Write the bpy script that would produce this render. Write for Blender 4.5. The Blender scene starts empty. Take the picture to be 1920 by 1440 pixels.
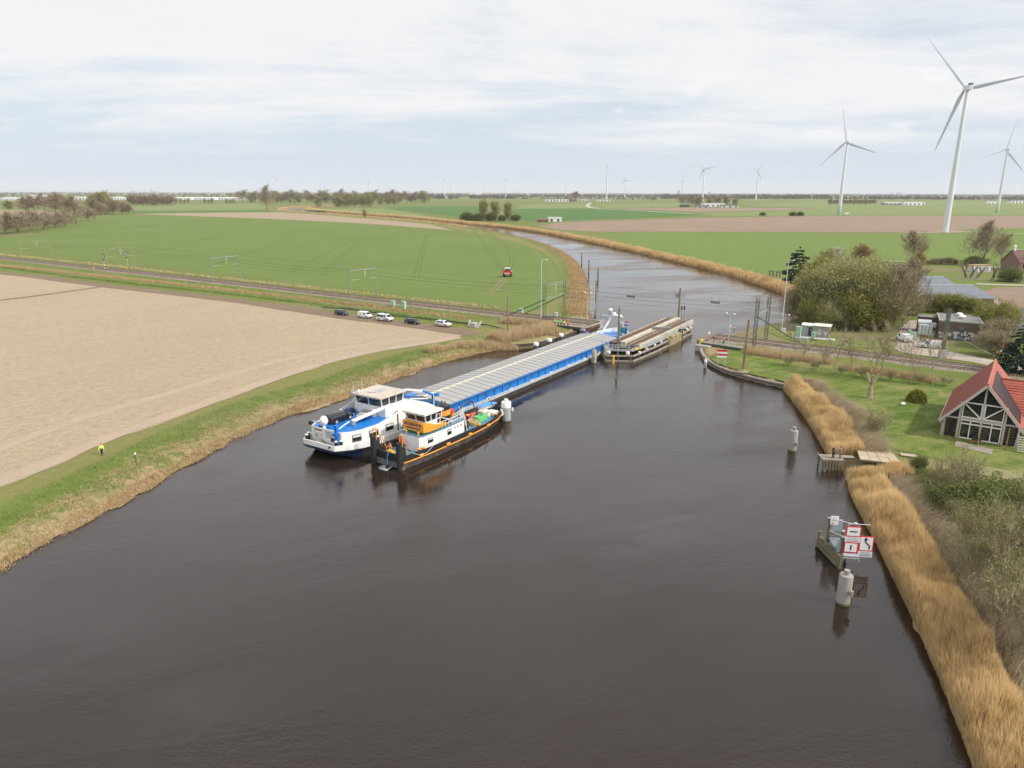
import bpy, math, random
import numpy as np
from mathutils import Vector, Matrix
R = math.radians
scene = bpy.context.scene
COL = scene.collection
random.seed(7)
rng = np.random.default_rng(7)

# ------------------------------------------------------------------ camera
F, H = 1333.0, 37.0                      # focal length in photo pixels (1920 wide), drone height above the water
TH, ROLL = math.atan(359 / F), R(0.13)
CAM = Matrix.Rotation(R(90) - TH, 3, 'X') @ Matrix.Rotation(ROLL, 3, 'Z')
cam_d = bpy.data.cameras.new('camera')
cam_d.sensor_width, cam_d.lens = 36.0, F / 1920 * 36
cam_d.clip_start, cam_d.clip_end = 0.5, 90000
cam = bpy.data.objects.new('camera', cam_d)
COL.objects.link(cam)
cam.matrix_world = Matrix.Translation((0, 0, H)) @ CAM.to_4x4()
scene.camera = cam

# ------------------------------------------------------------------ sun, sky, exposure
SUN_EL, SUN_AZ = R(43), R(112)            # azimuth clockwise from +Y (the view direction)
sd = bpy.data.lights.new('sun', 'SUN')
sd.energy, sd.angle, sd.color = 2.85, R(1.3), (1.0, 0.95, 0.87)
sun = bpy.data.objects.new('sun', sd)
COL.objects.link(sun)
sdir = Vector((math.sin(SUN_AZ) * math.cos(SUN_EL), math.cos(SUN_AZ) * math.cos(SUN_EL), math.sin(SUN_EL)))
sun.rotation_euler = sdir.to_track_quat('Z', 'Y').to_euler()
sun.location = (0, 0, 300)

world = bpy.data.worlds.new('World')
scene.world = world
world.use_nodes = True


def build_world():
    nt = world.node_tree
    nt.nodes.clear()
    N, L = nt.nodes.new, nt.links.new
    out = N('ShaderNodeOutputWorld'); bg = N('ShaderNodeBackground'); bg.inputs['Strength'].default_value = 0.1
    sky = N('ShaderNodeTexSky'); sky.sky_type = 'NISHITA'; sky.sun_disc = False
    sky.sun_elevation, sky.sun_rotation = SUN_EL, SUN_AZ
    sky.air_density, sky.dust_density, sky.ozone_density = 1.0, 1.5, 1.0
    tc = N('ShaderNodeTexCoord'); sep = N('ShaderNodeSeparateXYZ'); L(tc.outputs['Generated'], sep.inputs[0])

    def math_(op, a, b=None, clamp=False):
        m = N('ShaderNodeMath'); m.operation = op; m.use_clamp = clamp
        for i, q in enumerate((a, b)):
            if q is None: continue
            if isinstance(q, (int, float)): m.inputs[i].default_value = q
            else: L(q, m.inputs[i])
        return m.outputs[0]

    def ramp(val, a, b):
        m = N('ShaderNodeMapRange'); m.interpolation_type = 'SMOOTHSTEP'
        m.inputs['From Min'].default_value, m.inputs['From Max'].default_value = a, b
        L(val, m.inputs['Value']); return m.outputs['Result']

    def mix(f, a, b):
        m = N('ShaderNodeMix'); m.data_type = 'RGBA'
        if isinstance(f, (int, float)): m.inputs['Factor'].default_value = f
        else: L(f, m.inputs['Factor'])
        for k, q in ((6, a), (7, b)):
            if isinstance(q, tuple): m.inputs[k].default_value = (*q, 1)
            else: L(q, m.inputs[k])
        return m.outputs[2]

    def noise(vec, scale, det=6, rough=.6, dist=0.0):
        n = N('ShaderNodeTexNoise'); n.inputs['Scale'].default_value = scale
        n.inputs['Detail'].default_value, n.inputs['Roughness'].default_value = det, rough
        n.inputs['Distortion'].default_value = dist
        L(vec, n.inputs['Vector']); return n.outputs['Fac']
    z = sep.outputs['Z']
    zc = math_('MAXIMUM', z, 0.0)
    den = math_('ADD', zc, 0.10)
    comb = N('ShaderNodeCombineXYZ')
    L(math_('DIVIDE', sep.outputs['X'], den), comb.inputs[0]); L(math_('DIVIDE', sep.outputs['Y'], den), comb.inputs[1])
    plane = comb.outputs[0]
    # pale clear sky, milky towards the horizon
    milk = ramp(zc, 0.55, -0.05)
    base = mix(math_('MULTIPLY', milk, 0.93), sky.outputs['Color'], (5.4, 6.05, 7.0))
    # high veil of thin cloud, broken into streaks
    st = N('ShaderNodeMapping'); st.inputs['Scale'].default_value = (0.5, 0.8, 1); st.inputs['Rotation'].default_value = (0, 0, R(-14))
    L(plane, st.inputs['Vector'])
    n1 = noise(st.outputs[0], 0.75, 7, .62, .4)
    n2 = noise(st.outputs[0], 3.2, 6, .6, .2)
    veil = math_('ADD', math_('MULTIPLY', n1, 0.82), math_('MULTIPLY', n2, 0.18))
    hi = ramp(zc, 0.02, 0.20)
    cover = ramp(math_('ADD', veil, math_('MULTIPLY', hi, 0.22)), 0.47, 0.70)
    cover = math_('MULTIPLY', cover, ramp(zc, 0.01, 0.09))
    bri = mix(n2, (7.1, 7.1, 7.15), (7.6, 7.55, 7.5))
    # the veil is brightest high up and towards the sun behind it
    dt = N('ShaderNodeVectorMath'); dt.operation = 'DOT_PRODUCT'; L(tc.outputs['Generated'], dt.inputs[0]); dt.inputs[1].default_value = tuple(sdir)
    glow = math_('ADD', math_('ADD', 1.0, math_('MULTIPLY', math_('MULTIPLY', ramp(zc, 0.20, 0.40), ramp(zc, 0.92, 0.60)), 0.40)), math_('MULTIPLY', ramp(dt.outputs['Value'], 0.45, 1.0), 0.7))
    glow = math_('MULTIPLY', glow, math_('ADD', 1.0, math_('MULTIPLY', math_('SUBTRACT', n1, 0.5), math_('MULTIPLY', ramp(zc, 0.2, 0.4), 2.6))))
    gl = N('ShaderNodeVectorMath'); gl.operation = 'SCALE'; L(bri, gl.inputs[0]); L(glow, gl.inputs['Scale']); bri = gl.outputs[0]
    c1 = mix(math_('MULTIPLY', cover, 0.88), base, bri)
    # a few small fair-weather puffs low over the horizon
    mp = N('ShaderNodeMapping'); mp.inputs['Scale'].default_value = (9, 9, 34); mp.inputs['Location'].default_value = (3.1, 1.7, 4.4)
    L(tc.outputs['Generated'], mp.inputs['Vector'])
    n3 = noise(mp.outputs[0], 1.0, 5, .55, .1)
    band = math_('MULTIPLY', ramp(zc, 0.05, 0.09), ramp(zc, 0.165, 0.115))
    side = ramp(sep.outputs['X'], -0.02, 0.2)
    puff = math_('MULTIPLY', math_('MULTIPLY', ramp(n3, 0.55, 0.64), band), side)
    c2 = mix(math_('MULTIPLY', puff, 0.8), c1, (7.6, 7.6, 7.6))
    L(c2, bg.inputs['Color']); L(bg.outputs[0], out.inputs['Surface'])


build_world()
vs = scene.view_settings
scene.display_settings.display_device = 'sRGB'
vs.view_transform, vs.look, vs.exposure, vs.gamma = 'Standard', 'None', 0.36, 1.0
scene.cycles.max_bounces = 6
scene.cycles.volume_bounces = 0
scene.cycles.transparent_max_bounces = 8


def at(px, py, z=0.0):
    """place on the plane at height z seen at photo pixel (px, py)"""
    d = CAM @ Vector(((px - 960) / F, -(py - 720) / F, -1.0))
    t = (z - H) / d.z
    return (d.x * t, d.y * t)


# ------------------------------------------------------------------ materials
MATS = {}


def M(name, col, rough=.75, var=.18, scale=2.0, metal=0.0, bump=0.0, bscale=None, spec=.4, alpha=None, stretch=None, dirt=None, dscale=1.2):
    """painted / rough surface with uneven colour and optional worn patches"""
    if name in MATS: return MATS[name]
    m = bpy.data.materials.new(name); MATS[name] = m; m.use_nodes = True
    nt = m.node_tree; N, L = nt.nodes.new, nt.links.new
    b = nt.nodes['Principled BSDF']
    b.inputs['Roughness'].default_value, b.inputs['Metallic'].default_value = rough, metal
    b.inputs['Specular IOR Level'].default_value = spec
    tc = N('ShaderNodeTexCoord'); vec = tc.outputs['Object']
    if stretch:
        mp = N('ShaderNodeMapping'); mp.inputs['Scale'].default_value = stretch; L(vec, mp.inputs['Vector']); vec = mp.outputs[0]
    n = N('ShaderNodeTexNoise'); n.inputs['Scale'].default_value = scale; n.inputs['Detail'].default_value = 5; L(vec, n.inputs['Vector'])
    r = N('ShaderNodeMapRange'); r.inputs['From Min'].default_value, r.inputs['From Max'].default_value = .3, .7
    r.inputs['To Min'].default_value, r.inputs['To Max'].default_value = 1 - var, 1 + var; L(n.outputs['Fac'], r.inputs['Value'])
    mx = N('ShaderNodeVectorMath'); mx.operation = 'SCALE'; mx.inputs[0].default_value = col; L(r.outputs[0], mx.inputs['Scale'])
    c = mx.outputs[0]
    if dirt:
        n2 = N('ShaderNodeTexNoise'); n2.inputs['Scale'].default_value = dscale; n2.inputs['Detail'].default_value = 7; n2.inputs['Roughness'].default_value = .68; L(vec, n2.inputs['Vector'])
        r2 = N('ShaderNodeMapRange'); r2.inputs['From Min'].default_value, r2.inputs['From Max'].default_value = .5, .68; L(n2.outputs['Fac'], r2.inputs['Value'])
        m2 = N('ShaderNodeMix'); m2.data_type = 'RGBA'; L(r2.outputs[0], m2.inputs['Factor']); L(c, m2.inputs[6]); m2.inputs[7].default_value = (*dirt, 1); c = m2.outputs[2]
    L(c, b.inputs['Base Color'])
    if bump:
        n3 = N('ShaderNodeTexNoise'); n3.inputs['Scale'].default_value = bscale or scale * 4; n3.inputs['Detail'].default_value = 4; L(vec, n3.inputs['Vector'])
        bp = N('ShaderNodeBump'); bp.inputs['Strength'].default_value = .8; bp.inputs['Distance'].default_value = bump; L(n3.outputs['Fac'], bp.inputs['Height']); L(bp.outputs[0], b.inputs['Normal'])
    return m


def leafmat(name, c0, c1, rough=.75, trans=0.0):
    """many-bladed vegetation: colour varies from blade to blade (mesh attribute rnd)"""
    if name in MATS: return MATS[name]
    m = bpy.data.materials.new(name); MATS[name] = m; m.use_nodes = True
    nt = m.node_tree; N, L = nt.nodes.new, nt.links.new
    b = nt.nodes['Principled BSDF']; b.inputs['Roughness'].default_value = rough; b.inputs['Specular IOR Level'].default_value = .2
    a = N('ShaderNodeAttribute'); a.attribute_name = 'rnd'
    mx = N('ShaderNodeMix'); mx.data_type = 'RGBA'; L(a.outputs['Fac'], mx.inputs['Factor'])
    mx.inputs[6].default_value, mx.inputs[7].default_value = (*c0, 1), (*c1, 1)
    L(mx.outputs[2], b.inputs['Base Color'])
    if trans:
        t = N('ShaderNodeBsdfTranslucent'); L(mx.outputs[2], t.inputs['Color'])
        ms = N('ShaderNodeMixShader'); ms.inputs[0].default_value = trans
        L(b.outputs[0], ms.inputs[1]); L(t.outputs[0], ms.inputs[2]); L(ms.outputs[0], nt.nodes['Material Output'].inputs['Surface'])
    return m


WHITE = M('white_paint', (.74, .74, .72), .45, .06, 1.5, dirt=(.60, .585, .55), dscale=.5)
CREAM = M('cream_paint', (.60, .57, .49), .55, .08, 1.5, dirt=(.5, .46, .38))
BLACK = M('black_paint', (.018, .018, .02), .5, .3, 2)
RUBBER = M('rubber', (.02, .02, .021), .85, .2, 4)
BLUE = M('blue_paint', (.008, .165, .50), .4, .10, .9, dirt=(.02, .12, .36), dscale=.7)
NAVY = M('navy_paint', (.008, .024, .085), .45, .15, 1)
ORANGE = M('orange_paint', (.72, .31, .04), .5, .1, 1.5, dirt=(.62, .25, .04))
YELLOW = M('yellow_paint', (.75, .45, .04), .5, .1, 2)
RED = M('red_paint', (.55, .03, .03), .5, .12, 2)
STEEL = M('grey_steel', (.33, .35, .37), .5, .12, 2, dirt=(.2, .2, .2))
GALV = M('galvanised_steel', (.48, .50, .52), .45, .1, 3)
DSTEEL = M('dark_steel', (.07, .07, .075), .55, .2, 3)
GLASS = M('dark_glass', (.015, .02, .024), .06, .1, 1, spec=.8)
CONC = M('concrete', (.42, .40, .37), .85, .12, 1.2, dirt=(.28, .26, .22), bump=.01)
TIMBER = M('weathered_timber', (.27, .235, .19), .85, .22, 2.5, stretch=(1, 1, 1), dirt=(.15, .13, .10), bump=.01)
OLDWOOD = M('mossy_timber', (.16, .14, .085), .9, .3, 2.5, dirt=(.09, .09, .045), bump=.015)
BROWNPOST = M('brown_timber', (.23, .155, .095), .85, .22, 1.5, stretch=(1, 1, .2))
RUST = M('rusty_steel', (.22, .115, .07), .85, .3, 3, dirt=(.09, .045, .03))
PALEGREEN = M('pale_green_paint', (.33, .50, .38), .6, .08, 2)
LATTICE = M('lattice_green_steel', (.085, .105, .085), .6, .18, 3)
SKIN = M('skin', (.55, .33, .24), .6, .08, 8)
HIVIS = M('yellow_safety_cloth', (.62, .85, .06), .7, .06, 6)
HIGREEN = M('green_safety_cloth', (.12, .70, .18), .7, .06, 6)
HIORANGE = M('orange_safety_cloth', (.90, .17, .05), .7, .06, 6)
DARKCLOTH = M('navy_cloth', (.022, .026, .04), .85, .2, 6)
GREYCLOTH = M('grey_cloth', (.16, .165, .18), .85, .2, 6)


# ------------------------------------------------------------------ mesh collector
class MB:
    def __init__(s): s.v, s.f = [], []

    def add(s, vs, fs):
        o = len(s.v); s.v += [tuple(map(float, q)) for q in vs]; s.f += [tuple(i + o for i in f) for f in fs]; return s

    def box(s, c, d, rz=0.0, ry=0.0, taper=1.0):
        hx, hy, hz = d[0] / 2, d[1] / 2, d[2] / 2
        m = Matrix.Rotation(rz, 3, 'Z') @ Matrix.Rotation(ry, 3, 'Y')
        vs = []
        for z in (-1, 1):
            k = taper if z > 0 else 1.0
            for x, y in ((-1, -1), (1, -1), (1, 1), (-1, 1)):
                vs.append(m @ Vector((x * hx * k, y * hy * k, z * hz)) + Vector(c))
        return s.add(vs, [(3, 2, 1, 0), (4, 5, 6, 7), (0, 1, 5, 4), (1, 2, 6, 5), (2, 3, 7, 6), (3, 0, 4, 7)])

    def rbox(s, c, d, r, rz=0.0):
        """box with chamfered vertical corners and top edges"""
        hx, hy = d[0] / 2, d[1] / 2; m = Matrix.Rotation(rz, 3, 'Z'); rings = []
        for z, i in ((-d[2] / 2, 0), (d[2] / 2 - r, 0), (d[2] / 2, r)):
            x, y = hx - i, hy - i
            rings.append([m @ Vector(q) + Vector(c) for q in ((x - r, -y, z), (x, -y + r, z), (x, y - r, z), (x - r, y, z), (-x + r, y, z), (-x, y - r, z), (-x, -y + r, z), (-x + r, -y, z))])
        return s.loft(rings)

    def beam(s, p0, p1, w, h=None):
        p0, p1 = Vector(p0), Vector(p1); h = h or w; d = (p1 - p0)
        if d.length < 1e-6: return s
        d.normalize(); up = Vector((0, 0, 1)) if abs(d.z) < .98 else Vector((1, 0, 0))
        x = d.cross(up).normalized() * (w / 2); y = x.cross(d).normalized() * (h / 2)
        vs = [p + a * x + b * y for p in (p0, p1) for a, b in ((-1, -1), (1, -1), (1, 1), (-1, 1))]
        return s.add(vs, [(0, 1, 2, 3), (7, 6, 5, 4), (1, 0, 4, 5), (2, 1, 5, 6), (3, 2, 6, 7), (0, 3, 7, 4)])

    def cyl(s, p0, p1, r0, r1=None, n=10, cap=True):
        p0, p1 = Vector(p0), Vector(p1); r1 = r0 if r1 is None else r1; d = (p1 - p0)
        if d.length < 1e-7: return s
        d.normalize(); up = Vector((0, 0, 1)) if abs(d.z) < .95 else Vector((1, 0, 0))
        x = d.cross(up).normalized(); y = d.cross(x)
        vs = [p + (x * math.cos(2 * math.pi * i / n) + y * math.sin(2 * math.pi * i / n)) * r for p, r in ((p0, r0), (p1, r1)) for i in range(n)]
        fs = [(i, i + n, (i + 1) % n + n, (i + 1) % n) for i in range(n)]
        if cap: fs += [tuple(range(n)), tuple(range(2 * n - 1, n - 1, -1))]
        return s.add(vs, fs)

    def tube(s, pts, r, n=6):
        for a, b in zip(pts, pts[1:]): s.cyl(a, b, r, r, n)
        return s

    def prism(s, poly, z0, z1):
        n = len(poly); vs = [(x, y, z0) for x, y in poly] + [(x, y, z1) for x, y in poly]
        return s.add(vs, [(i, (i + 1) % n, (i + 1) % n + n, i + n) for i in range(n)] + [tuple(range(n - 1, -1, -1)), tuple(range(n, 2 * n))])

    def loft(s, rings, cap=True, closed=True):
        n = len(rings[0]); vs = [q for r in rings for q in r]; fs = []
        for k in range(len(rings) - 1):
            for i in range(n if closed else n - 1):
                fs.append((k * n + i, k * n + (i + 1) % n, (k + 1) * n + (i + 1) % n, (k + 1) * n + i))
        if cap and closed: fs += [tuple(range(n - 1, -1, -1)), tuple((len(rings) - 1) * n + i for i in range(n))]
        return s.add(vs, fs)

    def ball(s, c, r, n=10, m=6):
        if isinstance(r, (int, float)): r = (r, r, r)
        rings = [[(c[0] + r[0] * math.sin(t) * math.cos(a), c[1] + r[1] * math.sin(t) * math.sin(a), c[2] + r[2] * math.cos(t))
                  for a in [2 * math.pi * i / n for i in range(n)]] for t in [math.pi * (k + .02) / (m + .04) for k in range(m + 1)]]
        return s.loft(rings)

    def lathe(s, c, prof, n=14):
        rings = [[(c[0] + r * math.cos(2 * math.pi * i / n), c[1] + r * math.sin(2 * math.pi * i / n), c[2] + z) for i in range(n)] for r, z in prof]
        return s.loft(rings)

    def build(s, name, mat, parent=None, smooth=False, loc=None, kind=None):
        me = bpy.data.meshes.new(name); me.from_pydata(s.v, [], s.f); me.update()
        me.materials.append(mat)
        if smooth:
            me.polygons.foreach_set('use_smooth', [True] * len(me.polygons)); me.set_sharp_from_angle(angle=R(40))
        return link(name, me, parent, loc, kind)


def link(name, me, parent=None, loc=None, kind=None):
    o = bpy.data.objects.new(name, me); COL.objects.link(o)
    if parent is not None: o.parent = parent
    if loc is not None: o.location = loc
    if kind: o['kind'] = kind
    return o


def npmesh(name, V, quads=None, tris=None, mat=None, rnd=None, smooth=False):
    """fast mesh from numpy arrays"""
    me = bpy.data.meshes.new(name)
    me.vertices.add(len(V)); me.vertices.foreach_set('co', np.ascontiguousarray(V, np.float32).ravel())
    lp, st, tot, k = [], [], [], 0
    for A, c in ((quads, 4), (tris, 3)):
        if A is not None and len(A):
            A = np.asarray(A, np.int32); lp.append(A.ravel()); st.append(k + np.arange(len(A)) * c); tot.append(np.full(len(A), c)); k += A.size
    lp, st = np.concatenate(lp).astype(np.int32), np.concatenate(st).astype(np.int32)
    me.loops.add(len(lp)); me.loops.foreach_set('vertex_index', lp)
    me.polygons.add(len(st)); me.polygons.foreach_set('loop_start', st)
    if smooth: me.polygons.foreach_set('use_smooth', np.ones(len(st), bool))
    me.update(calc_edges=True); me.validate()
    if rnd is not None:
        at_ = me.attributes.new('rnd', 'FLOAT', 'POINT'); at_.data.foreach_set('value', np.ascontiguousarray(rnd, np.float32))
    if mat: me.materials.append(mat)
    return me


def tag(o, label, cat, group=None, kind=None):
    o['label'] = label; o['category'] = cat
    if group: o['group'] = group
    if kind: o['kind'] = kind
    return o


def thing(name, label, cat, loc=(0, 0, 0), rz=0.0, group=None):
    o = bpy.data.objects.new(name, None); o.empty_display_size = .5; COL.objects.link(o)
    o.location = loc; o.rotation_euler = (0, 0, rz)
    return tag(o, label, cat, group)


def dup(root, loc=None, rz=None, label=None, sc=None):
    r = root.copy(); COL.objects.link(r)
    if loc is not None: r.location = loc
    if rz is not None: r.rotation_euler = (0, 0, rz)
    if sc is not None: r.scale = sc if not isinstance(sc, (int, float)) else (sc,) * 3
    if label: r['label'] = label
    for ch in root.children:
        c = ch.copy(); COL.objects.link(c); c.parent = r
        for g in ch.children:
            d = g.copy(); COL.objects.link(d); d.parent = c
    return r


ORD = ['first', 'second', 'third', 'fourth', 'fifth', 'sixth', 'seventh', 'eighth', 'ninth', 'tenth', 'eleventh', 'twelfth', 'thirteenth',
       'fourteenth', 'fifteenth', 'sixteenth', 'seventeenth', 'eighteenth', 'nineteenth', 'twentieth', 'twenty-first', 'twenty-second',
       'twenty-third', 'twenty-fourth', 'twenty-fifth', 'twenty-sixth', 'twenty-seventh', 'twenty-eighth', 'twenty-ninth', 'thirtieth']


# ------------------------------------------------------------------ terrain with the river cut into it
def smooth_line(P, it=2, closed=False):
    P = [Vector(p) for p in P]
    for _ in range(it):
        Q = [] if closed else [P[0]]
        for a, b in zip(P, P[1:] + ([P[0]] if closed else [])): Q += [a * .75 + b * .25, a * .25 + b * .75]
        P = Q if closed else Q + [P[-1]]
    return [tuple(p) for p in P]


RIGHT_PX = [(1905, 1600), (1848, 1440), (1792, 1300), (1747, 1200), (1702, 1110), (1657, 1020), (1622, 960), (1600, 915), (1577, 880), (1550, 838), (1525, 795), (1495, 755), (1474, 729)]
QUAY_PX = [(1474, 729), (1440, 722), (1400, 712), (1360, 700), (1335, 688), (1317, 672), (1313, 656), (1322, 645)]
RIGHT2_PX = [(1345, 636), (1375, 628), (1400, 619), (1430, 611), (1470, 606), (1493, 592), (1500, 574), (1480, 556), (1440, 541), (1390, 524), (1350, 512), (1300, 500), (1250, 488), (1200, 476), (1150, 465), (1100, 454), (1050, 444), (1000, 434.5), (940, 427), (900, 423), (860, 419), (800, 412.5), (740, 407), (700, 404), (660, 401), (620, 398), (590, 395), (570, 392)]
FAR_PX = [(576, 389.8), (640, 388.8), (705, 388.2), (705, 386.3), (640, 386.2), (580, 387.2), (545, 389.3), (527, 392), (523, 394.6)]
LEFT2_PX = [(545, 397), (580, 400), (640, 404), (700, 408.5), (780, 415.5), (840, 422), (880, 428), (930, 436), (985, 447), (1020, 457), (1050, 469), (1080, 488), (1095, 510), (1103, 535), (1108, 560), (1104, 583), (1110, 599)]
LEFT1_PX = [(1118, 606), (1090, 622), (1050, 640), (1000, 651), (960, 654), (930, 656), (900, 662), (850, 675), (800, 691), (750, 707), (700, 728), (650, 746), (600, 761), (560, 772), (500, 797), (430, 830), (390, 852), (340, 882), (290, 909), (240, 937), (180, 967), (120, 1002), (60, 1038), (0, 1074), (-150, 1172), (-500, 1400)]
W2 = lambda L, z=0.0: [at(a, b, z) for a, b in L]
right1, quay, right2, far_, left2, left1 = (W2(L) for L in (RIGHT_PX, QUAY_PX, RIGHT2_PX, FAR_PX, LEFT2_PX, LEFT1_PX))
WATER_POLY = [(30, -80)] + smooth_line(right1) + quay[1:] + smooth_line(right2) + smooth_line(far_) + smooth_line(left2) + smooth_line(left1) + [(-150, -80)]
WP = np.array(WATER_POLY)

RAIL_L = [at(-700, 405, 2.0), at(-250, 455, 2.0), at(0, 484, 2.0), at(400, 527, 2.0), at(700, 562, 2.0), at(960, 591, 2.0), at(1112, 606.5, 2.0)]
RAIL_R = [at(1338, 633, 2.0), at(1500, 652, 2.0), at(1700, 676, 2.0), at(1830, 693, 2.0), at(2050, 722, 2.0)]


def vnoise(X, Y, s, seed=0):
    """cheap value noise, -1..1"""
    x, y = X / s, Y / s
    xi, yi = np.floor(x).astype(np.int64), np.floor(y).astype(np.int64); fx, fy = x - xi, y - yi
    fx, fy = fx * fx * (3 - 2 * fx), fy * fy * (3 - 2 * fy)
    h = lambda a, b: ((np.sin(a * 127.1 + b * 311.7 + seed * 74.7) * 43758.5453) % 1.0)
    return 2 * ((h(xi, yi) * (1 - fx) + h(xi + 1, yi) * fx) * (1 - fy) + (h(xi, yi + 1) * (1 - fx) + h(xi + 1, yi + 1) * fx) * fy) - 1


def seg_dist(X, Y, P, inside=False, closed=False):
    P = np.asarray(P); A, B = (P, np.roll(P, -1, 0)) if closed else (P[:-1], P[1:])
    D = np.full(X.shape, 1e18); I = np.zeros(X.shape, bool)
    for (ax, ay), (bx, by) in zip(A, B):
        dx, dy = bx - ax, by - ay; l2 = dx * dx + dy * dy + 1e-12
        t = np.clip(((X - ax) * dx + (Y - ay) * dy) / l2, 0, 1)
        D = np.minimum(D, (X - ax - t * dx) ** 2 + (Y - ay - t * dy) ** 2)
        if inside:
            c = (ay > Y) != (by > Y)
            I ^= c & (X < ax + (Y - ay) / (by - ay + 1e-18) * dx)
    D = np.sqrt(D)
    return np.where(I, -D, D) if inside else D


def ground(X, Y):
    """terrain height and distance from the water's edge"""
    X, Y = np.asarray(X, float), np.asarray(Y, float)
    d = np.full(X.shape, 400.0); m = (np.abs(X) < 900) & (Y < 2200) & (Y > -90)
    d[m] = seg_dist(X[m], Y[m], WP, True, True)
    dq = seg_dist(X, Y, quay)
    nz = np.where((dq < 6) | (np.abs(d) > 30), 0, 1.0)
    dn = d + nz * (.55 * vnoise(X, Y, 1.9, 1) + .95 * vnoise(X, Y, 5.0, 2))
    slope = np.where(dq < 5, 1.6, .34)
    z = np.where(dn < 0, np.maximum(dn * .5, -1.8), np.minimum(dn * slope, 1.2))
    for P in (RAIL_L, RAIL_R):
        dr = seg_dist(X, Y, P)
        e = np.where(d > 1.0, np.clip(2.0 - (dr - 4.2) * .36, -5, 2.0), -9)
        z = np.maximum(z, e)
    z = z + np.where(d > 4, .02 * vnoise(X, Y, 7, 3), 0)
    return z, d


def gz(x, y): return float(ground(np.array([x]), np.array([y]))[0][0])


def build_terrain():
    nA, nR = 720, 760
    az = np.radians(np.linspace(-64, 64, nA)); r = 62 * (60000 / 62) ** (np.linspace(0, 1, nR) ** 1.12)
    Rr, A = np.meshgrid(r, az, indexing='ij')
    X, Y = Rr * np.sin(A), Rr * np.cos(A) - 45
    Z = np.empty(X.shape); D = np.empty(X.shape)
    for k in range(0, nR, 40):
        Z[k:k + 40], D[k:k + 40] = ground(X[k:k + 40], Y[k:k + 40])
    idx = np.arange(nA * nR).reshape(nR, nA)
    q = np.stack([idx[:-1, :-1], idx[:-1, 1:], idx[1:, 1:], idx[1:, :-1]], -1).reshape(-1, 4)
    me = npmesh('ground', np.stack([X, Y, Z], -1).reshape(-1, 3), q[:, ::-1], None, ground_mat(), smooth=True)
    a = me.attributes.new('bank', 'FLOAT', 'POINT'); a.data.foreach_set('value', D.ravel().astype(np.float32))
    o = link('ground', me); tag(o, 'grassy polder ground with tan reed stubble along the river banks', 'ground', kind='structure')


def nodes_mat(name):
    m = bpy.data.materials.new(name); MATS[name] = m; m.use_nodes = True; nt = m.node_tree
    N, L = nt.nodes.new, nt.links.new; b = nt.nodes['Principled BSDF']; b.inputs['Specular IOR Level'].default_value = .15; b.inputs['Roughness'].default_value = .9
    geo = N('ShaderNodeNewGeometry'); pos = geo.outputs['Position']

    def noise(scale, det=5, rough=.6, vec=None, stretch=None, rot=0.0):
        v = vec or pos
        if stretch or rot:
            mp = N('ShaderNodeMapping'); mp.vector_type = 'POINT'; mp.inputs['Scale'].default_value = stretch or (1, 1, 1)
            pre = N('ShaderNodeVectorRotate'); pre.rotation_type = 'Z_AXIS'; pre.inputs['Angle'].default_value = -rot
            L(v, pre.inputs['Vector']); L(pre.outputs[0], mp.inputs['Vector']); v = mp.outputs[0]
        n = N('ShaderNodeTexNoise'); n.inputs['Scale'].default_value = scale; n.inputs['Detail'].default_value = det; n.inputs['Roughness'].default_value = rough
        L(v, n.inputs['Vector']); return n.outputs['Fac']

    def rmp(v, a, b_, lo=0.0, hi=1.0):
        r_ = N('ShaderNodeMapRange'); r_.inputs['From Min'].default_value, r_.inputs['From Max'].default_value = a, b_
        r_.inputs['To Min'].default_value, r_.inputs['To Max'].default_value = lo, hi; L(v, r_.inputs['Value']); return r_.outputs[0]

    def mix(f, a, b_):
        x = N('ShaderNodeMix'); x.data_type = 'RGBA'
        if isinstance(f, (int, float)): x.inputs['Factor'].default_value = f
        else: L(f, x.inputs['Factor'])
        for k, q in ((6, a), (7, b_)):
            if isinstance(q, tuple): x.inputs[k].default_value = (*q, 1)
            else: L(q, x.inputs[k])
        return x.outputs[2]

    def mth(op, a, b_):
        x = N('ShaderNodeMath'); x.operation = op
        for i, q in enumerate((a, b_)):
            if isinstance(q, (int, float)): x.inputs[i].default_value = q
            else: L(q, x.inputs[i])
        return x.outputs[0]

    def bump(h, dist, prev=None, strength=1.0):
        x = N('ShaderNodeBump'); x.inputs['Distance'].default_value = dist; x.inputs['Strength'].default_value = strength; L(h, x.inputs['Height'])
        if prev: L(prev, x.inputs['Normal'])
        return x.outputs[0]
    return m, nt, N, L, b, pos, noise, rmp, mix, mth, bump


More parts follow.
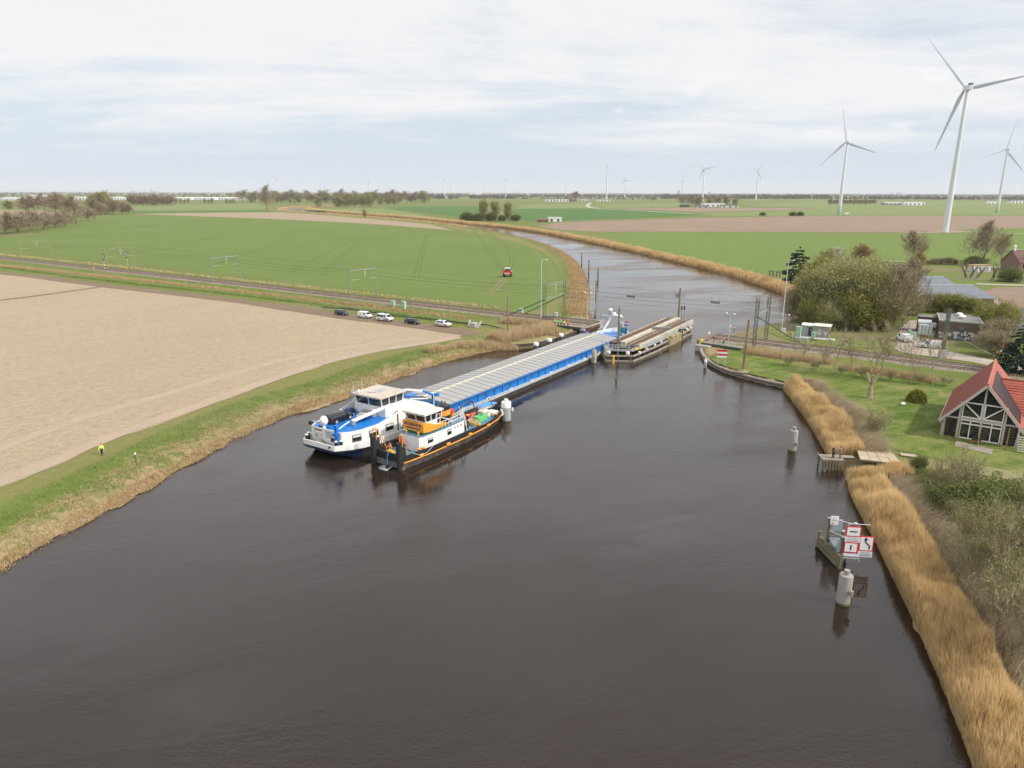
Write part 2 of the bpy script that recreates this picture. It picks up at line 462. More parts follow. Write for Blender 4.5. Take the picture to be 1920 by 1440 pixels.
def ground_mat():
    m, nt, N, L, b, pos, noise, rmp, mix, mth, bump = nodes_mat('polder_grass')
    a = N('ShaderNodeAttribute'); a.attribute_name = 'bank'; d = a.outputs['Fac']
    nb, nm, nf, nx = noise(.018, 4), noise(.22, 5, .65), noise(2.2, 4, .7), noise(.9, 5, .7)
    green = mix(rmp(nm, .35, .65), (.145, .180, .038), (.092, .140, .024))
    green = mix(rmp(nb, .4, .7), green, (.125, .140, .042))
    green = mix(rmp(nf, .45, .8), green, (.15, .165, .055))
    tan = mix(rmp(nf, .3, .7), (.20, .145, .075), (.36, .275, .160))
    tan = mix(rmp(nx, .55, .72), tan, (.11, .085, .045))
    k = mth('ADD', d, rmp(nm, .3, .7, -3.2, 3.2)); k = mth('ADD', k, rmp(nx, .3, .7, -3.4, 3.4))
    c = mix(rmp(k, 1.5, 6.0), tan, green)
    c = mix(mth('MULTIPLY', rmp(d, 10.0, 12.5), rmp(d, 30.0, 22.0)), c, mix(rmp(nx, .35, .65), (.205, .18, .07), (.145, .155, .045)))
    # dry verge strips run far out over the polder
    far = noise(.004, 3, .5, stretch=(1, 4, 1))
    c = mix(rmp(far, .54, .6, 0, .65), c, (.19, .165, .085))
    L(c, b.inputs['Base Color'])
    L(bump(nf, .10, bump(nx, .22)), b.inputs['Normal'])
    return m


def crop_mat(name, c0, c1, rot, fine=(.10, .16, .035), row=.25, patch=None, pk=.7):
    m, nt, N, L, b, pos, noise, rmp, mix, mth, bump = nodes_mat(name)
    c = mix(rmp(noise(.012, 4), .35, .68), c0, c1)
    c = mix(rmp(noise(.5, 4, .7, stretch=(.08, 1, 1), rot=rot), .42, .7, 0, row), c, fine)
    if patch: c = mix(rmp(noise(.22, 6, .72), .46, .62, 0, pk), c, patch)
    c = mix(rmp(noise(1.6, 4, .75), .5, .8, 0, .4), c, tuple(v * 1.25 for v in c0))
    L(c, b.inputs['Base Color']); L(bump(noise(2.5, 3), .08), b.inputs['Normal'])
    return m


def soil_mat(name, c0, c1, dark, rot, clod=1.0, rows=.35):
    m, nt, N, L, b, pos, noise, rmp, mix, mth, bump = nodes_mat(name)
    fine, mid = noise(2.4 * clod, 5, .72), noise(.55 * clod, 5, .7, stretch=(.75, 1, 1), rot=rot)
    c = mix(rmp(noise(.02, 4), .35, .68), c0, c1)
    c = mix(rmp(noise(.30, 3, .6, stretch=(.03, 1, 1), rot=rot), .45, .65, 0, rows), c, tuple(v * .82 for v in c0))
    spots = rmp(mth('ADD', mth('MULTIPLY', fine, .6), mth('MULTIPLY', mid, .4)), .48, .60, 0, .7)
    c = mix(spots, c, dark)
    L(c, b.inputs['Base Color']); L(bump(fine, .16 / clod, bump(mid, .22)), b.inputs['Normal'])
    return m


def track_mat(name, c0, c1, grass=None):
    m, nt, N, L, b, pos, noise, rmp, mix, mth, bump = nodes_mat(name)
    c = mix(rmp(noise(.35, 5, .7), .35, .65), c0, c1)
    c = mix(rmp(noise(3, 4, .7), .5, .75, 0, .5), c, tuple(v * .75 for v in c1))
    if grass: c = mix(rmp(noise(.6, 5, .7), .52, .62, 0, .8), c, grass)
    L(c, b.inputs['Base Color']); L(bump(noise(1.8, 4), .06), b.inputs['Normal'])
    return m


def sheet(name, px, mat, z=1.27, it=1, label=None, jag=.5, world=None):
    z -= .035
    P = world or [at(a, b, z) for a, b in px]
    if it: P = smooth_line(P, it, True)
    Q = []
    for a, b in zip(P, P[1:] + P[:1]):
        n = max(1, min(24, int(math.dist(a, b) / 3.5)))
        for i in range(n):
            t = i / n; Q.append((a[0] + (b[0] - a[0]) * t + random.uniform(-jag, jag), a[1] + (b[1] - a[1]) * t + random.uniform(-jag, jag), z))
    mb = MB(); mb.add(Q, [tuple(range(len(Q)))])
    o = mb.build(name, mat, kind='structure')
    if o.data.polygons[0].normal.z < 0: o.data.flip_normals()
    if label: tag(o, label, name.replace('_', ' '), kind='structure')
    return o


def ribbon(name, P, w, mat, z, label=None, wob=.12):
    z -= .035
    P = [Vector(p) for p in smooth_line(P, 2)]; A, B_ = [], []
    for i, p in enumerate(P):
        t = (P[min(i + 1, len(P) - 1)] - P[max(i - 1, 0)]).normalized(); nn = Vector((-t.y, t.x))
        k = w / 2 * (1 + random.uniform(-wob, wob)); A.append((*(p + nn * k), z)); B_.append((*(p - nn * k), z))
    n = len(P); mb = MB(); mb.add(A + B_, [(i + n, i + 1 + n, i + 1, i) for i in range(n - 1)])
    o = mb.build(name, mat, kind='structure')
    if label: tag(o, label, name.replace('_', ' '), kind='structure')
    return o


build_terrain()


def water_mat():
    m, nt, N, L, b, pos, noise, rmp, mix, mth, bump = nodes_mat('river_water')
    b.inputs['Roughness'].default_value = .015; b.inputs['IOR'].default_value = 1.42; b.inputs['Specular IOR Level'].default_value = .5
    c = mix(rmp(noise(.03, 4), .3, .7), (.0165, .0105, .0078), (.0240, .0162, .0128)); L(c, b.inputs['Base Color'])
    # wind patches: some areas ruffled, some calm
    patch = rmp(noise(.035, 4, .6, stretch=(.5, 1.2, 1), rot=R(25)), .42, .68, .06, 2.8)
    w1 = mth('MULTIPLY', noise(.85, 4, .55, stretch=(.75, 1.5, 1), rot=R(12)), patch)
    w2 = mth('MULTIPLY', noise(3.1, 3, .6, stretch=(.8, 1.4, 1), rot=R(-20)), patch)
    L(bump(w2, .024, bump(w1, .030, bump(noise(.11, 2, .5, stretch=(.6, 1.0, 1), rot=R(-15)), .07))), b.inputs['Normal'])
    return m


mb = MB(); mb.add([(-1200, -120, 0), (1200, -120, 0), (1200, 2600, 0), (-1200, 2600, 0)], [(0, 1, 2, 3)])
tag(mb.build('river', water_mat()), 'dark brown river curving away to the horizon', 'river', kind='structure')

# fields and tracks
SOIL = soil_mat('pale_ploughed_soil', (.39, .308, .215), (.355, .282, .195), (.215, .162, .115), R(57), 1.6)
SOIL2 = soil_mat('brown_ploughed_soil', (.275, .205, .150), (.24, .175, .130), (.17, .125, .09), R(-4), .35, .5)
SOIL3 = soil_mat('tan_ploughed_soil', (.33, .26, .175), (.30, .235, .16), (.22, .17, .115), R(-20), .5)
WHEAT = crop_mat('winter_wheat', (.106, .155, .034), (.128, .174, .044), R(60), (.086, .132, .030), .25, (.128, .158, .046), .45)
WHEAT2 = crop_mat('bright_wheat', (.128, .180, .040), (.115, .166, .036), R(0), (.100, .152, .032), .4, (.138, .172, .046), .4)
MEADOW = crop_mat('pale_meadow', (.165, .205, .070), (.135, .185, .058), R(0), (.19, .195, .085), .5)
DARKCROP = crop_mat('dark_green_crop', (.060, .130, .032), (.078, .142, .036), R(-10), (.085, .15, .04))
LAWN = crop_mat('lawn_grass', (.090, .145, .020), (.175, .185, .055), R(30), (.045, .085, .012), .9, (.215, .205, .075), .75)
MUD = track_mat('brown_earth_track', (.165, .115, .080), (.20, .145, .10))
DUST = track_mat('pale_dust_track', (.38, .30, .225), (.34, .265, .195))
GRAVEL = track_mat('pale_gravel', (.38, .325, .275), (.33, .275, .23), None)
LANE = track_mat('pale_lane', (.42, .39, .34), (.36, .33, .28))
WHEEL = track_mat('dark_wheel_rut', (.080, .122, .028), (.092, .132, .032))
RUT = track_mat('muddy_wheel_rut', (.25, .165, .12), (.20, .15, .09), (.10, .15, .035))

sheet('ploughed_field', [(-700, 520), (-300, 505), (0, 511), (187, 537), (367, 557), (500, 574), (620, 593), (700, 603), (770, 611.5), (845, 624), (875, 630), (805, 645), (692, 662), (580, 692), (420, 751), (333, 782), (193, 833), (90, 880), (0, 915), (-200, 992), (-700, 1200)], SOIL, 1.27, label='pale ploughed field between the railway and the near river bank')
sheet('wheat_field', [(-600, 470), (-250, 437), (0, 447), (100, 437), (170, 419), (184, 405), (300, 403.3), (520, 412), (700, 421), (850, 434), (940, 448), (995, 462), (1035, 482), (1054, 510), (1052, 545), (1035, 568), (1005, 586), (930, 575), (700, 547), (420, 513), (200, 487), (0, 464), (-400, 425)][2:], WHEAT, 1.27, label='large green wheat field inside the river bend')
sheet('stubble_field', [(246, 402.5), (300, 400.2), (400, 398.6), (520, 398), (590, 402), (700, 411), (800, 420), (835, 428), (850, 432), (700, 420), (520, 411), (300, 402.8)], SOIL3, 1.28, it=0, label='narrow tan stubble strip beyond the wheat field')
sheet('green_strip_field', [(245, 396), (500, 394.5), (520, 397), (400, 398), (250, 399.6)], DARKCROP, 1.29, it=0, label='dark green crop strip left of the far river bend')
sheet('meadow', [(245, 385), (480, 381.5), (505, 389), (490, 393.5), (245, 395)], MEADOW, 1.29, it=0, label='pale green meadow left of the far tree belt')
sheet('bare_field', [(-400, 398), (-100, 393), (75, 394), (110, 399), (90, 408), (0, 416), (-300, 430)], SOIL3, 1.3, it=0, label='bare tan field behind the trees at the left edge')
sheet('wheat_field', [(1120, 435), (1400, 435.5), (1770, 438), (1920, 437), (2500, 436), (2600, 520), (2200, 505), (1920, 478), (1800, 488), (1640, 500), (1560, 520), (1500, 527), (1440, 515), (1360, 500), (1300, 489), (1220, 469), (1160, 452)], WHEAT2, 1.27, it=0, label='bright green wheat field right of the river below the tall turbine')
sheet('ploughed_field', [(1010, 424), (1050, 417), (1180, 412.5), (1350, 407.5), (1500, 405.5), (1920, 404.5), (2500, 404), (2500, 434), (1920, 434), (1770, 436.5), (1400, 434.5), (1110, 434.5), (1050, 431)], SOIL2, 1.3, it=0, label='brown ploughed field in front of the tall turbine')
sheet('wheat_field', [(965, 392), (1130, 391), (1200, 393), (1330, 402), (1260, 406), (1160, 410), (1050, 414), (985, 414), (958, 405)], DARKCROP, 1.32, it=0, label='dark green field around the small white shed')
sheet('meadow', [(980, 384), (1100, 381), (1115, 386), (1130, 390.5), (965, 391.5)], MEADOW, 1.34, it=0, label='pale meadow left of the winding farm lane')
sheet('ploughed_field', [(1135, 391), (1290, 389), (1550, 391), (1480, 394.5), (1300, 397), (1210, 393.5)], SOIL2, 1.36, it=0, label='thin brown strip in front of the far farm')
sheet('meadow', [(1110, 383), (1290, 381), (1270, 388), (1135, 390)], MEADOW, 1.36, it=0, label='pale meadow right of the winding farm lane')
sheet('wheat_field', [(1385, 384), (1560, 376.5), (1920, 379), (2400, 380), (2500, 403), (1920, 403.2), (1500, 404.3), (1350, 406), (1300, 399), (1480, 396), (1560, 392)], MEADOW, 1.34, it=0, label='wide green pasture behind the turbines on the right')
sheet('wheat_field', [(1790, 430.5), (1920, 428), (2200, 427), (2200, 440), (1920, 438.3), (1830, 435)], WHEAT2, 1.38, it=0, label='small green corner field right of the tall turbine')
sheet('wheat_field', [(720, 387.5), (900, 387), (900, 412), (820, 402), (740, 393)], DARKCROP, 1.33, it=0, label='green field left of the slender trees')
sheet('meadow', [(560, 393.3), (620, 391.3), (720, 391.5), (760, 398), (850, 414), (800, 410), (700, 402), (620, 396.3)], MEADOW, 1.31, it=0, label='reedy meadow inside the far river bend')
sheet('lawn', [(1345, 656), (1332, 672), (1350, 683), (1400, 700), (1470, 715), (1520, 728), (1580, 765), (1640, 822), (1690, 846), (1760, 862), (1920, 905), (2100, 930), (2200, 800), (1940, 745), (1800, 722), (1640, 700), (1500, 686), (1420, 668)], LAWN, 1.285, label='mown bright green lawn around the red roofed house')
sheet('lawn', [(1430, 618), (1500, 615), (1560, 628), (1640, 640), (1680, 650), (1665, 665), (1560, 650), (1470, 638)], LAWN, 1.3, label='rough lawn around the trackside hut', it=1)
sheet('gravel_yard', [(1672, 652), (1700, 600), (1730, 602), (1722, 640), (1738, 652), (1800, 664), (1920, 690), (1920, 696), (1790, 674), (1700, 664)], GRAVEL, 1.32, it=1, label='pale gravel yard in front of the brick substation')
sheet('garden_soil', [(1835, 548), (1870, 538), (2100, 540), (2150, 580), (1930, 590), (1862, 563)], SOIL2, 1.3, it=0, label='dark tilled vegetable plot beyond the barn')
sheet('asphalt_yard', [(1878, 600), (1900, 578), (2000, 580), (2050, 620), (1900, 625)], M('asphalt', (.085, .088, .095), .9, .15, .5), 1.31, it=1, label='grey asphalt yard behind the dark conifer')
sheet('gravel_yard', [(1852, 562), (1880, 565), (1905, 585), (1880, 598), (1850, 590)], GRAVEL, 1.325, it=1, label='pink gravel forecourt at the end of the barn')
sheet('terrace', [(1792, 826), (1862, 842), (1860, 852), (1790, 836)], TIMBER, 1.33, it=0, label='timber terrace in front of the glazed gable', jag=.02)
sheet('garden_path', [(1740, 872), (1800, 862), (1920, 887), (2050, 910), (2050, 935), (1920, 905), (1830, 888)], track_mat('dry_turf', (.25, .22, .13), (.20, .19, .09), (.12, .16, .04)), 1.31, label='dry trodden strip along the garden')
ribbon('lane', W2([(1640, 489), (1690, 489.5), (1760, 493), (1850, 500), (1960, 506)], 1.3), 3.5, LANE, 1.33, 'pale lane in front of the far farmhouse')
ribbon('lane', W2([(1830, 532), (1880, 534), (2000, 536)], 1.3), 4, LANE, 1.33, 'pale lane past the vegetable plot')
ribbon('lane', W2([(1740, 655), (1800, 665), (1860, 678), (1930, 690)], 1.3), 3.2, LANE, 1.345, 'concrete service lane beside the railway')
ribbon('lane', W2([(1700, 436.5), (1800, 434.5), (1860, 436), (1990, 441)], 1.3), 7, LANE, 1.40, 'pale service lane to the tall turbine')
ribbon('lane', W2([(1108, 380), (1101, 384), (1103, 389), (1130, 392), (1200, 395), (1300, 401)], 1.3), 11, LANE, 1.42, 'winding pale farm lane far beyond the river')
ribbon('earth_track', W2([(-500, 478), (0, 509), (187, 535), (367, 554), (500, 571), (620, 590), (700, 600), (770, 608.5), (895, 626)], 1.3), 7.0, MUD, 1.29, 'brown earth track with parked cars beside the field')
ribbon('earth_track', W2([(-100, 574), (60, 556), (200, 536)], 1.3), 3.2, MUD, 1.295, 'brown furrow crossing the ploughed field')
ribbon('dust_track', W2([(860, 632), (800, 643), (692, 658), (580, 686), (420, 743), (333, 774), (193, 823), (90, 869), (0, 903), (-200, 978), (-500, 1100)], 1.3), 2.8, DUST, 1.30, 'smooth pale dust track along the field edge')
ribbon('dust_track', W2([(800, 634), (700, 643), (560, 666), (420, 705), (333, 732), (167, 778), (90, 806), (0, 842), (-200, 905)], 1.3), 2.2, DUST, 1.28, 'fainter pale wheel track inside the ploughed field')
for i, L_ in enumerate([[(880, 425), (905, 450), (930, 490), (948, 512)], [(895, 426), (935, 447), (955, 470), (962, 490), (956, 505)], [(800, 440), (790, 480), (780, 520)], [(690, 442), (640, 478), (600, 520)],
                        [(560, 440), (480, 470), (390, 500)], [(420, 438), (330, 465), (220, 478)], [(300, 420), (200, 438), (80, 452)], [(233, 408), (228, 415), (190, 423), (120, 434)], [(300, 410), (290, 419), (240, 428), (150, 440)],
                        [(700, 430), (660, 450), (560, 500), (530, 520)]]):
    W_ = W2(L_, 1.3)
    for s in (-1, 1):
        ribbon('wheel_track', [(x + s * 1.0, y) for x, y in W_], .55, WHEEL, 1.29 + .004 * (i % 3), 'thin dark tractor wheel line in the wheat field')
for dx in (0, 9):
    ribbon('wheel_track', W2([(910 + dx, 553), (922 + dx, 543), (936 + dx, 530), (946 + dx, 521)], 1.3), .8, RUT, 1.31, 'muddy wheel rut behind the red machine')
ribbon('wheel_track', W2([(1000, 470), (1030, 492), (1040, 520), (1036, 550), (1015, 575)], 1.3), 2.4, track_mat('worn_headland', (.15, .165, .05), (.13, .17, .045)), 1.285, 'worn headland track along the field edge')
ribbon('wheel_track', W2([(1440, 463), (1700, 463), (2000, 464)], 1.3), 1.2, MEADOW, 1.29, 'pale straight line across the right wheat field')


# ------------------------------------------------------------------ reeds and grass (nobody could count them)
REED = leafmat('dry_reed', (.36, .25, .11), (.90, .69, .38), trans=.45)
REEDP = leafmat('pale_dry_reed', (.38, .275, .15), (.64, .50, .31), trans=.25)
TUFT = leafmat('dry_tussock', (.30, .205, .105), (.56, .41, .22), trans=.2)
GTUFT = leafmat('green_tussock', (.075, .125, .022), (.185, .225, .055))
FLATREED = leafmat('lodged_reed', (.30, .235, .15), (.58, .47, .32), trans=.2)


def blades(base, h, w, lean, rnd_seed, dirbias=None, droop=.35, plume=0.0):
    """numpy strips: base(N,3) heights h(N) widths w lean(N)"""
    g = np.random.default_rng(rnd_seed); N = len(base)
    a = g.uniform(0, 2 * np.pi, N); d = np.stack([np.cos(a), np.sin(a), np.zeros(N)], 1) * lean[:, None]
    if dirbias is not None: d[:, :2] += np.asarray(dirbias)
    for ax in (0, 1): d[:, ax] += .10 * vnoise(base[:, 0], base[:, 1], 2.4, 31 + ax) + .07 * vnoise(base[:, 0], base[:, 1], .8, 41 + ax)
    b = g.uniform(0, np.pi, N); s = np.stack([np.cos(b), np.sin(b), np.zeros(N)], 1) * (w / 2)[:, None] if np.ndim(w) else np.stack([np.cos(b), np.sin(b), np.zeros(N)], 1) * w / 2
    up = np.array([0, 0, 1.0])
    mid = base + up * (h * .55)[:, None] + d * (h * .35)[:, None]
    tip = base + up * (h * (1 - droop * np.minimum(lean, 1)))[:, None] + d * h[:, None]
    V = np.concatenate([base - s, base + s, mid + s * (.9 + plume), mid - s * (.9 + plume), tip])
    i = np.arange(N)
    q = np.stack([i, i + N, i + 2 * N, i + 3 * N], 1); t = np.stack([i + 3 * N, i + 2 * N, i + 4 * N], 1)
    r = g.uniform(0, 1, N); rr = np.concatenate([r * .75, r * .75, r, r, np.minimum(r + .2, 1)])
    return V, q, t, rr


def along(P, N, off, g):
    """N random points along a polyline with lateral offsets off=(lo,hi) to its left"""
    P = np.asarray(P); S = np.diff(P, axis=0); l = np.hypot(S[:, 0], S[:, 1]); c = np.concatenate([[0], np.cumsum(l)])
    u = g.uniform(0, c[-1], N); k = np.clip(np.searchsorted(c, u) - 1, 0, len(S) - 1); t = (u - c[k]) / l[k]
    n = np.stack([-S[:, 1], S[:, 0]], 1) / l[:, None]
    lo, hi = off; o = g.uniform(0, 1, N)
    lo_ = np.interp(u / c[-1], np.linspace(0, 1, len(lo)), lo); hi_ = np.interp(u / c[-1], np.linspace(0, 1, len(hi)), hi)
    return P[k] + S[k] * t[:, None] + n[k] * (lo_ + (hi_ - lo_) * o)[:, None], o


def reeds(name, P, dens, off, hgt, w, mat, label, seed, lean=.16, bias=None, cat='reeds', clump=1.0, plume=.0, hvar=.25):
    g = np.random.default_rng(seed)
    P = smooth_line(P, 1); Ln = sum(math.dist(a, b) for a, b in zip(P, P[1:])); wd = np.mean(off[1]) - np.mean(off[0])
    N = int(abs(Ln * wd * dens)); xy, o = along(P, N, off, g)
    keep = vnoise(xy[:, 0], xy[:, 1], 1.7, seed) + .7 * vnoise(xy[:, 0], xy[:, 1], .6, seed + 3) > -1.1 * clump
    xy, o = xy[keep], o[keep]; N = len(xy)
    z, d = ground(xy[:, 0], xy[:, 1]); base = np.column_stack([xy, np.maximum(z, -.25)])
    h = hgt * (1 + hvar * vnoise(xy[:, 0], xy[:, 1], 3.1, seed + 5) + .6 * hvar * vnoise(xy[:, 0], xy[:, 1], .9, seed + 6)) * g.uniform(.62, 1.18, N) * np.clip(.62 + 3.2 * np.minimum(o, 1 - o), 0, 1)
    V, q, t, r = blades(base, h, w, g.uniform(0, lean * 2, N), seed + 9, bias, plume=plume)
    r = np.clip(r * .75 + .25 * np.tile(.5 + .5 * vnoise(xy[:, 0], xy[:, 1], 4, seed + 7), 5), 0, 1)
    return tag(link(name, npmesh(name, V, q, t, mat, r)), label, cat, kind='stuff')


LINE = lambda L: [at(a, b, 0) for a, b in L]
RB1 = [(1905, 1600), (1848, 1440), (1792, 1300), (1747, 1200), (1702, 1110), (1657, 1020), (1622, 960), (1602, 918)]
RB2 = [(1568, 866), (1550, 838), (1525, 795), (1495, 755), (1476, 731)]
# right bank: lateral offset to the right of the walking direction (camera -> far) is negative "left"
reeds('reed_bed', LINE(RB1), 380, ([.8, .8], [-3.0, -3.4, -3.6, -3.4]), 2.35, .028, REED, 'dense band of dry golden reeds along the near right bank', 11, .13, (-.05, .03), plume=.5)
reeds('reed_bed', LINE(RB2), 330, ([.75, .75], [-3.6, -4.3, -3.0, -2.2]), 2.3, .034, REED, 'dry golden reeds between the jetty and the timber quay', 12, .14, (-.04, .03), plume=.5)
reeds('lodged_reed_bed', LINE(RB1[1:]), 120, ([-3.2, -3.6, -3.6, -3.2], [-5.2, -6.2, -6.6, -5.0]), 2.0, .03, FLATREED, 'flattened pale reeds behind the near right reed band', 13, .5, (.75, -.12))
reeds('lodged_reed_bed', LINE(RB2), 150, ([-3.2, -3.6, -3.4, -2.2], [-6.4, -7.6, -6.6, -3.4]), 2.0, .034, FLATREED, 'flattened pale reeds behind the reeds beside the jetty', 14, .5, (.7, -.25))
reeds('tussock_fringe', LINE([(1000, 651), (960, 654), (930, 656), (900, 662), (850, 675), (800, 691), (750, 707), (700, 728), (650, 746), (600, 761), (560, 772), (500, 797), (430, 830), (390, 852), (340, 882), (290, 909), (240, 937), (180, 967), (120, 1002), (60, 1038), (0, 1074), (-150, 1172)]),
      60, ([.65, .65], [-1.6, -1.6]), .42, .055, TUFT, 'dry tan tussock fringe at the waterline of the left bank', 15, .5, clump=.75)
reeds('bank_grass', LINE([(900, 662), (850, 675), (800, 691), (750, 707), (700, 728), (650, 746), (600, 761), (560, 772), (500, 797), (430, 830), (390, 852), (340, 882), (290, 909), (240, 937), (180, 967), (120, 1002), (60, 1038), (0, 1074), (-150, 1172)]),
      15, ([-1.5, -1.5], [-11.2, -11.2]), .28, .045, GTUFT, 'rough green grass tufts on the left river dyke', 16, .6, clump=.5, cat='grass')
reeds('bank_tussocks', LINE([(900, 662), (850, 675), (800, 691), (700, 728), (600, 761), (500, 797), (390, 852), (290, 909), (180, 967), (60, 1038), (-150, 1172)]),
      14, ([-1.4, -1.4], [-5.8, -6.6]), .34, .045, TUFT, 'tan grass tussocks between the dyke and the waterline', 17, .6, clump=.45, cat='grass')
reeds('reed_bed', [at(1588, 899, 0), at(1640, 896, .8), at(1700, 890, 1)], 240, ([1.3, 1.0], [-1.6, -1.2]), 1.75, .034, REED, 'golden reeds in front of the jetty and timber platform', 33, .2, (-.05, .03), plume=.5)
# far banks
reeds('reed_bed', LINE(RIGHT2_PX[5:19]), 26, ([.3, .2], [-5.0, -4.0]), 2.6, .12, REED, 'golden reed belt along the outer bend beyond the bridge', 18, .12)
reeds('reed_bed', LINE(RIGHT2_PX[18:]), 4, ([.3, .3], [-6, -10.0]), 2.8, .4, REED, 'golden reed belt along the distant outer bank', 19, .12)
reeds('reed_bed', LINE(FAR_PX[4:] + LEFT2_PX[:7]), 2.5, ([.3, .3], [-4, -3.0]), 2.2, .4, REED, 'thin tan reed edge along the distant inner bank', 20, .12)
reeds('tussock_fringe', LINE(LEFT2_PX[6:]), 12, ([.4, .4], [-4, -9.0]), .8, .12, TUFT, 'tan tussock strip along the inside of the bend beyond the railway', 21, .5, clump=.8)
# beside the railway
reeds('reed_bed', [at(925, 642, 1), at(960, 634, 1), (at(1000, 627, 1)), at(1045, 622, 1)], 60, ([2.6, 2.6], [-3.6, -4]), 2.5, .06, REEDP, 'pale reeds between the railway and the barge', 22, .14)
reeds('reed_bed', [at(800, 663, 1), at(880, 648, 1), at(970, 646, 1)], 40, ([1.5, 1], [-1.6, -2.5]), 1.7, .06, REEDP, 'pale reeds on the point where the earth track ends', 23, .3)
reeds('reed_bed', [at(940, 603, 1.5), at(1000, 607, 1.5), at(1040, 612, 1.5)], 45, ([1.0, 1.0], [-1.8, -2.2]), 2.0, .06, REEDP, 'pale reeds directly below the left railway embankment', 24, .14)
reeds('reed_bed', [at(1400, 662, 1.2), at(1470, 672, 1.2), at(1560, 682, 1.2)], 50, ([2.0, 1.5], [-1.8, -1.5]), 1.9, .055, REEDP, 'pale reeds below the right railway embankment', 25, .16)
reeds('dry_grass_verge', [at(-100, 467, 1.3), at(200, 498, 1.3), at(400, 520, 1.3), at(700, 553, 1.3), at(940, 579, 1.3)], 3.2, ([1.6, 1.6], [-1.4, -1.4]), 1.0, .16, REEDP, 'pale dry grass verge between the railway and the wheat field', 26, .3, clump=.55, cat='grass')
reeds('dry_grass_verge', [at(-100, 487, 1.3), at(200, 518, 1.3), at(420, 542, 1.3), at(700, 575, 1.3), at(880, 597, 1.3)], 11, ([2.2, 2.2], [-2.6, -2.6]), .65, .13, TUFT, 'dry grass and weeds on the near slope of the railway', 27, .4, clump=.5, cat='grass')
reeds('rough_grass', [at(0, 501, 1.3), at(200, 527, 1.3), at(420, 550, 1.3), at(700, 584, 1.3), at(900, 611, 1.3)], 8, ([2.2, 2.2], [-1.6, -1.6]), .45, .12, GTUFT, 'green ditch grass between the railway and the earth track', 28, .5, clump=.7, cat='grass')
reeds('dry_grass_verge', [at(1580, 690, 1.3), at(1680, 702, 1.3), at(1760, 716, 1.3)], 45, ([2.6, 2.6], [-2.4, -2.4]), 1.15, .05, TUFT, 'dry brown scrub grass below the right railway embankment', 29, .5, clump=.5, cat='grass')
reeds('rough_grass', [at(1690, 880, 1.3), at(1790, 990, 1.3), at(1880, 1130, 1.3), at(1960, 1290, 1.3)], 90, ([9, 9], [-1, -.8]), .75, .04, leafmat('undergrowth', (.05, .085, .018), (.24, .23, .09)), 'tangled undergrowth between the reeds and the garden', 30, .7, clump=.8, cat='undergrowth')
reeds('rough_grass', [at(1345, 664, 1.3), at(1420, 680, 1.3), at(1560, 720, 1.3), at(1680, 780, 1.3), at(1760, 880, 1.3)], 8, ([9, 9], [-9, -6]), .22, .05, leafmat('lawn_tuft', (.075, .15, .014), (.15, .20, .035)), 'uneven tufts of bright grass over the garden lawn', 31, .6, clump=.2, cat='grass')


# ------------------------------------------------------------------ trees
def grow(seed, h, trunk=.28, spread=.55, levels=3, kids=(5, 5, 4), lean=0.0, stems=1, up=.35, r0=None, ratio=.62):
    """limb segments + twig anchor points of one tree, base at the origin"""
    g = random.Random(seed); seg, tips = [], []

    def limb(p, d, ln, r, lv):
        n = 4 if lv == 0 else 3; q = Vector(p); dd = Vector(d); pts = [(q.copy(), dd.copy())]
        for i in range(n):
            dd = (dd + Vector((g.uniform(-1, 1), g.uniform(-1, 1), g.uniform(-.5, 1) * up)) * (.10 if lv == 0 else .24)).normalized()
            q2 = q + dd * ln / n; ra, rb = r * (1 - .75 * i / n), r * (1 - .75 * (i + 1) / n)
            seg.append((q, q2, ra, rb, lv)); q = q2; pts.append((q.copy(), dd.copy()))
        if lv >= levels:
            tips.extend(pts[1:]); return
        if lv >= levels - 1: tips.extend(pts[2:])
        k = kids[min(lv, len(kids) - 1)]
        for j in range(k):
            t = (trunk + (1 - trunk) * (j + g.random()) / k) if lv == 0 else (.25 + .75 * (j + g.random()) / k)
            a, b_ = pts[min(n - 1, int(t * n))], pts[min(n, int(t * n) + 1)]
            pp = a[0].lerp(b_[0], t * n - int(t * n)); ax = Vector((g.uniform(-1, 1), g.uniform(-1, 1), g.uniform(-.2, .3))).normalized()
            nd = (a[1] * (1 - spread) + ax * spread * 1.25 + Vector((0, 0, up * .5))).normalized()
            limb(pp, nd, ln * ratio * (1.15 - .45 * t) * g.uniform(.75, 1.15), r * (1 - .7 * t) * .62, lv + 1)
    for s in range(stems):
        a = g.uniform(0, 6.3); k = 0 if stems == 1 else g.uniform(.18, .55)
        limb((math.cos(a) * .12 * h * .1 * (stems > 1), math.sin(a) * .12 * h * .1 * (stems > 1), 0), Vector((math.cos(a) * k + lean, math.sin(a) * k, 1)).normalized(), h * (.72 if stems == 1 else g.uniform(.5, .72)), (r0 or h * .018), 0)
    return seg, tips


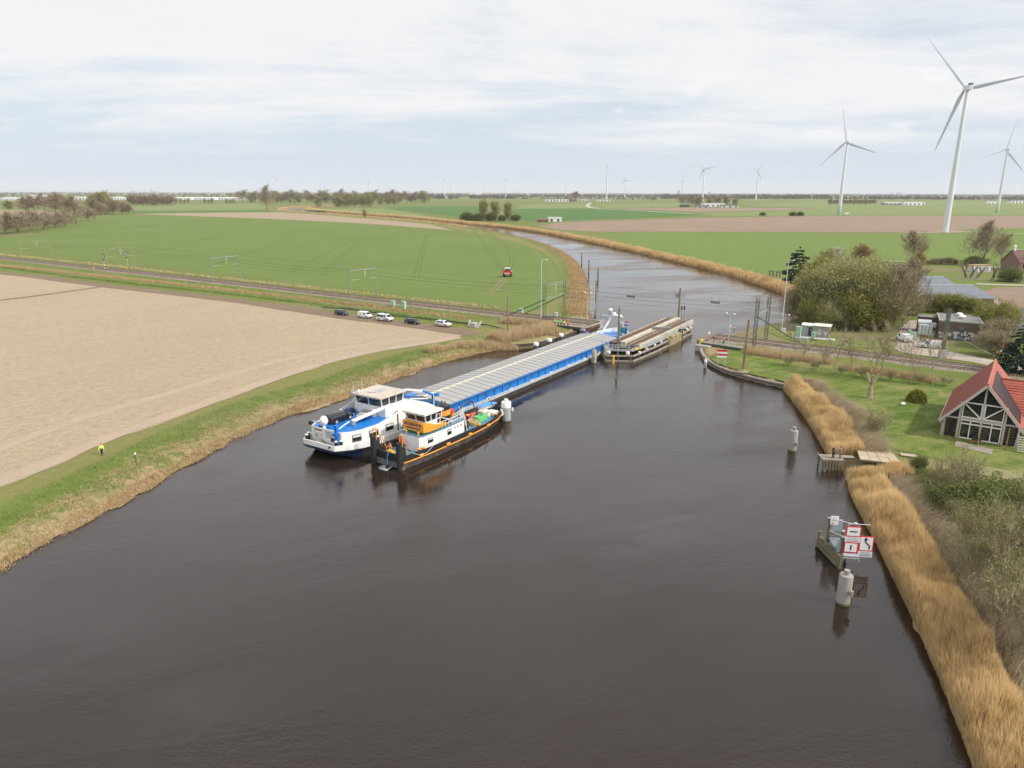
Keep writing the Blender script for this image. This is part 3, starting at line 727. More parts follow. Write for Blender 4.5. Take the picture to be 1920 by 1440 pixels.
def envelope(g, n, h, env, b, d, emix):
    """spread twigs through a lumpy crown volume: env = (bottom, top, radius) in tree heights"""
    z0, z1, rx = env; ph = g.uniform(0, 6.28, 8)
    u = g.normal(0, 1, (n, 3)); u /= np.linalg.norm(u, axis=1)[:, None]
    az = np.arctan2(u[:, 1], u[:, 0]); lump = 1 + .16 * np.sin(2 * az + ph[0] + 2 * u[:, 2]) + .13 * np.sin(3 * az + ph[1] - 3 * u[:, 2]) + .10 * np.sin(5 * az + ph[2] + 5 * u[:, 2] + ph[3]) + .08 * np.sin(7 * u[:, 2] + 4 * az + ph[4])
    r = np.maximum(g.uniform(0, 1, n) ** .38, .3) * lump
    p = u * r[:, None] * np.array([rx * h, rx * h, (z1 - z0) * h / 2]); p[:, 2] += (z0 + z1) * h / 2
    cl = np.sin(p[:, 0] * 9 / h + ph[5]) + np.sin(p[:, 1] * 9 / h + ph[6]) + np.sin(p[:, 2] * 11 / h + ph[7])
    k = (g.uniform(0, 1, n) < emix) & (cl > -1.5)
    o = p - np.array([0, 0, z0 * h * .6]); o /= np.linalg.norm(o, axis=1)[:, None] + 1e-9
    o = o + g.normal(0, .35, (n, 3)) + np.array([0, 0, .35]); o /= np.linalg.norm(o, axis=1)[:, None]
    return np.where(k[:, None], p, b), np.where(k[:, None], o, d)


def tree_meshes(name, seed, h, twigs, tl, tw, mat, bark, leaf=0, ls=.2, leafm=None, upb=.35, jitter=.35, sag=0.0, minr=.0, env=None, emix=.75, **kw):
    seg, tips = grow(seed, h, **kw); mb = MB()
    for p, q, ra, rb, lv in seg: mb.cyl(p, q, max(ra, minr), max(rb, minr * .8), 6 if lv == 0 else (4 if lv == 1 else 3), cap=False)
    o = mb.build('trunk', bark); me = o.data; bpy.data.objects.remove(o)
    g = np.random.default_rng(seed); T = np.array([t[0] for t in tips]); D = np.array([t[1] for t in tips])
    k = g.integers(0, len(T), twigs); b = T[k] + g.normal(0, jitter * h * .03, (twigs, 3))
    d = D[k] * .7 + g.normal(0, .55, (twigs, 3)) + np.array([0, 0, upb - sag]); d /= np.linalg.norm(d, axis=1)[:, None]
    if env:
        b, d = envelope(g, twigs, h, env, b, d, emix)
    L_ = tl * g.uniform(.5, 1.3, twigs); s = np.cross(d, g.normal(0, 1, (twigs, 3))); s /= np.linalg.norm(s, axis=1)[:, None] + 1e-9
    V = [b - s * tw / 2, b + s * tw / 2, b + d * L_[:, None] - np.array([0, 0, 1]) * (sag * L_)[:, None]]; i = np.arange(twigs); tri = np.stack([i, i + twigs, i + 2 * twigs], 1)
    r = g.uniform(0, 1, twigs); cr = npmesh('crown', np.concatenate(V), None, tri, mat, np.concatenate([r, r, r]))
    lf = None
    if leaf:
        k = g.integers(0, len(T), leaf); c = T[k] + D[k] * (tl * g.uniform(0, 1, leaf))[:, None] + g.normal(0, jitter * h * .05, (leaf, 3)) - np.array([0, 0, 1]) * (sag * tl * g.uniform(0, 1.5, leaf))[:, None]
        if env: c, _ = envelope(g, leaf, h, env, c, np.tile([0, 0, 1.0], (leaf, 1)), emix)
        u = g.normal(0, 1, (leaf, 3)); u /= np.linalg.norm(u, axis=1)[:, None]; w = np.cross(u, g.normal(0, 1, (leaf, 3))); w /= np.linalg.norm(w, axis=1)[:, None]
        sz = (ls * g.uniform(.5, 1.3, leaf))[:, None]
        V = np.concatenate([c - u * sz, c + w * sz * .5, c + u * sz, c - w * sz * .5]); i = np.arange(leaf)
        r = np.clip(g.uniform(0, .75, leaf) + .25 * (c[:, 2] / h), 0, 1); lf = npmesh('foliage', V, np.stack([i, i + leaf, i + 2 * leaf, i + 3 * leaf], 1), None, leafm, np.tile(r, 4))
    return me, cr, lf


BARK = M('tree_bark', (.115, .095, .072), .9, .3, 3, dirt=(.16, .15, .12))
PALEBARK = M('pale_bark', (.33, .27, .18), .9, .25, 3, dirt=(.16, .14, .10))
TW_RED = leafmat('reddish_twigs', (.21, .155, .105), (.36, .285, .195))
TW_GREY = leafmat('grey_twigs', (.20, .155, .10), (.38, .31, .21))
TW_OLIVE = leafmat('olive_twigs', (.17, .15, .075), (.33, .29, .15))
TW_RUST = leafmat('rust_twigs', (.20, .12, .055), (.36, .24, .11))
LF_OLIVE = leafmat('willow_buds', (.17, .18, .06), (.40, .395, .16), trans=.25)
LF_YG = leafmat('fresh_leaves', (.15, .165, .025), (.34, .335, .075), trans=.3)
LF_GREY = leafmat('grey_willow_buds', (.15, .17, .05), (.37, .375, .16), trans=.2)
LF_GREEN = leafmat('green_leaves', (.065, .095, .022), (.185, .21, .065), trans=.25)
LF_WHITE = leafmat('blossom', (.42, .38, .30), (.62, .58, .50), trans=.2)
LF_RUST = leafmat('rust_leaves', (.19, .115, .035), (.33, .22, .085), trans=.25)
LF_DARK = leafmat('dark_needles', (.010, .024, .016), (.040, .070, .042))

PROTO = {}


def proto(kind, v=0):
    key = (kind, v)
    if key in PROTO: return PROTO[key]
    s = 100 * v + sum(map(ord, kind))
    T = lambda *q, **k: (lambda: tree_meshes('t', s, *q, **k))
    P = dict(
        red=T(12, 3600, 1.7, .13, TW_RED, BARK, trunk=.12, spread=.5, kids=(7, 5, 4), minr=.05, up=.6, env=(.10, 1.0, .40)),
        grey=T(14, 3600, 1.8, .085, TW_GREY, BARK, trunk=.2, spread=.45, kids=(7, 5, 4), minr=.05, up=.7, env=(.18, 1.0, .40), emix=.7),
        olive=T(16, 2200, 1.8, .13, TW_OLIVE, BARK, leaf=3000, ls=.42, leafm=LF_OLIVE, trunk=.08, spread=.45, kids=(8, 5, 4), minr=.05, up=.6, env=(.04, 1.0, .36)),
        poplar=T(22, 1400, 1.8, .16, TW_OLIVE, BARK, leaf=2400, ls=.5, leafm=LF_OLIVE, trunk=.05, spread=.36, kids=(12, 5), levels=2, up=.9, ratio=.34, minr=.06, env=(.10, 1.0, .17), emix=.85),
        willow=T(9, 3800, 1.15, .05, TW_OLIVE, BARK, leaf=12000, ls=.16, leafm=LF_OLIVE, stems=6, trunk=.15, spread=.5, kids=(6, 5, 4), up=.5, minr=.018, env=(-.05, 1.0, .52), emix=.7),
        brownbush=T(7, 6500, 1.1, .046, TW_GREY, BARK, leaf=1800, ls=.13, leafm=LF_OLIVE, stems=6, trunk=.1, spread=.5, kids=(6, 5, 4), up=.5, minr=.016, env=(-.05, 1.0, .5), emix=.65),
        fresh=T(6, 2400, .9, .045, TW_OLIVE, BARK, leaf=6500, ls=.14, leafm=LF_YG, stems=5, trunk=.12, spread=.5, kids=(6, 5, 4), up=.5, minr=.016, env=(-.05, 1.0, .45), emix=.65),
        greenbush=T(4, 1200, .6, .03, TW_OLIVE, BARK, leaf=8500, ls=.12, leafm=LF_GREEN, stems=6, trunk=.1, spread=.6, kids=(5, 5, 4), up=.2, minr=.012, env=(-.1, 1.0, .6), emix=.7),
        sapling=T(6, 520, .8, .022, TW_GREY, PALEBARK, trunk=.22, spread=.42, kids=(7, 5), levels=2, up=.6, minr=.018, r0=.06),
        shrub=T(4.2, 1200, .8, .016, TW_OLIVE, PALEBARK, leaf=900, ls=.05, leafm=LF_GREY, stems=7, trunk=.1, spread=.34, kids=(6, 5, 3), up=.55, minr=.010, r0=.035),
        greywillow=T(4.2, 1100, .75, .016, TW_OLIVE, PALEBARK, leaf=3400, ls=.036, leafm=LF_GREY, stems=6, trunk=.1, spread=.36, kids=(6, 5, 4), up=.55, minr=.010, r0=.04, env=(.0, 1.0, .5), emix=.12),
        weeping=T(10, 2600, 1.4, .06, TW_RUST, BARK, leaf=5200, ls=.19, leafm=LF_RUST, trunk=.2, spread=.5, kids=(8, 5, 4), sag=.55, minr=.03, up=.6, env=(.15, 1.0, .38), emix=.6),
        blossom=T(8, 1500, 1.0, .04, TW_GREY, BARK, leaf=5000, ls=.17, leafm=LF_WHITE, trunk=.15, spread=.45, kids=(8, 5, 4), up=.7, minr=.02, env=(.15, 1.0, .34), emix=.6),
    )
    PROTO[key] = P[kind](); return PROTO[key]


HP = dict(red=12, grey=14, olive=16, poplar=22, willow=9, brownbush=7, fresh=6, greenbush=4, sapling=6, shrub=4.2, greywillow=4.2, weeping=10, blossom=8)
NAMES = dict(red='bare_tree', grey='bare_tree', olive='willow_tree', poplar='poplar_tree', willow='willow_bush', brownbush='bare_bush', fresh='leafy_bush', greenbush='green_bush', sapling='bare_sapling', shrub='bare_shrub', greywillow='grey_willow_shrub', weeping='weeping_tree', blossom='blossom_tree')


def tree(kind, v, loc, h, label, cat='tree', group=None, wide=1.0):
    me, cr, lf = proto(kind, v); s = h / (HP[kind] * .93)
    o = thing(NAMES[kind], label, cat, loc, random.uniform(0, 6.28), group); o.scale = (s * wide, s * wide, s)
    link('trunk', me, o); link('crown', cr, o)
    if lf: link('foliage', lf, o)
    return o


def tree_px(kind, v, px, py, top, label, cat='tree', group=None, wide=1.0, z=1.2):
    x, y = at(px, py, z); zz = gz(x, y)
    lo, hi = 0.0, 80.0                                  # height whose top reaches photo row `top`
    f = lambda Z: 720 - F * ((CAM.transposed() @ Vector((x, y, Z - H))).y / -(CAM.transposed() @ Vector((x, y, Z - H))).z)
    for _ in range(40):
        m = (lo + hi) / 2
        if f(zz + m) > top: lo = m
        else: hi = m
    return tree(kind, v, (x, y, zz - .05), lo, label, cat, group, wide)


def ranked(L, k=0):
    """each entry with its place in the order seen in the picture"""
    return [(sorted(L, key=lambda q: q[k]).index(e), e) for e in L]


# the belt at the left edge
for i, (x, y, t) in enumerate([(-60, 447, 408), (-22, 443, 405), (8, 439, 402), (34, 436, 404), (58, 433, 400), (82, 430, 402), (104, 427, 400), (124, 424, 399), (166, 414, 391)]):
    if x > -30: tree_px('red', i % 3, x, y, t, 'bare reddish tree, %s from the left edge in the dyke row' % ORD[i - 1], group='bare trees along the left dyke', wide=1.75)
tree_px('grey', 0, 143, 420, 375, 'big pale round-headed bare tree at the end of the dyke row', wide=1.3)
for i, (x, y, t, k) in enumerate([(18, 394, 378, 'olive'), (48, 396, 374, 'red'), (66, 396, 370, 'red'), (84, 396, 368, 'grey'), (104, 397, 367, 'red'), (122, 397, 369, 'red')]):
    tree_px(k, i % 3, x, y, t, 'hazy tree of the dark grove, %s from the left' % ORD[i], group='grove behind the dyke row', wide=1.6)
for i, (x, y, t, k) in ranked([(180, 402, 366, 'olive'), (199, 402, 365, 'olive'), (190, 403, 381, 'red'), (212, 402, 377, 'red'), (229, 401, 380, 'red'), (241, 401, 385, 'red')]):
    tree_px(k, i % 3, x, y, t, '%s of the roadside clump behind the dyke row, %s from the left' % ('olive tree' if k == 'olive' else 'dark red tree', ORD[i]), group='clump at the wheat field corner', wide=1.35)
for i in range(9):
    tree_px('red' if i != 4 else 'olive', i % 3, 250 + i * 9, 385.5, 367 + (i * 37 % 5), 'distant bare tree in the low grove, %s from the left' % ORD[i], group='low grove left of the meadow', wide=1.5)
for i, x in enumerate([331, 339, 346, 353, 384, 391, 398, 425, 432, 438, 545, 552]):
    tree_px('olive', i % 3, x, 381.5, 373 + i % 3, 'small distant greenish tree, %s from the left in its row' % ORD[i], group='thin tree row in front of the greenhouses', wide=.9)
tree_px('grey', 1, 501, 393.5, 356, 'tall lone bare tree at the far river bend', wide=1.0)
tree_px('olive', 1, 597, 388.5, 371, 'rounded lone willow on the far river spit', wide=1.1)
for i in range(30):
    x = 455 + i * 11.6 + (i * 53 % 7)
    tree_px(('grey', 'olive', 'grey', 'red')[i % 4], i % 3, x, 380.5, 359 + (i * 29 % 8), 'distant bare tree of the long belt, %s from the left' % ORD[i], group='tree belt beyond the far river bend', wide=1.45)
for i, (x, t) in enumerate([(634, 370), (648, 367), (664, 366), (680, 367), (694, 370), (713, 371), (728, 368), (740, 371)]):
    tree_px('olive', i % 3, x, 387.8 if i < 5 else 384, t, 'leafing willow of the pond clump, %s from the left' % ORD[i], group='willow clump at the far pond', wide=1.3)
tree_px('olive', 2, 684, 408, 394, 'single small willow standing in the far river reeds', wide=.8)
# slender trees by the river
for i, (x, t) in enumerate([(906, 375), (929, 377), (952, 379)]):
    tree_px('poplar', i, x, 414.5, t, '%s of the three slender trees beside the distant river' % ('tallest left', 'middle', 'rightmost')[i], group='three slender trees by the river', wide=1.25)
for i, x in enumerate([875, 885, 897, 920, 941, 966]):
    tree_px('greenbush', i % 2, x, 414.5, 398 + (i * 5 % 7), 'dark shrub at the foot of the slender trees, %s from the left' % ORD[i], 'shrub', 'shrubs below the slender trees', 1.3)
# far farms
for i, (x, y, t, k) in enumerate([(1079, 374, 361, 'weeping'), (1225, 376.5, 369, 'olive'), (1280, 387, 369, 'grey'), (1295, 387, 368, 'grey'), (1308, 387, 370, 'red'), (1330, 384, 371, 'olive'), (1345, 384, 370, 'red'), (1362, 384, 370, 'olive'), (1378, 385, 373, 'olive')]):
    tree_px(k, i % 2, x, y, t, 'distant farm tree, %s from the left along the farms' % ORD[i], group='trees around the distant farms', wide=1.4)
for i in range(12):
    tree_px('red' if i % 3 else 'olive', i % 3, 1556 + i * 7.5, 383.5, 374 + (i * 17 % 3), 'low tree of the far hedge, %s from the left' % ORD[i], group='far hedge behind the left big turbine', wide=1.3)
for i, (x, y) in enumerate([(1430, 404.5), (1486, 405), (1500, 405)]):
    tree_px('greenbush', i % 2, x, y, 397 if i else 398, 'round dark bush at the pasture edge, %s from the left' % ORD[i], 'bush', 'bushes along the pasture edge', 1.5)
# farmstead right
tree_px('olive', 0, 1545, 512, 472, 'olive tree beside the dark cedar', wide=.95)
tree_px('blossom', 0, 1566, 505, 470, 'white blossoming tree behind the willow thicket')
tree_px('weeping', 1, 1613, 506, 464, 'rust coloured weeping tree behind the willow thicket', wide=1.15)
tree_px('grey', 2, 1712, 494, 441, 'round bare tree left of the farm lane', wide=1.15)
tree_px('grey', 1, 1842, 497, 430, 'tall spreading bare tree beside the white farmhouse', wide=1.25)
tree_px('grey', 0, 1876, 494, 446, 'slim bare tree touching the white farmhouse', wide=.8)
tree_px('weeping', 0, 1720, 510, 478, 'small rust tree in front of the farm lane', wide=.9)
for i, (x, y, t, k) in ranked([(1528, 600, 520, 'willow'), (1556, 606, 500, 'willow'), (1590, 610, 498, 'willow'), (1626, 612, 502, 'willow'), (1645, 606, 510, 'willow'), (1664, 600, 530, 'brownbush'), (1608, 590, 495, 'willow'), (1540, 575, 490, 'fresh'), (1570, 560, 483, 'willow'), (1640, 575, 497, 'willow'), (1500, 600, 545, 'brownbush'), (1600, 618, 545, 'fresh'), (1650, 618, 550, 'fresh'), (1560, 618, 566, 'willow'), (1520, 612, 566, 'fresh')]):
    tree_px(k, i % 2, x, y, t, '%s of the big riverside thicket, %s stem from the left' % ({'willow': 'olive willow', 'brownbush': 'brown bare bush', 'fresh': 'yellow-green bush'}[k], ORD[i]), 'bush', 'willow thicket behind the trackside hut', 1.08)
tree_px('grey', 1, 1672, 622, 520, 'tall bare tree with pale stems left of the substation', wide=.8)
tree_px('grey', 2, 1692, 612, 500, 'leaning bare tree in front of the grey barn', wide=.8)
for i, (x, y, t, k) in ranked([(1710, 590, 555, 'fresh'), (1738, 584, 552, 'brownbush'), (1765, 586, 550, 'fresh'), (1795, 588, 553, 'fresh'), (1822, 592, 558, 'fresh'), (1846, 600, 566, 'fresh'), (1858, 628, 572, 'fresh'), (1868, 652, 600, 'brownbush'), (1860, 668, 622, 'brownbush')]):
    tree_px(k, i % 2, x, y, t, '%s of the hedge around the substation, %s from the left' % ('yellow-green bush' if k == 'fresh' else 'brown bush', ORD[i]), 'bush', 'hedge around the substation', 1.25)
tree_px('fresh', 1, 1882, 640, 570, 'thin yellow-green tree beside the dark conifer', wide=.7)
tree_px('greenbush', 0, 1892, 528, 503, 'round green bush in front of the white farmhouse', 'bush', wide=1.4)
tree_px('greenbush', 1, 1828, 497, 481, 'dark clipped evergreen below the spreading bare tree', 'bush', wide=2.2)
for i, (x, t) in enumerate([(1742, 487), (1752, 485), (1764, 484), (1778, 483), (1790, 486)]):
    tree_px('brownbush', i % 2, x, 496, t, 'brown hedge shrub along the farm lane, %s from the left' % ORD[i], 'bush', 'brown hedge along the farm lane', 1.3)
for i, (x, y, t) in ranked([(1500, 690, 640), (1563, 702, 628), (1594, 706, 636), (1636, 712, 618), (1652, 712, 630), (1708, 720, 640), (1748, 724, 636), (1540, 697, 650), (1612, 655, 620), (1470, 640, 600)]):
    tree_px('sapling', i % 3, x, y, t, 'bare sapling beside the right railway, %s from the left' % ORD[i], 'sapling', 'bare saplings along the right railway', 1.25)
for i, (x, y, t, k) in ranked([(1795, 945, 850, 'shrub'), (1762, 918, 876, 'shrub'), (1838, 985, 905, 'greenbush'), (1884, 968, 905, 'greenbush'), (1822, 1030, 940, 'greywillow'), (1880, 1075, 950, 'greywillow'), (1838, 1105, 1000, 'greywillow'), (1908, 1160, 1025, 'greywillow'), (1935, 1090, 950, 'greywillow'), (1778, 968, 910, 'greenbush'), (1868, 1190, 1065, 'shrub'), (1925, 1245, 1090, 'shrub'), (1722, 878, 856, 'greenbush'), (1960, 1010, 900, 'shrub'), (1925, 985, 925, 'shrub')], 1):
    tree_px(k, i % 3, x, y, t, '%s in the thicket behind the near reeds, %s below the jetty' % ({'shrub': 'bare grey shrub', 'greenbush': 'leafy green bush', 'greywillow': 'silvery budding shrub'}[k], ORD[i]), 'shrub', 'thicket behind the near reeds', 1.15)
tree_px('shrub', 2, 1640, 822, 768, 'pale bare bush beside the jetty reeds', 'shrub', wide=1.2)


def conifer(px, py, h, label, layers, rad, droop, seed, n, ls, taper=1.0, rough=.2):
    x, y = at(px, py, 1.2); o = thing('conifer_tree', label, 'tree', (x, y, 1.15)); g = np.random.default_rng(seed)
    MB().cyl((0, 0, 0), (0, 0, h * .95), h * .02, h * .004, 7).build('trunk', BARK, o)
    V, c = [], []
    for k in range(layers):
        f = k / (layers - 1); zz = h * (.12 + .86 * f); rr = rad * (1 - f ** 1.2) ** taper + .12 * rad * (1 - f) * 0 + .25
        for a in range(int(7 + 5 * (1 - f))):
            az = g.uniform(0, 6.283); L_ = rr * g.uniform(1 - rough * 2.2, 1.12)
            m = int(n * L_ / rad) + 6; t = g.uniform(.12, 1, m) ** .7
            p = np.stack([np.cos(az) * L_ * t, np.sin(az) * L_ * t, zz - droop * L_ * t ** 1.5 + g.normal(0, .05 * L_, m)], 1)
            p[:, :2] += g.normal(0, .12 * L_, (m, 2)) * (t * (1.25 - t))[:, None] * 1.6; c.append(p)
    c = np.concatenate(c); m = len(c); u = g.normal(0, 1, (m, 3)); u[:, 2] *= .45; u /= np.linalg.norm(u, axis=1)[:, None]
    w = np.cross(u, g.normal(0, 1, (m, 3))); w /= np.linalg.norm(w, axis=1)[:, None]; sz = (ls * g.uniform(.5, 1.3, m))[:, None]; i = np.arange(m)
    link('crown', npmesh('crown', np.concatenate([c - u * sz, c + w * sz * .45, c + u * sz, c - w * sz * .45]), np.stack([i, i + m, i + 2 * m, i + 3 * m], 1), None, LF_DARK, np.tile(g.uniform(0, 1, m), 4)), o)
    return o


for i, (px, py, t) in enumerate([(1478, 686, 674), (1530, 693, 680), (1578, 701, 689), (1618, 708, 694), (1668, 714, 699), (1722, 720, 705), (1772, 724, 711)]):
    tree_px('shrub', i % 3, px, py, t - 5, 'low brown scrub bush below the right railway, %s from the left' % ORD[i], 'bush', 'low scrub below the right railway', 1.7)
conifer(1494, 531, 14.8, 'tall dark blue-green cedar at the bend of the river', 11, 6.6, .14, 5, 170, .42, .5, .36)
conifer(1902, 706, 10.6, 'bushy dark conifer behind the red roofed house', 15, 5.0, .25, 6, 90, .26, .75, .22)


def pollard(px, py, h, r, label, seed, arms=3, bark=PALEBARK, lean=.0):
    x, y = at(px, py, 1.2); o = thing('pollard_trunk', label, 'tree stump', (x, y, 1.15)); g = random.Random(seed); mb = MB()
    rings = []
    for k in range(6):
        f = k / 5; rr = r * (1.25 - .5 * f) * (1 if k else 1.25); rings.append([(lean * f * h + rr * (1 + g.uniform(-.12, .12)) * math.cos(a), rr * (1 + g.uniform(-.12, .12)) * math.sin(a), f * h * .62) for a in [6.283 * i / 9 for i in range(9)]])
    mb.loft(rings); mb.build('trunk', bark, o)
    for k in range(arms):
        a = 6.283 * k / arms + g.uniform(-.4, .4); d = Vector((math.cos(a) * .62, math.sin(a) * .62, 1)).normalized(); p = Vector((lean * h, 0, h * .55)); q = p + d * h * .26; e = q + (d + Vector((0, 0, .5))).normalized() * h * .2
        MB().cyl(p, q, r * .62, r * .5, 7).cyl(q, e, r * .5, r * .42, 7).ball(e, r * .52, 7, 5).build('stub_limb', bark, o)
    return o


pollard(1630, 747, 4.7, .42, 'pale pollarded trunk with stub limbs standing on the lawn', 1)
for i, (px, py, ln) in enumerate([(1812, 522, -.25), (1818, 522, .25), (1828, 524, .45), (1861, 524, .1)]):
    pollard(px, py, 5.4, .55, 'dark pollard willow in the paddock, %s from the left' % ORD[i], 4 + i, 2, BARK, ln)
for i, (px, py) in enumerate([(1443, 517), (1449, 518), (1456, 519), (1462, 519)]):
    pollard(px, py, 2.6, .3, 'small dark pollard left of the cedar, %s from the left' % ORD[i], 9 + i, 3, BARK)
x, y = at(1718, 753, 1.2); o = thing('clipped_bush', 'round yellow-green clipped bush on the lawn', 'bush', (x, y, 1.2))
g = np.random.default_rng(3); m = 7000; u = g.normal(0, 1, (m, 3)); u /= np.linalg.norm(u, axis=1)[:, None]; u[:, 2] = np.abs(u[:, 2]); c = u * np.array([1.6, 1.6, 2.1]) * (g.uniform(.8, 1.03, m) * (1 + .08 * np.sin(u[:, 0] * 9 + u[:, 1] * 7)))[:, None]
w = g.normal(0, 1, (m, 3)); w /= np.linalg.norm(w, axis=1)[:, None]; t = np.cross(w, g.normal(0, 1, (m, 3))); t /= np.linalg.norm(t, axis=1)[:, None]; i = np.arange(m); s = .10
link('foliage', npmesh('foliage', np.concatenate([c - w * s, c + t * s * .6, c + w * s, c - t * s * .6]), np.stack([i, i + m, i + 2 * m, i + 3 * m], 1), None, leafmat('golden_box_leaves', (.055, .075, .012), (.30, .27, .04)), np.tile(g.uniform(0, 1, m), 4)), o)
MB().cyl((0, 0, -.1), (0, 0, 1.2), .12, .05, 7).build('trunk', BARK, o)
# far woods that read as one mass
g = np.random.default_rng(8); rows = []
for (px0, px1, py, n, ht, cw) in [(-250, 2250, 362.2, 900, 17, 70), (-250, 2250, 363.6, 900, 16, 60), (-250, 2250, 365, 700, 14, 40), (-250, 480, 367.5, 220, 13, 26), (-250, 480, 370.5, 110, 11, 14), (450, 1300, 366.8, 420, 15, 26), (740, 960, 369.5, 170, 15, 17), (760, 860, 373, 70, 14, 12), (880, 960, 372.5, 60, 14, 12), (960, 1300, 369.5, 260, 13, 18), (1240, 1560, 371.5, 330, 19, 15), (1540, 1760, 371.5, 150, 13, 13), (1640, 2250, 372, 330, 14, 14), (1500, 2250, 366.6, 420, 15, 28), (960, 1280, 373.2, 60, 9, 9)]:
    for k in range(n):
        qx = px0 + (px1 - px0) * g.random(); p = at(qx, max(py + g.normal(0, .35), 361.8) + (qx - 960) * .00227, 1.2); rows.append((p[0], p[1], ht * 1.3 * g.uniform(.6, 1.1), cw * g.uniform(.7, 1.3)))
V, T_ = [], []
for (x, y, h_, w_) in rows:
    n = 60; a = g.uniform(0, 6.283, n); e = g.uniform(.12, 1, n); rad = w_ / 2 * np.sqrt(1 - (e - .45) ** 2 * 2.2).clip(.2) * g.uniform(.5, 1, n)
    c = np.stack([x + rad * np.cos(a), y + rad * np.sin(a), 1 + h_ * e], 1); s = w_ * .19
    o_ = g.normal(0, 1, (n, 3, 3)) * np.array([s, s, h_ * .13]); V.append((c[:, None, :] + o_).reshape(-1, 3))
V = np.concatenate(V); n = len(V) // 3
tag(link('far_woods', npmesh('far_woods', V, None, np.arange(n * 3).reshape(-1, 3), leafmat('far_wood_crowns', (.075, .058, .045), (.15, .122, .085)), np.repeat(g.uniform(0, 1, n), 3))), 'hazy brown woods along the horizon', 'woods', kind='stuff')


# ------------------------------------------------------------------ railway
BALLAST = M('railway_ballast', (.25, .21, .17), .95, .3, 5, dirt=(.15, .115, .085), dscale=.6, bump=.03)
SLEEPER = M('old_sleepers', (.27, .22, .165), .9, .3, 1, dirt=(.12, .08, .055), dscale=.8)
RAILM = M('railhead_steel', (.16, .105, .08), .5, .2, 2, metal=.3)


def offset(P, o):
    P = [Vector(p) for p in P]; out = []
    for i, p in enumerate(P):
        t = (P[min(i + 1, len(P) - 1)] - P[max(i - 1, 0)]).normalized(); out.append(tuple(p + Vector((-t.y, t.x)) * o))
    return out


def resample(P, step):
    out, acc = [], 0.0
    for a, b in zip(P, P[1:]):
        L_ = math.dist(a, b); t = acc
        while t < L_:
            f = t / L_; out.append((a[0] + (b[0] - a[0]) * f, a[1] + (b[1] - a[1]) * f, math.atan2(b[1] - a[1], b[0] - a[0]))); t += step
        acc = t - L_
    return out


def railway(P, label, z=2.0, nsl=True, ballast=True):
    o = thing('railway_track', label, 'railway', (*P[len(P) // 2], 0)); ox, oy = P[len(P) // 2]
    S = smooth_line(P, 2); loc = lambda Q: [(x - ox, y - oy) for x, y in Q]
    if ballast:
        L_ = [loc(offset(S, k)) for k in (4.6, 3.6, -3.6, -4.6)]; n = len(S); mb = MB()
        mb.add([(*p, zz) for Q, zz in zip(L_, (z - .35, z + .18, z + .18, z - .35)) for p in Q], [(j * n + i, (j + 1) * n + i, (j + 1) * n + i + 1, j * n + i + 1) for j in range(3) for i in range(n - 1)])
        b = mb.build('ballast', BALLAST, o); b.data.flip_normals() if b.data.polygons[n].normal.z < 0 else None
    sl = MB()
    for k in (2.0, -2.0):
        if nsl:
            for x, y, a in resample(loc(offset(S, k)), .65): sl.box((x, y, z + .235), (.24, 2.6, .13), a)
        for r in (-.75, .75):
            Q = loc(offset(S, k + r)); rl = MB()
            for a, b in zip(Q, Q[1:]): rl.beam((*a, z + .375), (*b, z + .375), .10, .15)
            rl.build('rail', RAILM, o)
    if sl.v: sl.build('sleepers', SLEEPER, o, kind='stuff')
    return o


railway(RAIL_L, 'double track railway running past the wheat field to the left bank')
railway(RAIL_R, 'double track railway running from the right bank behind the red roofed house')


def lattice(mb, p, h, w, t=.09, step=.9):
    """four-leg lattice mast at p with width w"""
    x, y, z = p; c = [(x - w / 2, y - w / 2), (x + w / 2, y - w / 2), (x + w / 2, y + w / 2), (x - w / 2, y + w / 2)]
    for a in c: mb.beam((*a, z), (*a, z + h), t)
    k = 0; zz = z
    while zz + step <= z + h:
        for i in range(4):
            a, b = c[i], c[(i + 1) % 4]; a, b = (a, b) if (k + i) % 2 else (b, a); mb.beam((*a, zz), (*b, zz + step), t * .5)
        zz += step; k += 1


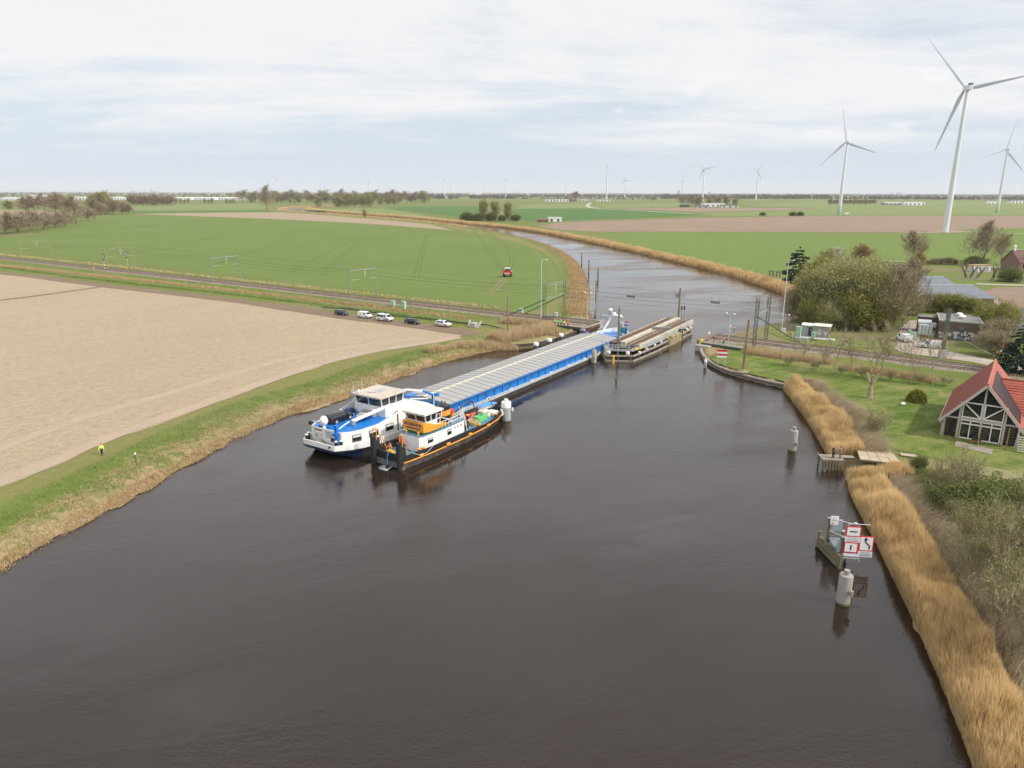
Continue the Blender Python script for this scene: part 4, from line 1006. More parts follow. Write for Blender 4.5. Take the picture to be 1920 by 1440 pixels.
def portal(p0, p1, h0, h1, label, kind, mat, z=1.9):
    o = thing('catenary_portal', label, 'rail portal', (*p0, z)); d = Vector((p1[0] - p0[0], p1[1] - p0[1], 0))
    masts = (((0, 0, -.6), h0), ((d.x, d.y, -.6), h1))
    for p, hh in masts:
        mb = MB()
        if kind == 'lattice': lattice(mb, p, hh + .6, .62)
        elif kind == 'post': mb.cyl(p, (p[0], p[1], hh), .24, .15, 8).cyl((p[0], p[1], hh), (p[0], p[1], hh + .45), .2, .03, 6)
        else: mb.beam(p, (p[0], p[1], hh), .3, .26)
        mb.build('mast', mat, o)
    mb = MB(); a, b = Vector((0, 0, h0 - .8)), d + Vector((0, 0, h1 - .8))
    if kind == 'lattice':
        for lo in (0, -3.6):
            A, B_ = a + Vector((0, 0, lo)), b + Vector((0, 0, lo)); n = 8
            for s in (0, .45): mb.beam(A + Vector((0, 0, s)), B_ + Vector((0, 0, s)), .08)
            for i in range(n): mb.beam(A.lerp(B_, i / n) + Vector((0, 0, .45 * (i % 2))), A.lerp(B_, (i + 1) / n) + Vector((0, 0, .45 * ((i + 1) % 2))), .05)
    elif kind == 'post':
        n = 10
        for i in range(n):
            f, g_ = i / n, (i + 1) / n; mb.beam(a.lerp(b, f) + Vector((0, 0, .55 * math.sin(math.pi * f))), a.lerp(b, g_) + Vector((0, 0, .55 * math.sin(math.pi * g_))), .2)
    else:
        mb.beam(a, b, .24, .3)
    mb.build('crossbeam', mat if kind != 'lattice' else M('pale_lattice_steel', (.24, .26, .22), .6, .15, 2), o)
    m = a.lerp(b, .55); mb = MB(); mb.beam(m + d.normalized() * -.45, m + Vector((0, 0, -2.2)), .08).beam(m + d.normalized() * .6, m + Vector((0, 0, -2.2)), .08).beam(m + Vector((0, 0, -2.2)), m + Vector((0, 0, -2.9)), .07); mb.build('drop_bracket', GALV, o)
    q = a.lerp(b, .3) + Vector((0, 0, -3.2)); MB().beam(a + Vector((0, 0, -3.2)), q, .07).beam(b + Vector((0, 0, -3.2)), a.lerp(b, .75) + Vector((0, 0, -3.2)), .07).build('cantilever_arm', GALV, o)
    return o


LBROWN = M('brown_portal_paint', (.30, .215, .14), .7, .15, 2)
LGREY = M('grey_green_portal_paint', (.20, .25, .22), .65, .15, 2)
PORT = [((-263.3, 385.7), (-253.1, 396.0), 9.4, 9.8, 'brown overhead line portal farthest left over the railway', 'post', LBROWN),
        ((-186.2, 329.5), (-179.8, 341.4), 10.1, 10.1, 'brown overhead line portal with the two striped signals', 'post', LBROWN),
        ((-119.1, 283.9), (-112.5, 295.2), 10.6, 10.6, 'grey green overhead line portal in the middle of the left railway', 'beam', LGREY),
        ((-53.4, 236.3), (-47.2, 247.6), 10.9, 10.6, 'grey overhead line portal near the parked cars', 'beam', M('dull_grey_portal', (.24, .245, .22), .7, .15, 2)),
        ((9.0, 195.4), (15.0, 205.2), 10.9, 11.1, 'green lattice portal at the left end of the railway bridge', 'lattice', LATTICE),
        ((57.1, 164.5), (63.6, 175.2), 11.7, 11.4, 'green lattice portal at the right end of the railway bridge', 'lattice', LATTICE)]
for p in PORT: portal(*p)
# splayed concrete foot of the fourth portal and the long stays
o = thing('steel_stay', 'dark slanting stay behind the left lattice portal', 'stay', (9, 195.4, 2)); MB().beam((0, 0, 6.5), (-13, 8, -.5), .22).build('strut', DSTEEL, o)
o = thing('steel_stay', 'dark slanting stay at the rear mast of the left lattice portal', 'stay', (15, 205.2, 2)); MB().beam((0, 0, 6.5), (-12, 7, -.5), .22).build('strut', DSTEEL, o)
o = thing('steel_stay', 'long slanting stay running down from the right lattice portal', 'stay', (57.1, 164.5, 2)); MB().beam((0, 0, 7.2), (13, -4, -.6), .22).build('strut', LATTICE, o)
# a mast in front of the brick substation
o = thing('catenary_mast', 'green lattice mast in front of the brick substation', 'mast', (*at(1766, 668, 1.6), 1.4)); mb = MB(); lattice(mb, (0, 0, 0), 11, .5, .14, .8); mb.build('mast', LATTICE, o)
MB().box((0, 0, .4), (1.3, 1.1, 2.6)).build('concrete_foot', CONC, o)
MB().beam((0, 0, 6), (11, -6, 0), .06).build('guy_wire', GALV, o)


def wires(pts, label, r=.028, sag=.5):
    o = thing('overhead_wire', label, 'wire', pts[0]); p0 = Vector(pts[0]); mb = MB()
    for a, b in zip(pts, pts[1:]):
        a, b = Vector(a) - p0, Vector(b) - p0; n = 7; q = [a.lerp(b, i / n) - Vector((0, 0, sag * 4 * (i / n) * (1 - i / n))) for i in range(n + 1)]; mb.tube(q, r, 4)
    mb.build('wire', DSTEEL, o); return o


PA = [Vector((p[0][0], p[0][1], 1.9)) for p in PORT]; PB = [Vector((p[1][0], p[1][1], 1.9)) for p in PORT]
for f, hgt_, sg, lab in [(.22, 7.6, .4, 'front track contact wire strung across the river'), (.75, 7.6, .4, 'rear track contact wire strung across the river'), (.22, 9.3, 1.0, 'front track carrier wire strung across the river'), (.75, 9.3, 1.0, 'rear track carrier wire strung across the river'), (.02, 10.6, .8, 'top feeder wire on the near portal masts'), (.98, 10.6, .8, 'top feeder wire on the far portal masts')]:
    wires([tuple(a.lerp(b, f) + Vector((0, 0, hgt_))) for a, b in zip(PA, PB)], lab, .019, sg)


def hang_board(px, py, z, label, w=2.6, rz=-.6):
    x, y = at(px, py, z); o = thing('wire_marker_board', label, 'board', (x, y, z), rz); MB().box((0, 0, 0), (w, .12, .62)).build('panel', M('grey_brown_board', (.21, .19, .175), .7, .1, 3), o); MB().box((0, 0, .36), (w + .1, .14, .1)).build('frame', GALV, o)
    MB().cyl((-w * .4, 0, .4), (-w * .4, 0, 1.6), .03).cyl((w * .4, 0, .4), (w * .4, 0, 1.6), .03).build('hanger', DSTEEL, o)


hang_board(1183, 556, 8.6, 'grey board hanging on the wires left of midstream')
hang_board(1341, 567, 8.6, 'grey board hanging on the wires right of midstream')
hang_board(1240, 616, 4.6, 'long grey board lying across the swing bridge girders', 4.6, -.1)
hang_board(1027, 594, 2.9, 'long grey steel box beside the left lattice portal', 4.2, -.35)


def signal(px, py, h, label, face):
    x, y = at(px, py, 2); o = thing('railway_signal', label, 'signal', (x, y, 1.9)); n = 7
    for k in range(n): MB().cyl((0, 0, h * .62 * k / n), (0, 0, h * .62 * (k + 1) / n), .16, .16, 8).build('mast_band', WHITE if k % 2 else BLACK, o)
    MB().cyl((0, 0, h * .62), (0, 0, h * .72), .1, .1, 8).build('neck', BLACK, o)
    mb = MB(); pr = [(.48 * math.cos(t), .48 * math.sin(t)) for t in [math.pi * i / 8 for i in range(9)]]; prof = [(x_, z_ + .7) for x_, z_ in pr] + [(-.48, -.7), (.48, -.7)][:2]
    mb.loft([[(x_, yy, z_ + h * .86) for x_, z_ in prof] for yy in (-.1, .1)]); mb.build('signal_head', BLACK, o)
    MB().box((0, face * -.13, h * .86 + .05), (.5, .05, 1.3)).build('white_panel', WHITE, o)
    for k in range(3): MB().cyl((0, face * -.15, h * .86 - .4 + .4 * k), (0, face * -.2, h * .86 - .4 + .4 * k), .11, .11, 10).build('lens', BLACK, o)


signal(197, 506, 7.4, 'black and white striped railway signal left of the near track', 1)
signal(240, 501, 7.4, 'black and white striped railway signal right of the far track', 1)


def cabinet(px, py, w, d, h, label, mat=PALEGREEN, z=1.8, rz=-.55):
    x, y = at(px, py, z); z = max(gz(x, y), .8); o = thing('trackside_cabinet', label, 'cabinet', (x, y, z - .05), rz)
    MB().rbox((0, 0, h / 2 + .12), (w, d, h), .04).build('housing', mat, o); MB().box((0, 0, .06), (w * .9, d * .9, .16)).build('plinth', CONC, o); MB().box((0, 0, h + .15), (w * 1.08, d * 1.1, .07)).build('lid', mat, o)
    for s in (-1, 1): MB().box((s * w * .24, -d / 2 - .012, h * .5 + .12), (w * .44, .03, h * .86)).build('door', mat, o)


cabinet(737, 573, 1.3, .8, 1.6, 'shorter pale green cabinet beside the left railway')
cabinet(757, 577, 1.4, .9, 2.5, 'taller pale green cabinet beside the left railway')
cabinet(977, 585, 1.3, .8, 1.6, 'pale green cabinet behind the left railway near the bridge')
cabinet(1496, 632, 1.2, .9, 2.7, 'tall green cabinet in front of the trackside hut', z=1.3)
cabinet(1524, 635, .9, .6, 1.7, 'small green cabinet in front of the trackside hut', z=1.3)
cabinet(1496, 640, 1.2, .7, 1.0, 'low grey box left in front of the trackside hut', STEEL, 1.3)
cabinet(1510, 641, 1.1, .7, .95, 'low grey box right in front of the trackside hut', STEEL, 1.3)
cabinet(1583, 648, 1.0, 1.0, 1.5, 'grey concrete box between hut and white vans', CONC, 1.3)
cabinet(1042, 592, 1.0, .7, 1.5, 'small grey cabinet between the left portal masts', GALV, 2.0)
cabinet(1469, 624, .9, .6, 1.2, 'small white cabinet at the foot of the right lamp post', WHITE, 1.3)
for (px, py, lab) in [(176, 505, 'yellow railway box left of the striped signals'), (237, 501, 'yellow railway box at the far striped signal')]: cabinet(px, py, .9, .7, .8, lab, YELLOW, 2.0)


def lamp_post(px, py, h, label, z=1.3, arm=(1.3, .5)):
    x, y = at(px, py, z); o = thing('lamp_post', label, 'lamp post', (x, y, z - .1)); MB().cyl((0, 0, 0), (0, 0, h), .17, .085, 10).build('pole', GALV, o); MB().cyl((0, 0, 0), (0, 0, 1.2), .21, .19, 10).build('base_sleeve', GALV, o)
    MB().beam((0, 0, h), (arm[0], arm[1], h + .1), .07).build('bracket', GALV, o); MB().rbox((arm[0] * 1.2, arm[1] * 1.2, h + .1), (.75, .32, .14), .04, math.atan2(arm[1], arm[0])).build('lamp_head', GALV, o)


lamp_post(1014, 603, 17.4, 'tall grey lamp post at the left bridge end', 1.5)
lamp_post(1465, 621, 18.6, 'tall grey lamp post at the right bridge end', 1.5)


def platform_lamp(px, py, h, label, z=2.0):
    x, y = at(px, py, z); o = thing('twin_lamp', label, 'lamp post', (x, y, z), -.6); MB().cyl((0, 0, 0), (0, 0, h), .10, .06, 8).build('pole', GALV, o); MB().beam((-.9, 0, h), (.9, 0, h), .06).build('crossarm', GALV, o)
    for s in (-1, 1): MB().lathe((s * .9, 0, h), [(.02, .28), (.22, .12), (.26, -.02), (.16, -.1)], 10).build('lamp_head', WHITE, o)


platform_lamp(1101, 599, 7.6, 'twin headed lamp on the left bridge abutment')
platform_lamp(1365, 646, 7.4, 'twin headed lamp on the right bridge abutment')
platform_lamp(1471, 613, 3.4, 'small twin lamp behind the right lamp post', 1.3)


def pole(px, py, h, label, mat, z=1.0, r=.22, name='timber_pole', n=9):
    x, y = at(px, py, z); o = thing(name, label, 'pole', (x, y, min(z, 0 if z <= 0 else z) - 1.2)); MB().cyl((0, 0, 0), (0, 0, h + 1.2), r, r * .86, n).build('post', mat, o)
    MB().cyl((0, 0, h + 1.2), (0, 0, h + 1.32), r * .98, r * .8, n).build('cap', DSTEEL, o); MB().cyl((0, 0, h * .75 + 1.2), (0, 0, h * .75 + 1.3), r * 1.03, r * 1.03, n).build('band', GALV, o); return o


pole(952, 637, 10.7, 'tall brown timber pole standing in the reeds left of the barge', BROWNPOST, 1.0)
pole(1116, 590, 10.5, 'tall brown timber pole in the river at the left abutment', BROWNPOST, 0, .25)
o = pole(1393, 695, 10.6, 'tall leaning brown timber pole on the right lawn', BROWNPOST, 1.2, .27); o.rotation_euler = (0, R(1.6), 0)
x, y = at(1393, 697, 1.2); tag(MB().add([(x + 1.6 * math.cos(a) * (1 + .25 * math.sin(3 * a)), y + 1.3 * math.sin(a), 1.18) for a in [6.283 * i / 14 for i in range(14)]] + [(x, y, 1.75)], [(i, (i + 1) % 14, 14) for i in range(14)]).build('soil_mound', M('earth', (.22, .17, .12), .95, .2, 2), kind='structure'), 'earth mound around the leaning pole', 'mound', kind='structure')
pole(1158, 662, 10.5, 'dark timber pole at the near end of the swing bridge', OLDWOOD, .5, .24)
pole(1272, 600, 9.3, 'brown timber pole with a grey board at the far bridge end', BROWNPOST, 1.0, .28)
for i, (px, py, h) in enumerate([(1090.5, 495, 5.9), (1104, 511, 5.9), (1121, 526, 5.1)]): pole(px, py, h, 'dark mooring pile in the river bend, %s' % ('farthest of three', 'middle of three', 'nearest of three')[i], OLDWOOD, 0, .34, 'mooring_pile')
x, y = at(1272, 600, 1); o = thing('back_board', 'grey notice board seen from behind on the far timber pole', 'board', (x, y, 8.2)); MB().box((0, .3, 0), (3.1, .08, 1.3)).build('panel', STEEL, o)
for k in (-.45, .45): MB().box((0, .24, k), (3.0, .06, .08)).build('rail', GALV, o)
for k in (0, 1): 
    x, y = at(1277 + 5 * k, 598, 2); o = thing('navigation_light', '%s black navigation light at the far bridge end' % ('left', 'right')[k], 'signal light', (x, y, 1.5)); MB().cyl((0, 0, 0), (0, 0, 3.2), .05).build('mast', DSTEEL, o); MB().box((0, 0, 3.7), (.34, .3, 1.1)).build('light_box', BLACK, o)
    for j in (0, 1): MB().cyl((0, -.16, 3.45 + .5 * j), (0, -.2, 3.45 + .5 * j), .1, .1, 8).build('lens', DSTEEL, o)


# ------------------------------------------------------------------ bridge abutments
def railing(o, pts, h=1.05, step=1.8, mat=GALV, r=.03, mids=1, name='railing'):
    mb = MB()
    for a, b in zip(pts, pts[1:]):
        a, b = Vector(a), Vector(b); n = max(1, round((b - a).length / step))
        for i in range(n + 1): p = a.lerp(b, i / n); mb.cyl(p, p + Vector((0, 0, h)), r, r, 5)
        for k in range(mids + 1): z = Vector((0, 0, h * (1 - k / (mids + 1)))); mb.cyl(a + z, b + z, r, r, 5)
    mb.build(name, mat, o)


RA = math.radians(-33.5)
o = thing('bridge_abutment', 'timber and steel left abutment of the railway bridge', 'abutment', (*RAIL_L[-1], 0), RA)
MB().box((-1.5, 0, .2), (4.0, 10.5, 2.9)).build('wall', CONC, o); MB().box((-4.5, -5.6, 1.75), (11, 2.0, .22)).build('side_walkway', TIMBER, o); MB().box((-5, 5.6, 1.75), (12, 2.2, .22)).build('side_walkway', TIMBER, o)
MB().box((-4.5, -6.65, 1.55), (11, .15, .6)).build('edge_girder', DSTEEL, o)
railing(o, [(-10, -6.5, 1.86), (1, -6.5, 1.86)], mat=DSTEEL); railing(o, [(-11, 6.6, 1.86), (1, 6.6, 1.86)], mat=DSTEEL)
MB().box((.9, -1, 1.35), (.8, 9, .55)).build('bearing_beam', M('dark_rust', (.12, .07, .045), .9, .35, 2, dirt=(.06, .045, .035)), o)
for k in range(5): MB().beam((2.0, -7 + 1.2 * k, .1), (3.4, -7.5 + 1.2 * k, 2.2), .25).build('rusty_brace', RUST, o)
MB().box((1.0, -7.8, 1.5), (1.3, 1.0, .5)).build('junction_box', STEEL, o)
o = thing('bridge_abutment', 'concrete and timber right abutment of the railway bridge', 'abutment', (*RAIL_R[0], 0), math.radians(-40))
MB().box((1.5, 0, .2), (4.0, 10.5, 2.9)).build('wall', CONC, o); MB().box((5, -5.8, 1.75), (10, 2.2, .22)).build('side_walkway', TIMBER, o); MB().box((6, 5.6, 1.75), (13, 2.0, .22)).build('side_walkway', TIMBER, o)
MB().box((5, -6.95, 1.6), (10, .15, .5)).build('edge_girder', DSTEEL, o); MB().box((1.0, -7.0, .7), (3.5, 3.2, 1.5)).build('landing_step', CONC, o)
railing(o, [(0, -6.8, 1.86), (10, -6.8, 1.86)], mat=GALV); railing(o, [(0, 6.5, 1.86), (12, 6.5, 1.86)], mat=M('rusty_railing', (.38, .30, .24), .8, .2, 3)); MB().box((-.8, -1, 1.6), (1.5, 10, 1.0)).build('bearing_beam', RUST, o)
MB().box((-.3, -6.2, 1.9), (.5, 1.5, 1.0)).build('yellow_board', M('yellow_green_board', (.55, .55, .04), .5, .1, 2), o)
for s, lab in ((-6.4, 'near'), (5.9, 'far')):
    px = Vector((math.cos(R(-40)) * 1.6 - math.sin(R(-40)) * s, math.sin(R(-40)) * 1.6 + math.cos(R(-40)) * s)); q = thing('marker_light', 'white round bridge marker on the %s side of the right abutment' % lab, 'marker', (RAIL_R[0][0] + px.x, RAIL_R[0][1] + px.y, 1.86))
    MB().cyl((0, 0, 0), (0, 0, 2.2), .04).build('post', GALV, q); MB().ball((0, 0, 2.4), (.28, .12, .34)).build('disc', WHITE, q)
o = thing('ladder_frame', 'grey ladder frame beside the timber pole at the left abutment', 'ladder', (*at(1110, 592, 0), 0), .2); mb = MB()
for s in (-.6, .6): mb.beam((s, 0, -1), (s, 0, 10), .1)
for k in range(9): mb.beam((-.6, 0, 1 + k), (.6, 0, 1 + k), .07)
mb.build('frame', GALV, o); MB().box((0, 0, 3.0), (2.0, .3, 2.6)).build('back_panel', STEEL, o)

# timber quay on the right and sheet pile wall on the left
def wall_along(name, P, z0, z1, t, mat, label, cat='quay wall'):
    o = thing(name, label, cat, (*P[0], 0)); Q = [(x - P[0][0], y - P[0][1]) for x, y in smooth_line(P, 1)]; A, B_ = offset(Q, t / 2), offset(Q, -t / 2)
    n = len(Q); mb = MB(); mb.loft([[(*a, z0), (*a, z1), (*b, z1), (*b, z0)] for a, b in zip(A, B_)]); mb.build('wall', mat, o); return o, Q


o, Q = wall_along('timber_quay', quay, -1.6, .82, .3, M('black_tarred_timber', (.045, .04, .035), .8, .3, 2), 'curved dark timber quay wall around the right lawn')
A = offset(Q, .28)
for zz in (.25, .72):
    mb = MB(); mb.loft([[(*a, zz - .12), (*a, zz + .12), (*b, zz + .12), (*b, zz - .12)] for a, b in zip(offset(Q, .36), offset(Q, .17))]); mb.build('waling', TIMBER, o)
MB().loft([[(*a, .83), (*a, .95), (*b, .95), (*b, .83)] for a, b in zip(offset(Q, .3), offset(Q, -.35))]).build('coping', TIMBER, o)
wall_along('sheet_pile_wall', W2([(1118, 606), (1090, 622), (1050, 640), (1000, 651), (965, 653)]), -1.6, 1.0, .35, M('rusty_sheet_pile', (.06, .05, .042), .85, .3, 2), 'dark sheet pile wall behind the barge below the reeds')


def dolphin(px, py, h, r, label, mat, top=WHITE, knob=True, cleats=((-1, 1.0),), z=0, white_cap=False, name='mooring_bollard'):
    x, y = at(px, py, z); o = thing(name, label, 'bollard', (x, y, 0)); b = h * .86
    MB().lathe((0, 0, -1.5), [(r, 0), (r, 1.5 + b * .96), (r * .95, 1.5 + b), (.02, 1.5 + b + .02)], 18).build('column', mat, o, smooth=True)
    if white_cap: MB().lathe((0, 0, b * .74), [(r * 1.02, 0), (r * 1.02, b * .265), (r * .95, b * .29), (.02, b * .3)], 18).build('cap_ring', WHITE, o, smooth=True)
    if knob: MB().lathe((0, 0, b), [(r * .36, -.05), (r * .36, h * .10), (r * .42, h * .105), (r * .42, h * .14), (.02, h * .145)], 12).build('mooring_knob', top, o, smooth=True)
    MB().lathe((0, 0, -.3), [(r * 1.008, 0), (r * 1.008, .52)], 18).build('tide_stain', M('tide_stain', (.13, .105, .05), .8, .3, 3), o)
    for a, zz in cleats:
        c = Vector((math.cos(a) * r, math.sin(a) * r, zz)); e = c + Vector((math.cos(a), math.sin(a), 0)) * .28
        MB().cyl(c, e, .13, .13, 8).cyl(e - Vector((0, 0, .3)), e + Vector((0, 0, .3)), .14, .17, 8).build('side_cleat', top, o)
    return o


PILE = M('pale_concrete_pile', (.31, .29, .27), .8, .10, 1.5, stretch=(1, 1, .25), dirt=(.22, .215, .15), dscale=.9)
dolphin(1580, 1131, 3.45, .62, 'nearest concrete mooring bollard beside the wooden sign post', PILE, PILE, cleats=((-1.3, 1.5),))
dolphin(1485, 845, 3.7, .60, 'concrete mooring bollard in the river left of the jetty', PILE, PILE, cleats=((-1.3, 1.3),))
dolphin(949, 789, 3.8, .80, 'thick grey mooring bollard with white cap at the tug end', M('grey_pile', (.30, .305, .295), .8, .1, 2), cleats=((-2.4, 1.9), (-.1, 2.0), (-2.2, 1.5)), white_cap=True)
dolphin(1113.5, 681, 3.5, .55, 'concrete mooring bollard between barge and swing bridge', M('tan_pile', (.36, .32, .25), .85, .12, 2), PILE, cleats=((-1.5, 1.3),))
for i, (px, py) in enumerate([(1052, 642), (1030, 652), (1005, 660)]): dolphin(px, py, 2.6, .62, 'white topped mooring pile behind the barge, %s' % ('farthest of three', 'middle of three', 'nearest of three')[i], DSTEEL, WHITE, False, (), 0, True)
dolphin(1322, 691, 2.2, .32, 'slim white mooring post at the corner of the timber quay', PILE, WHITE, True, (), 0, True)


# ------------------------------------------------------------------ opened swing bridge and its timber fender
BA = math.atan2(200.5 - 168.3, 46.5 - 26.9)                # direction of the opened span
BO = Vector((26.4, 164.8, 0)); bu = Vector((math.cos(BA), math.sin(BA), 0)); bn = Vector((-bu.y, bu.x, 0))
sb = thing('swing_bridge', 'opened railway swing bridge of cream steel girders with rusty rails', 'bridge', BO, BA)
GIRD = M('cream_girder_paint', (.47, .435, .345), .65, .12, .6, dirt=(.30, .235, .16), dscale=.7)
PALEG = M('pale_green_girder', (.36, .40, .33), .65, .1, .8, dirt=(.33, .33, .26))
LB = 40.0
for y, w, zt in ((3.7, .28, 2.65), (.25, 1.35, 3.0), (-3.9, .45, 2.75)):
    MB().box((LB / 2, y, zt - .6), (LB, w, 1.2)).build('main_girder', GIRD, sb)
for y in (3.0, 1.55, -1.15, -2.75): MB().box((LB / 2, y, 2.28), (LB, .5, .7)).build('track_girder', RUST, sb)
for y in (3.0, 1.55, -1.15, -2.75): MB().beam((-.3, y, 2.74), (LB + .3, y, 2.74), .16, .2).build('rail', RAILM, sb)
for y in (2.3, -1.95): MB().box((LB / 2, y, 2.42), (LB, .8, .10)).build('deck_plank', M('dark_bridge_deck', (.075, .062, .05), .9, .25, 1.5), sb); MB().box((LB / 2, y + .55, 2.52), (LB, .16, .1)).build('guard_strip', GIRD, sb)
for y in (3.3, -3.25): MB().box((LB / 2, y, 2.5), (LB, .22, .08)).build('rust_strip', RUST, sb)
mb = MB()
for k in range(9): mb.box((2 + k * 4.5, 0, 1.75), (.35, 7.6, .5))
mb.build('cross_girders', DSTEEL, sb)
MB().lathe((LB * .52, 0, -1), [(3.4, 0), (3.4, 2.2), (3.0, 2.5), (.1, 2.5)], 24).build('pivot_pier', CONC, sb)
MB().box((LB * .55, -3.9, 2.1), (7.5, .7, .9)).build('side_locker', PALEG, sb)

FG = lambda px, py, z: (lambda q: ((Vector((q[0], q[1], 0)) - BO).dot(bu), (Vector((q[0], q[1], 0)) - BO).dot(bn)))(at(px, py, z))
fd = thing('bridge_fender', 'long weathered timber guide fender around the opened swing bridge', 'fender', BO, BA)
ring = [(-2.2, 4.6), (-9.6, .2), (-7.0, -5.2), (5.5, -6.0), (20, -6.2), (33, -6.0), (35.5, -4.8), (37.5, -1)]
inner = [Vector(p) for p in ring]
for zz, hh in ((.26, .42), (1.48, .32)):
    for a, b in zip(ring, ring[1:]):
        if zz > 1 and a[0] > 5 and a[0] < 19: b = (min(b[0], 14), a[1])
        MB().beam((*a, zz), (*b, zz), .42, hh).build('waling_beam', TIMBER, fd)
posts = [(-9.5, .2), (-8.2, -2.5), (-7, -5.0)] + [(x, -5.7) for x in (-3.5, -.3, 3, 6.2, 9.5, 12.5, 25, 28, 31, 34)] + [(36, -3), (-6, 2.4)]
for x, y in posts: MB().cyl((x, y + .3, -1.6), (x, y + .3, 1.75), .2, .2, 8).build('pile', OLDWOOD, fd)
for x in (-3.5, 1, 6.2, 10.5, 27, 30.5, 33.5):
    MB().cyl((x, -5.4, 1.5), (x, -5.4, 1.95), .34, .34, 12).build('white_pile_cap', WHITE, fd)
MB().cyl((-7.6, .5, 1.6), (-7.6, .5, 2.15), .45, .45, 12).build('white_pile_cap', WHITE, fd); MB().cyl((-6.2, -3.6, 1.6), (-6.2, -3.6, 2.15), .45, .45, 12).build('white_pile_cap', WHITE, fd)
# walkway round the end
WALKG = M('dull_walkway_steel', (.27, .28, .28), .6, .15, 2, dirt=(.17, .16, .14)); wk = [(-1.5, 4.2), (-6.4, 1.4), (-4.4, -3.6), (3, -4.6), (13.5, -4.9)]
MB().loft([[(*a, 2.12), (*a, 2.24), (*b, 2.24), (*b, 2.12)] for a, b in zip(offset(wk, .55), offset(wk, -.55))]).build('walkway', WALKG, fd)
MB().loft([[(*a, 1.95), (*a, 2.2), (*b, 2.2), (*b, 1.95)] for a, b in zip(offset(wk, -.56), offset(wk, -.64))]).build('walkway_edge', WALKG, fd)
railing(fd, [(*p, 2.24) for p in offset(wk, -.5)], 1.05, 1.7, GALV, .035); railing(fd, [(*p, 2.24) for p in offset(wk, .5)][:3], 1.05, 1.7, GALV, .035)
MB().box((18.5, -5.7, .6), (9.5, 1.5, 3.0)).build('boarded_landing', M('algae_timber', (.30, .235, .13), .9, .3, 1.5, dirt=(.17, .17, .06), dscale=.9), fd)
for k in range(2): MB().box((15.5 + 3 * k, -6.48, 1.9), (.25, .06, .9)).build('dark_gap', BLACK, fd)
wk2 = [(27.5, -4.6), (35.5, -3.6), (38, .5)]
MB().loft([[(*a, 2.12), (*a, 2.24), (*b, 2.24), (*b, 2.12)] for a, b in zip(offset(wk2, .6), offset(wk2, -.6))]).build('walkway', WALKG, fd)
railing(fd, [(*p, 2.24) for p in offset(wk2, -.55)], 1.05, 1.6, GALV, .035)
for x in (14.5, 24.2): MB().cyl((x, -6.3, -1), (x, -6.3, 2.6), .22, .22, 8).build('corner_pile', OLDWOOD, fd)
MB().box((-3.2, -4.55, 2.36), (1.5, .05, .35), R(-10)).build('yellow_plate', YELLOW, fd); MB().box((-1.2, -4.75, 2.36), (1.3, .05, .35), R(-6)).build('yellow_plate', YELLOW, fd)
x, y = at(1150, 682, 0); o = thing('water_gauge', 'yellow water level gauge on the fender corner', 'gauge', (x, y - .1, 0), .25); MB().box((0, 0, .7), (.42, .1, 2.6)).build('scale_board', YELLOW, o)
for k in range(8): MB().box((.08 * (-1) ** k, -.06, -.2 + .25 * k), (.16, .03, .10)).build('tick', BLACK, o)


# ------------------------------------------------------------------ road vehicles
TAIL = M('tail_lamp_red', (.45, .01, .012), .25, .05, 2); HEADL = M('head_lamp', (.75, .78, .8), .15, .05, 2); PLATE = M('yellow_plate_paint', (.80, .55, .03), .5, .05, 2)
PLASTIC = M('grey_plastic', (.05, .05, .055), .7, .1, 4); ALLOY = M('alloy_rim', (.42, .43, .45), .35, .1, 4)
# stations from the tail to the nose: x, half width, sill z, belt z, roof z, roof half width (fractions of length / width / height)
SHAPES = dict(
    estate=[(-.50, .86, .28, .52, .54, .80), (-.485, .94, .20, .60, .66, .78), (-.44, .98, .17, .62, .90, .72), (-.36, 1, .16, .62, .985, .70), (-.10, 1, .15, .61, 1.0, .70), (.08, 1, .15, .60, .985, .69), (.14, 1, .15, .60, .95, .70), (.29, .99, .16, .58, .62, .84), (.40, .96, .17, .52, .55, .84), (.47, .90, .19, .46, .48, .78), (.50, .80, .24, .40, .42, .68)],
    suv=[(-.50, .86, .30, .52, .56, .80), (-.485, .94, .22, .60, .70, .78), (-.44, .98, .20, .62, .92, .74), (-.34, 1, .19, .62, .99, .72), (-.08, 1, .18, .61, 1.0, .72), (.10, 1, .18, .60, .98, .71), (.15, 1, .18, .60, .95, .71), (.29, .99, .19, .60, .63, .86), (.40, .97, .20, .56, .59, .86), (.475, .92, .22, .50, .53, .80), (.50, .82, .26, .42, .46, .70)],
    van=[(-.50, .92, .20, .50, .70, .86), (-.49, .97, .16, .52, .93, .86), (-.46, 1, .15, .53, .985, .86), (-.30, 1, .14, .53, 1.0, .86), (.05, 1, .14, .53, 1.0, .85), (.17, 1, .14, .53, .97, .84), (.21, 1, .14, .53, .94, .83), (.37, .98, .15, .51, .56, .88), (.44, .95, .16, .46, .50, .86), (.48, .89, .18, .40, .44, .80), (.50, .80, .22, .34, .38, .72)])


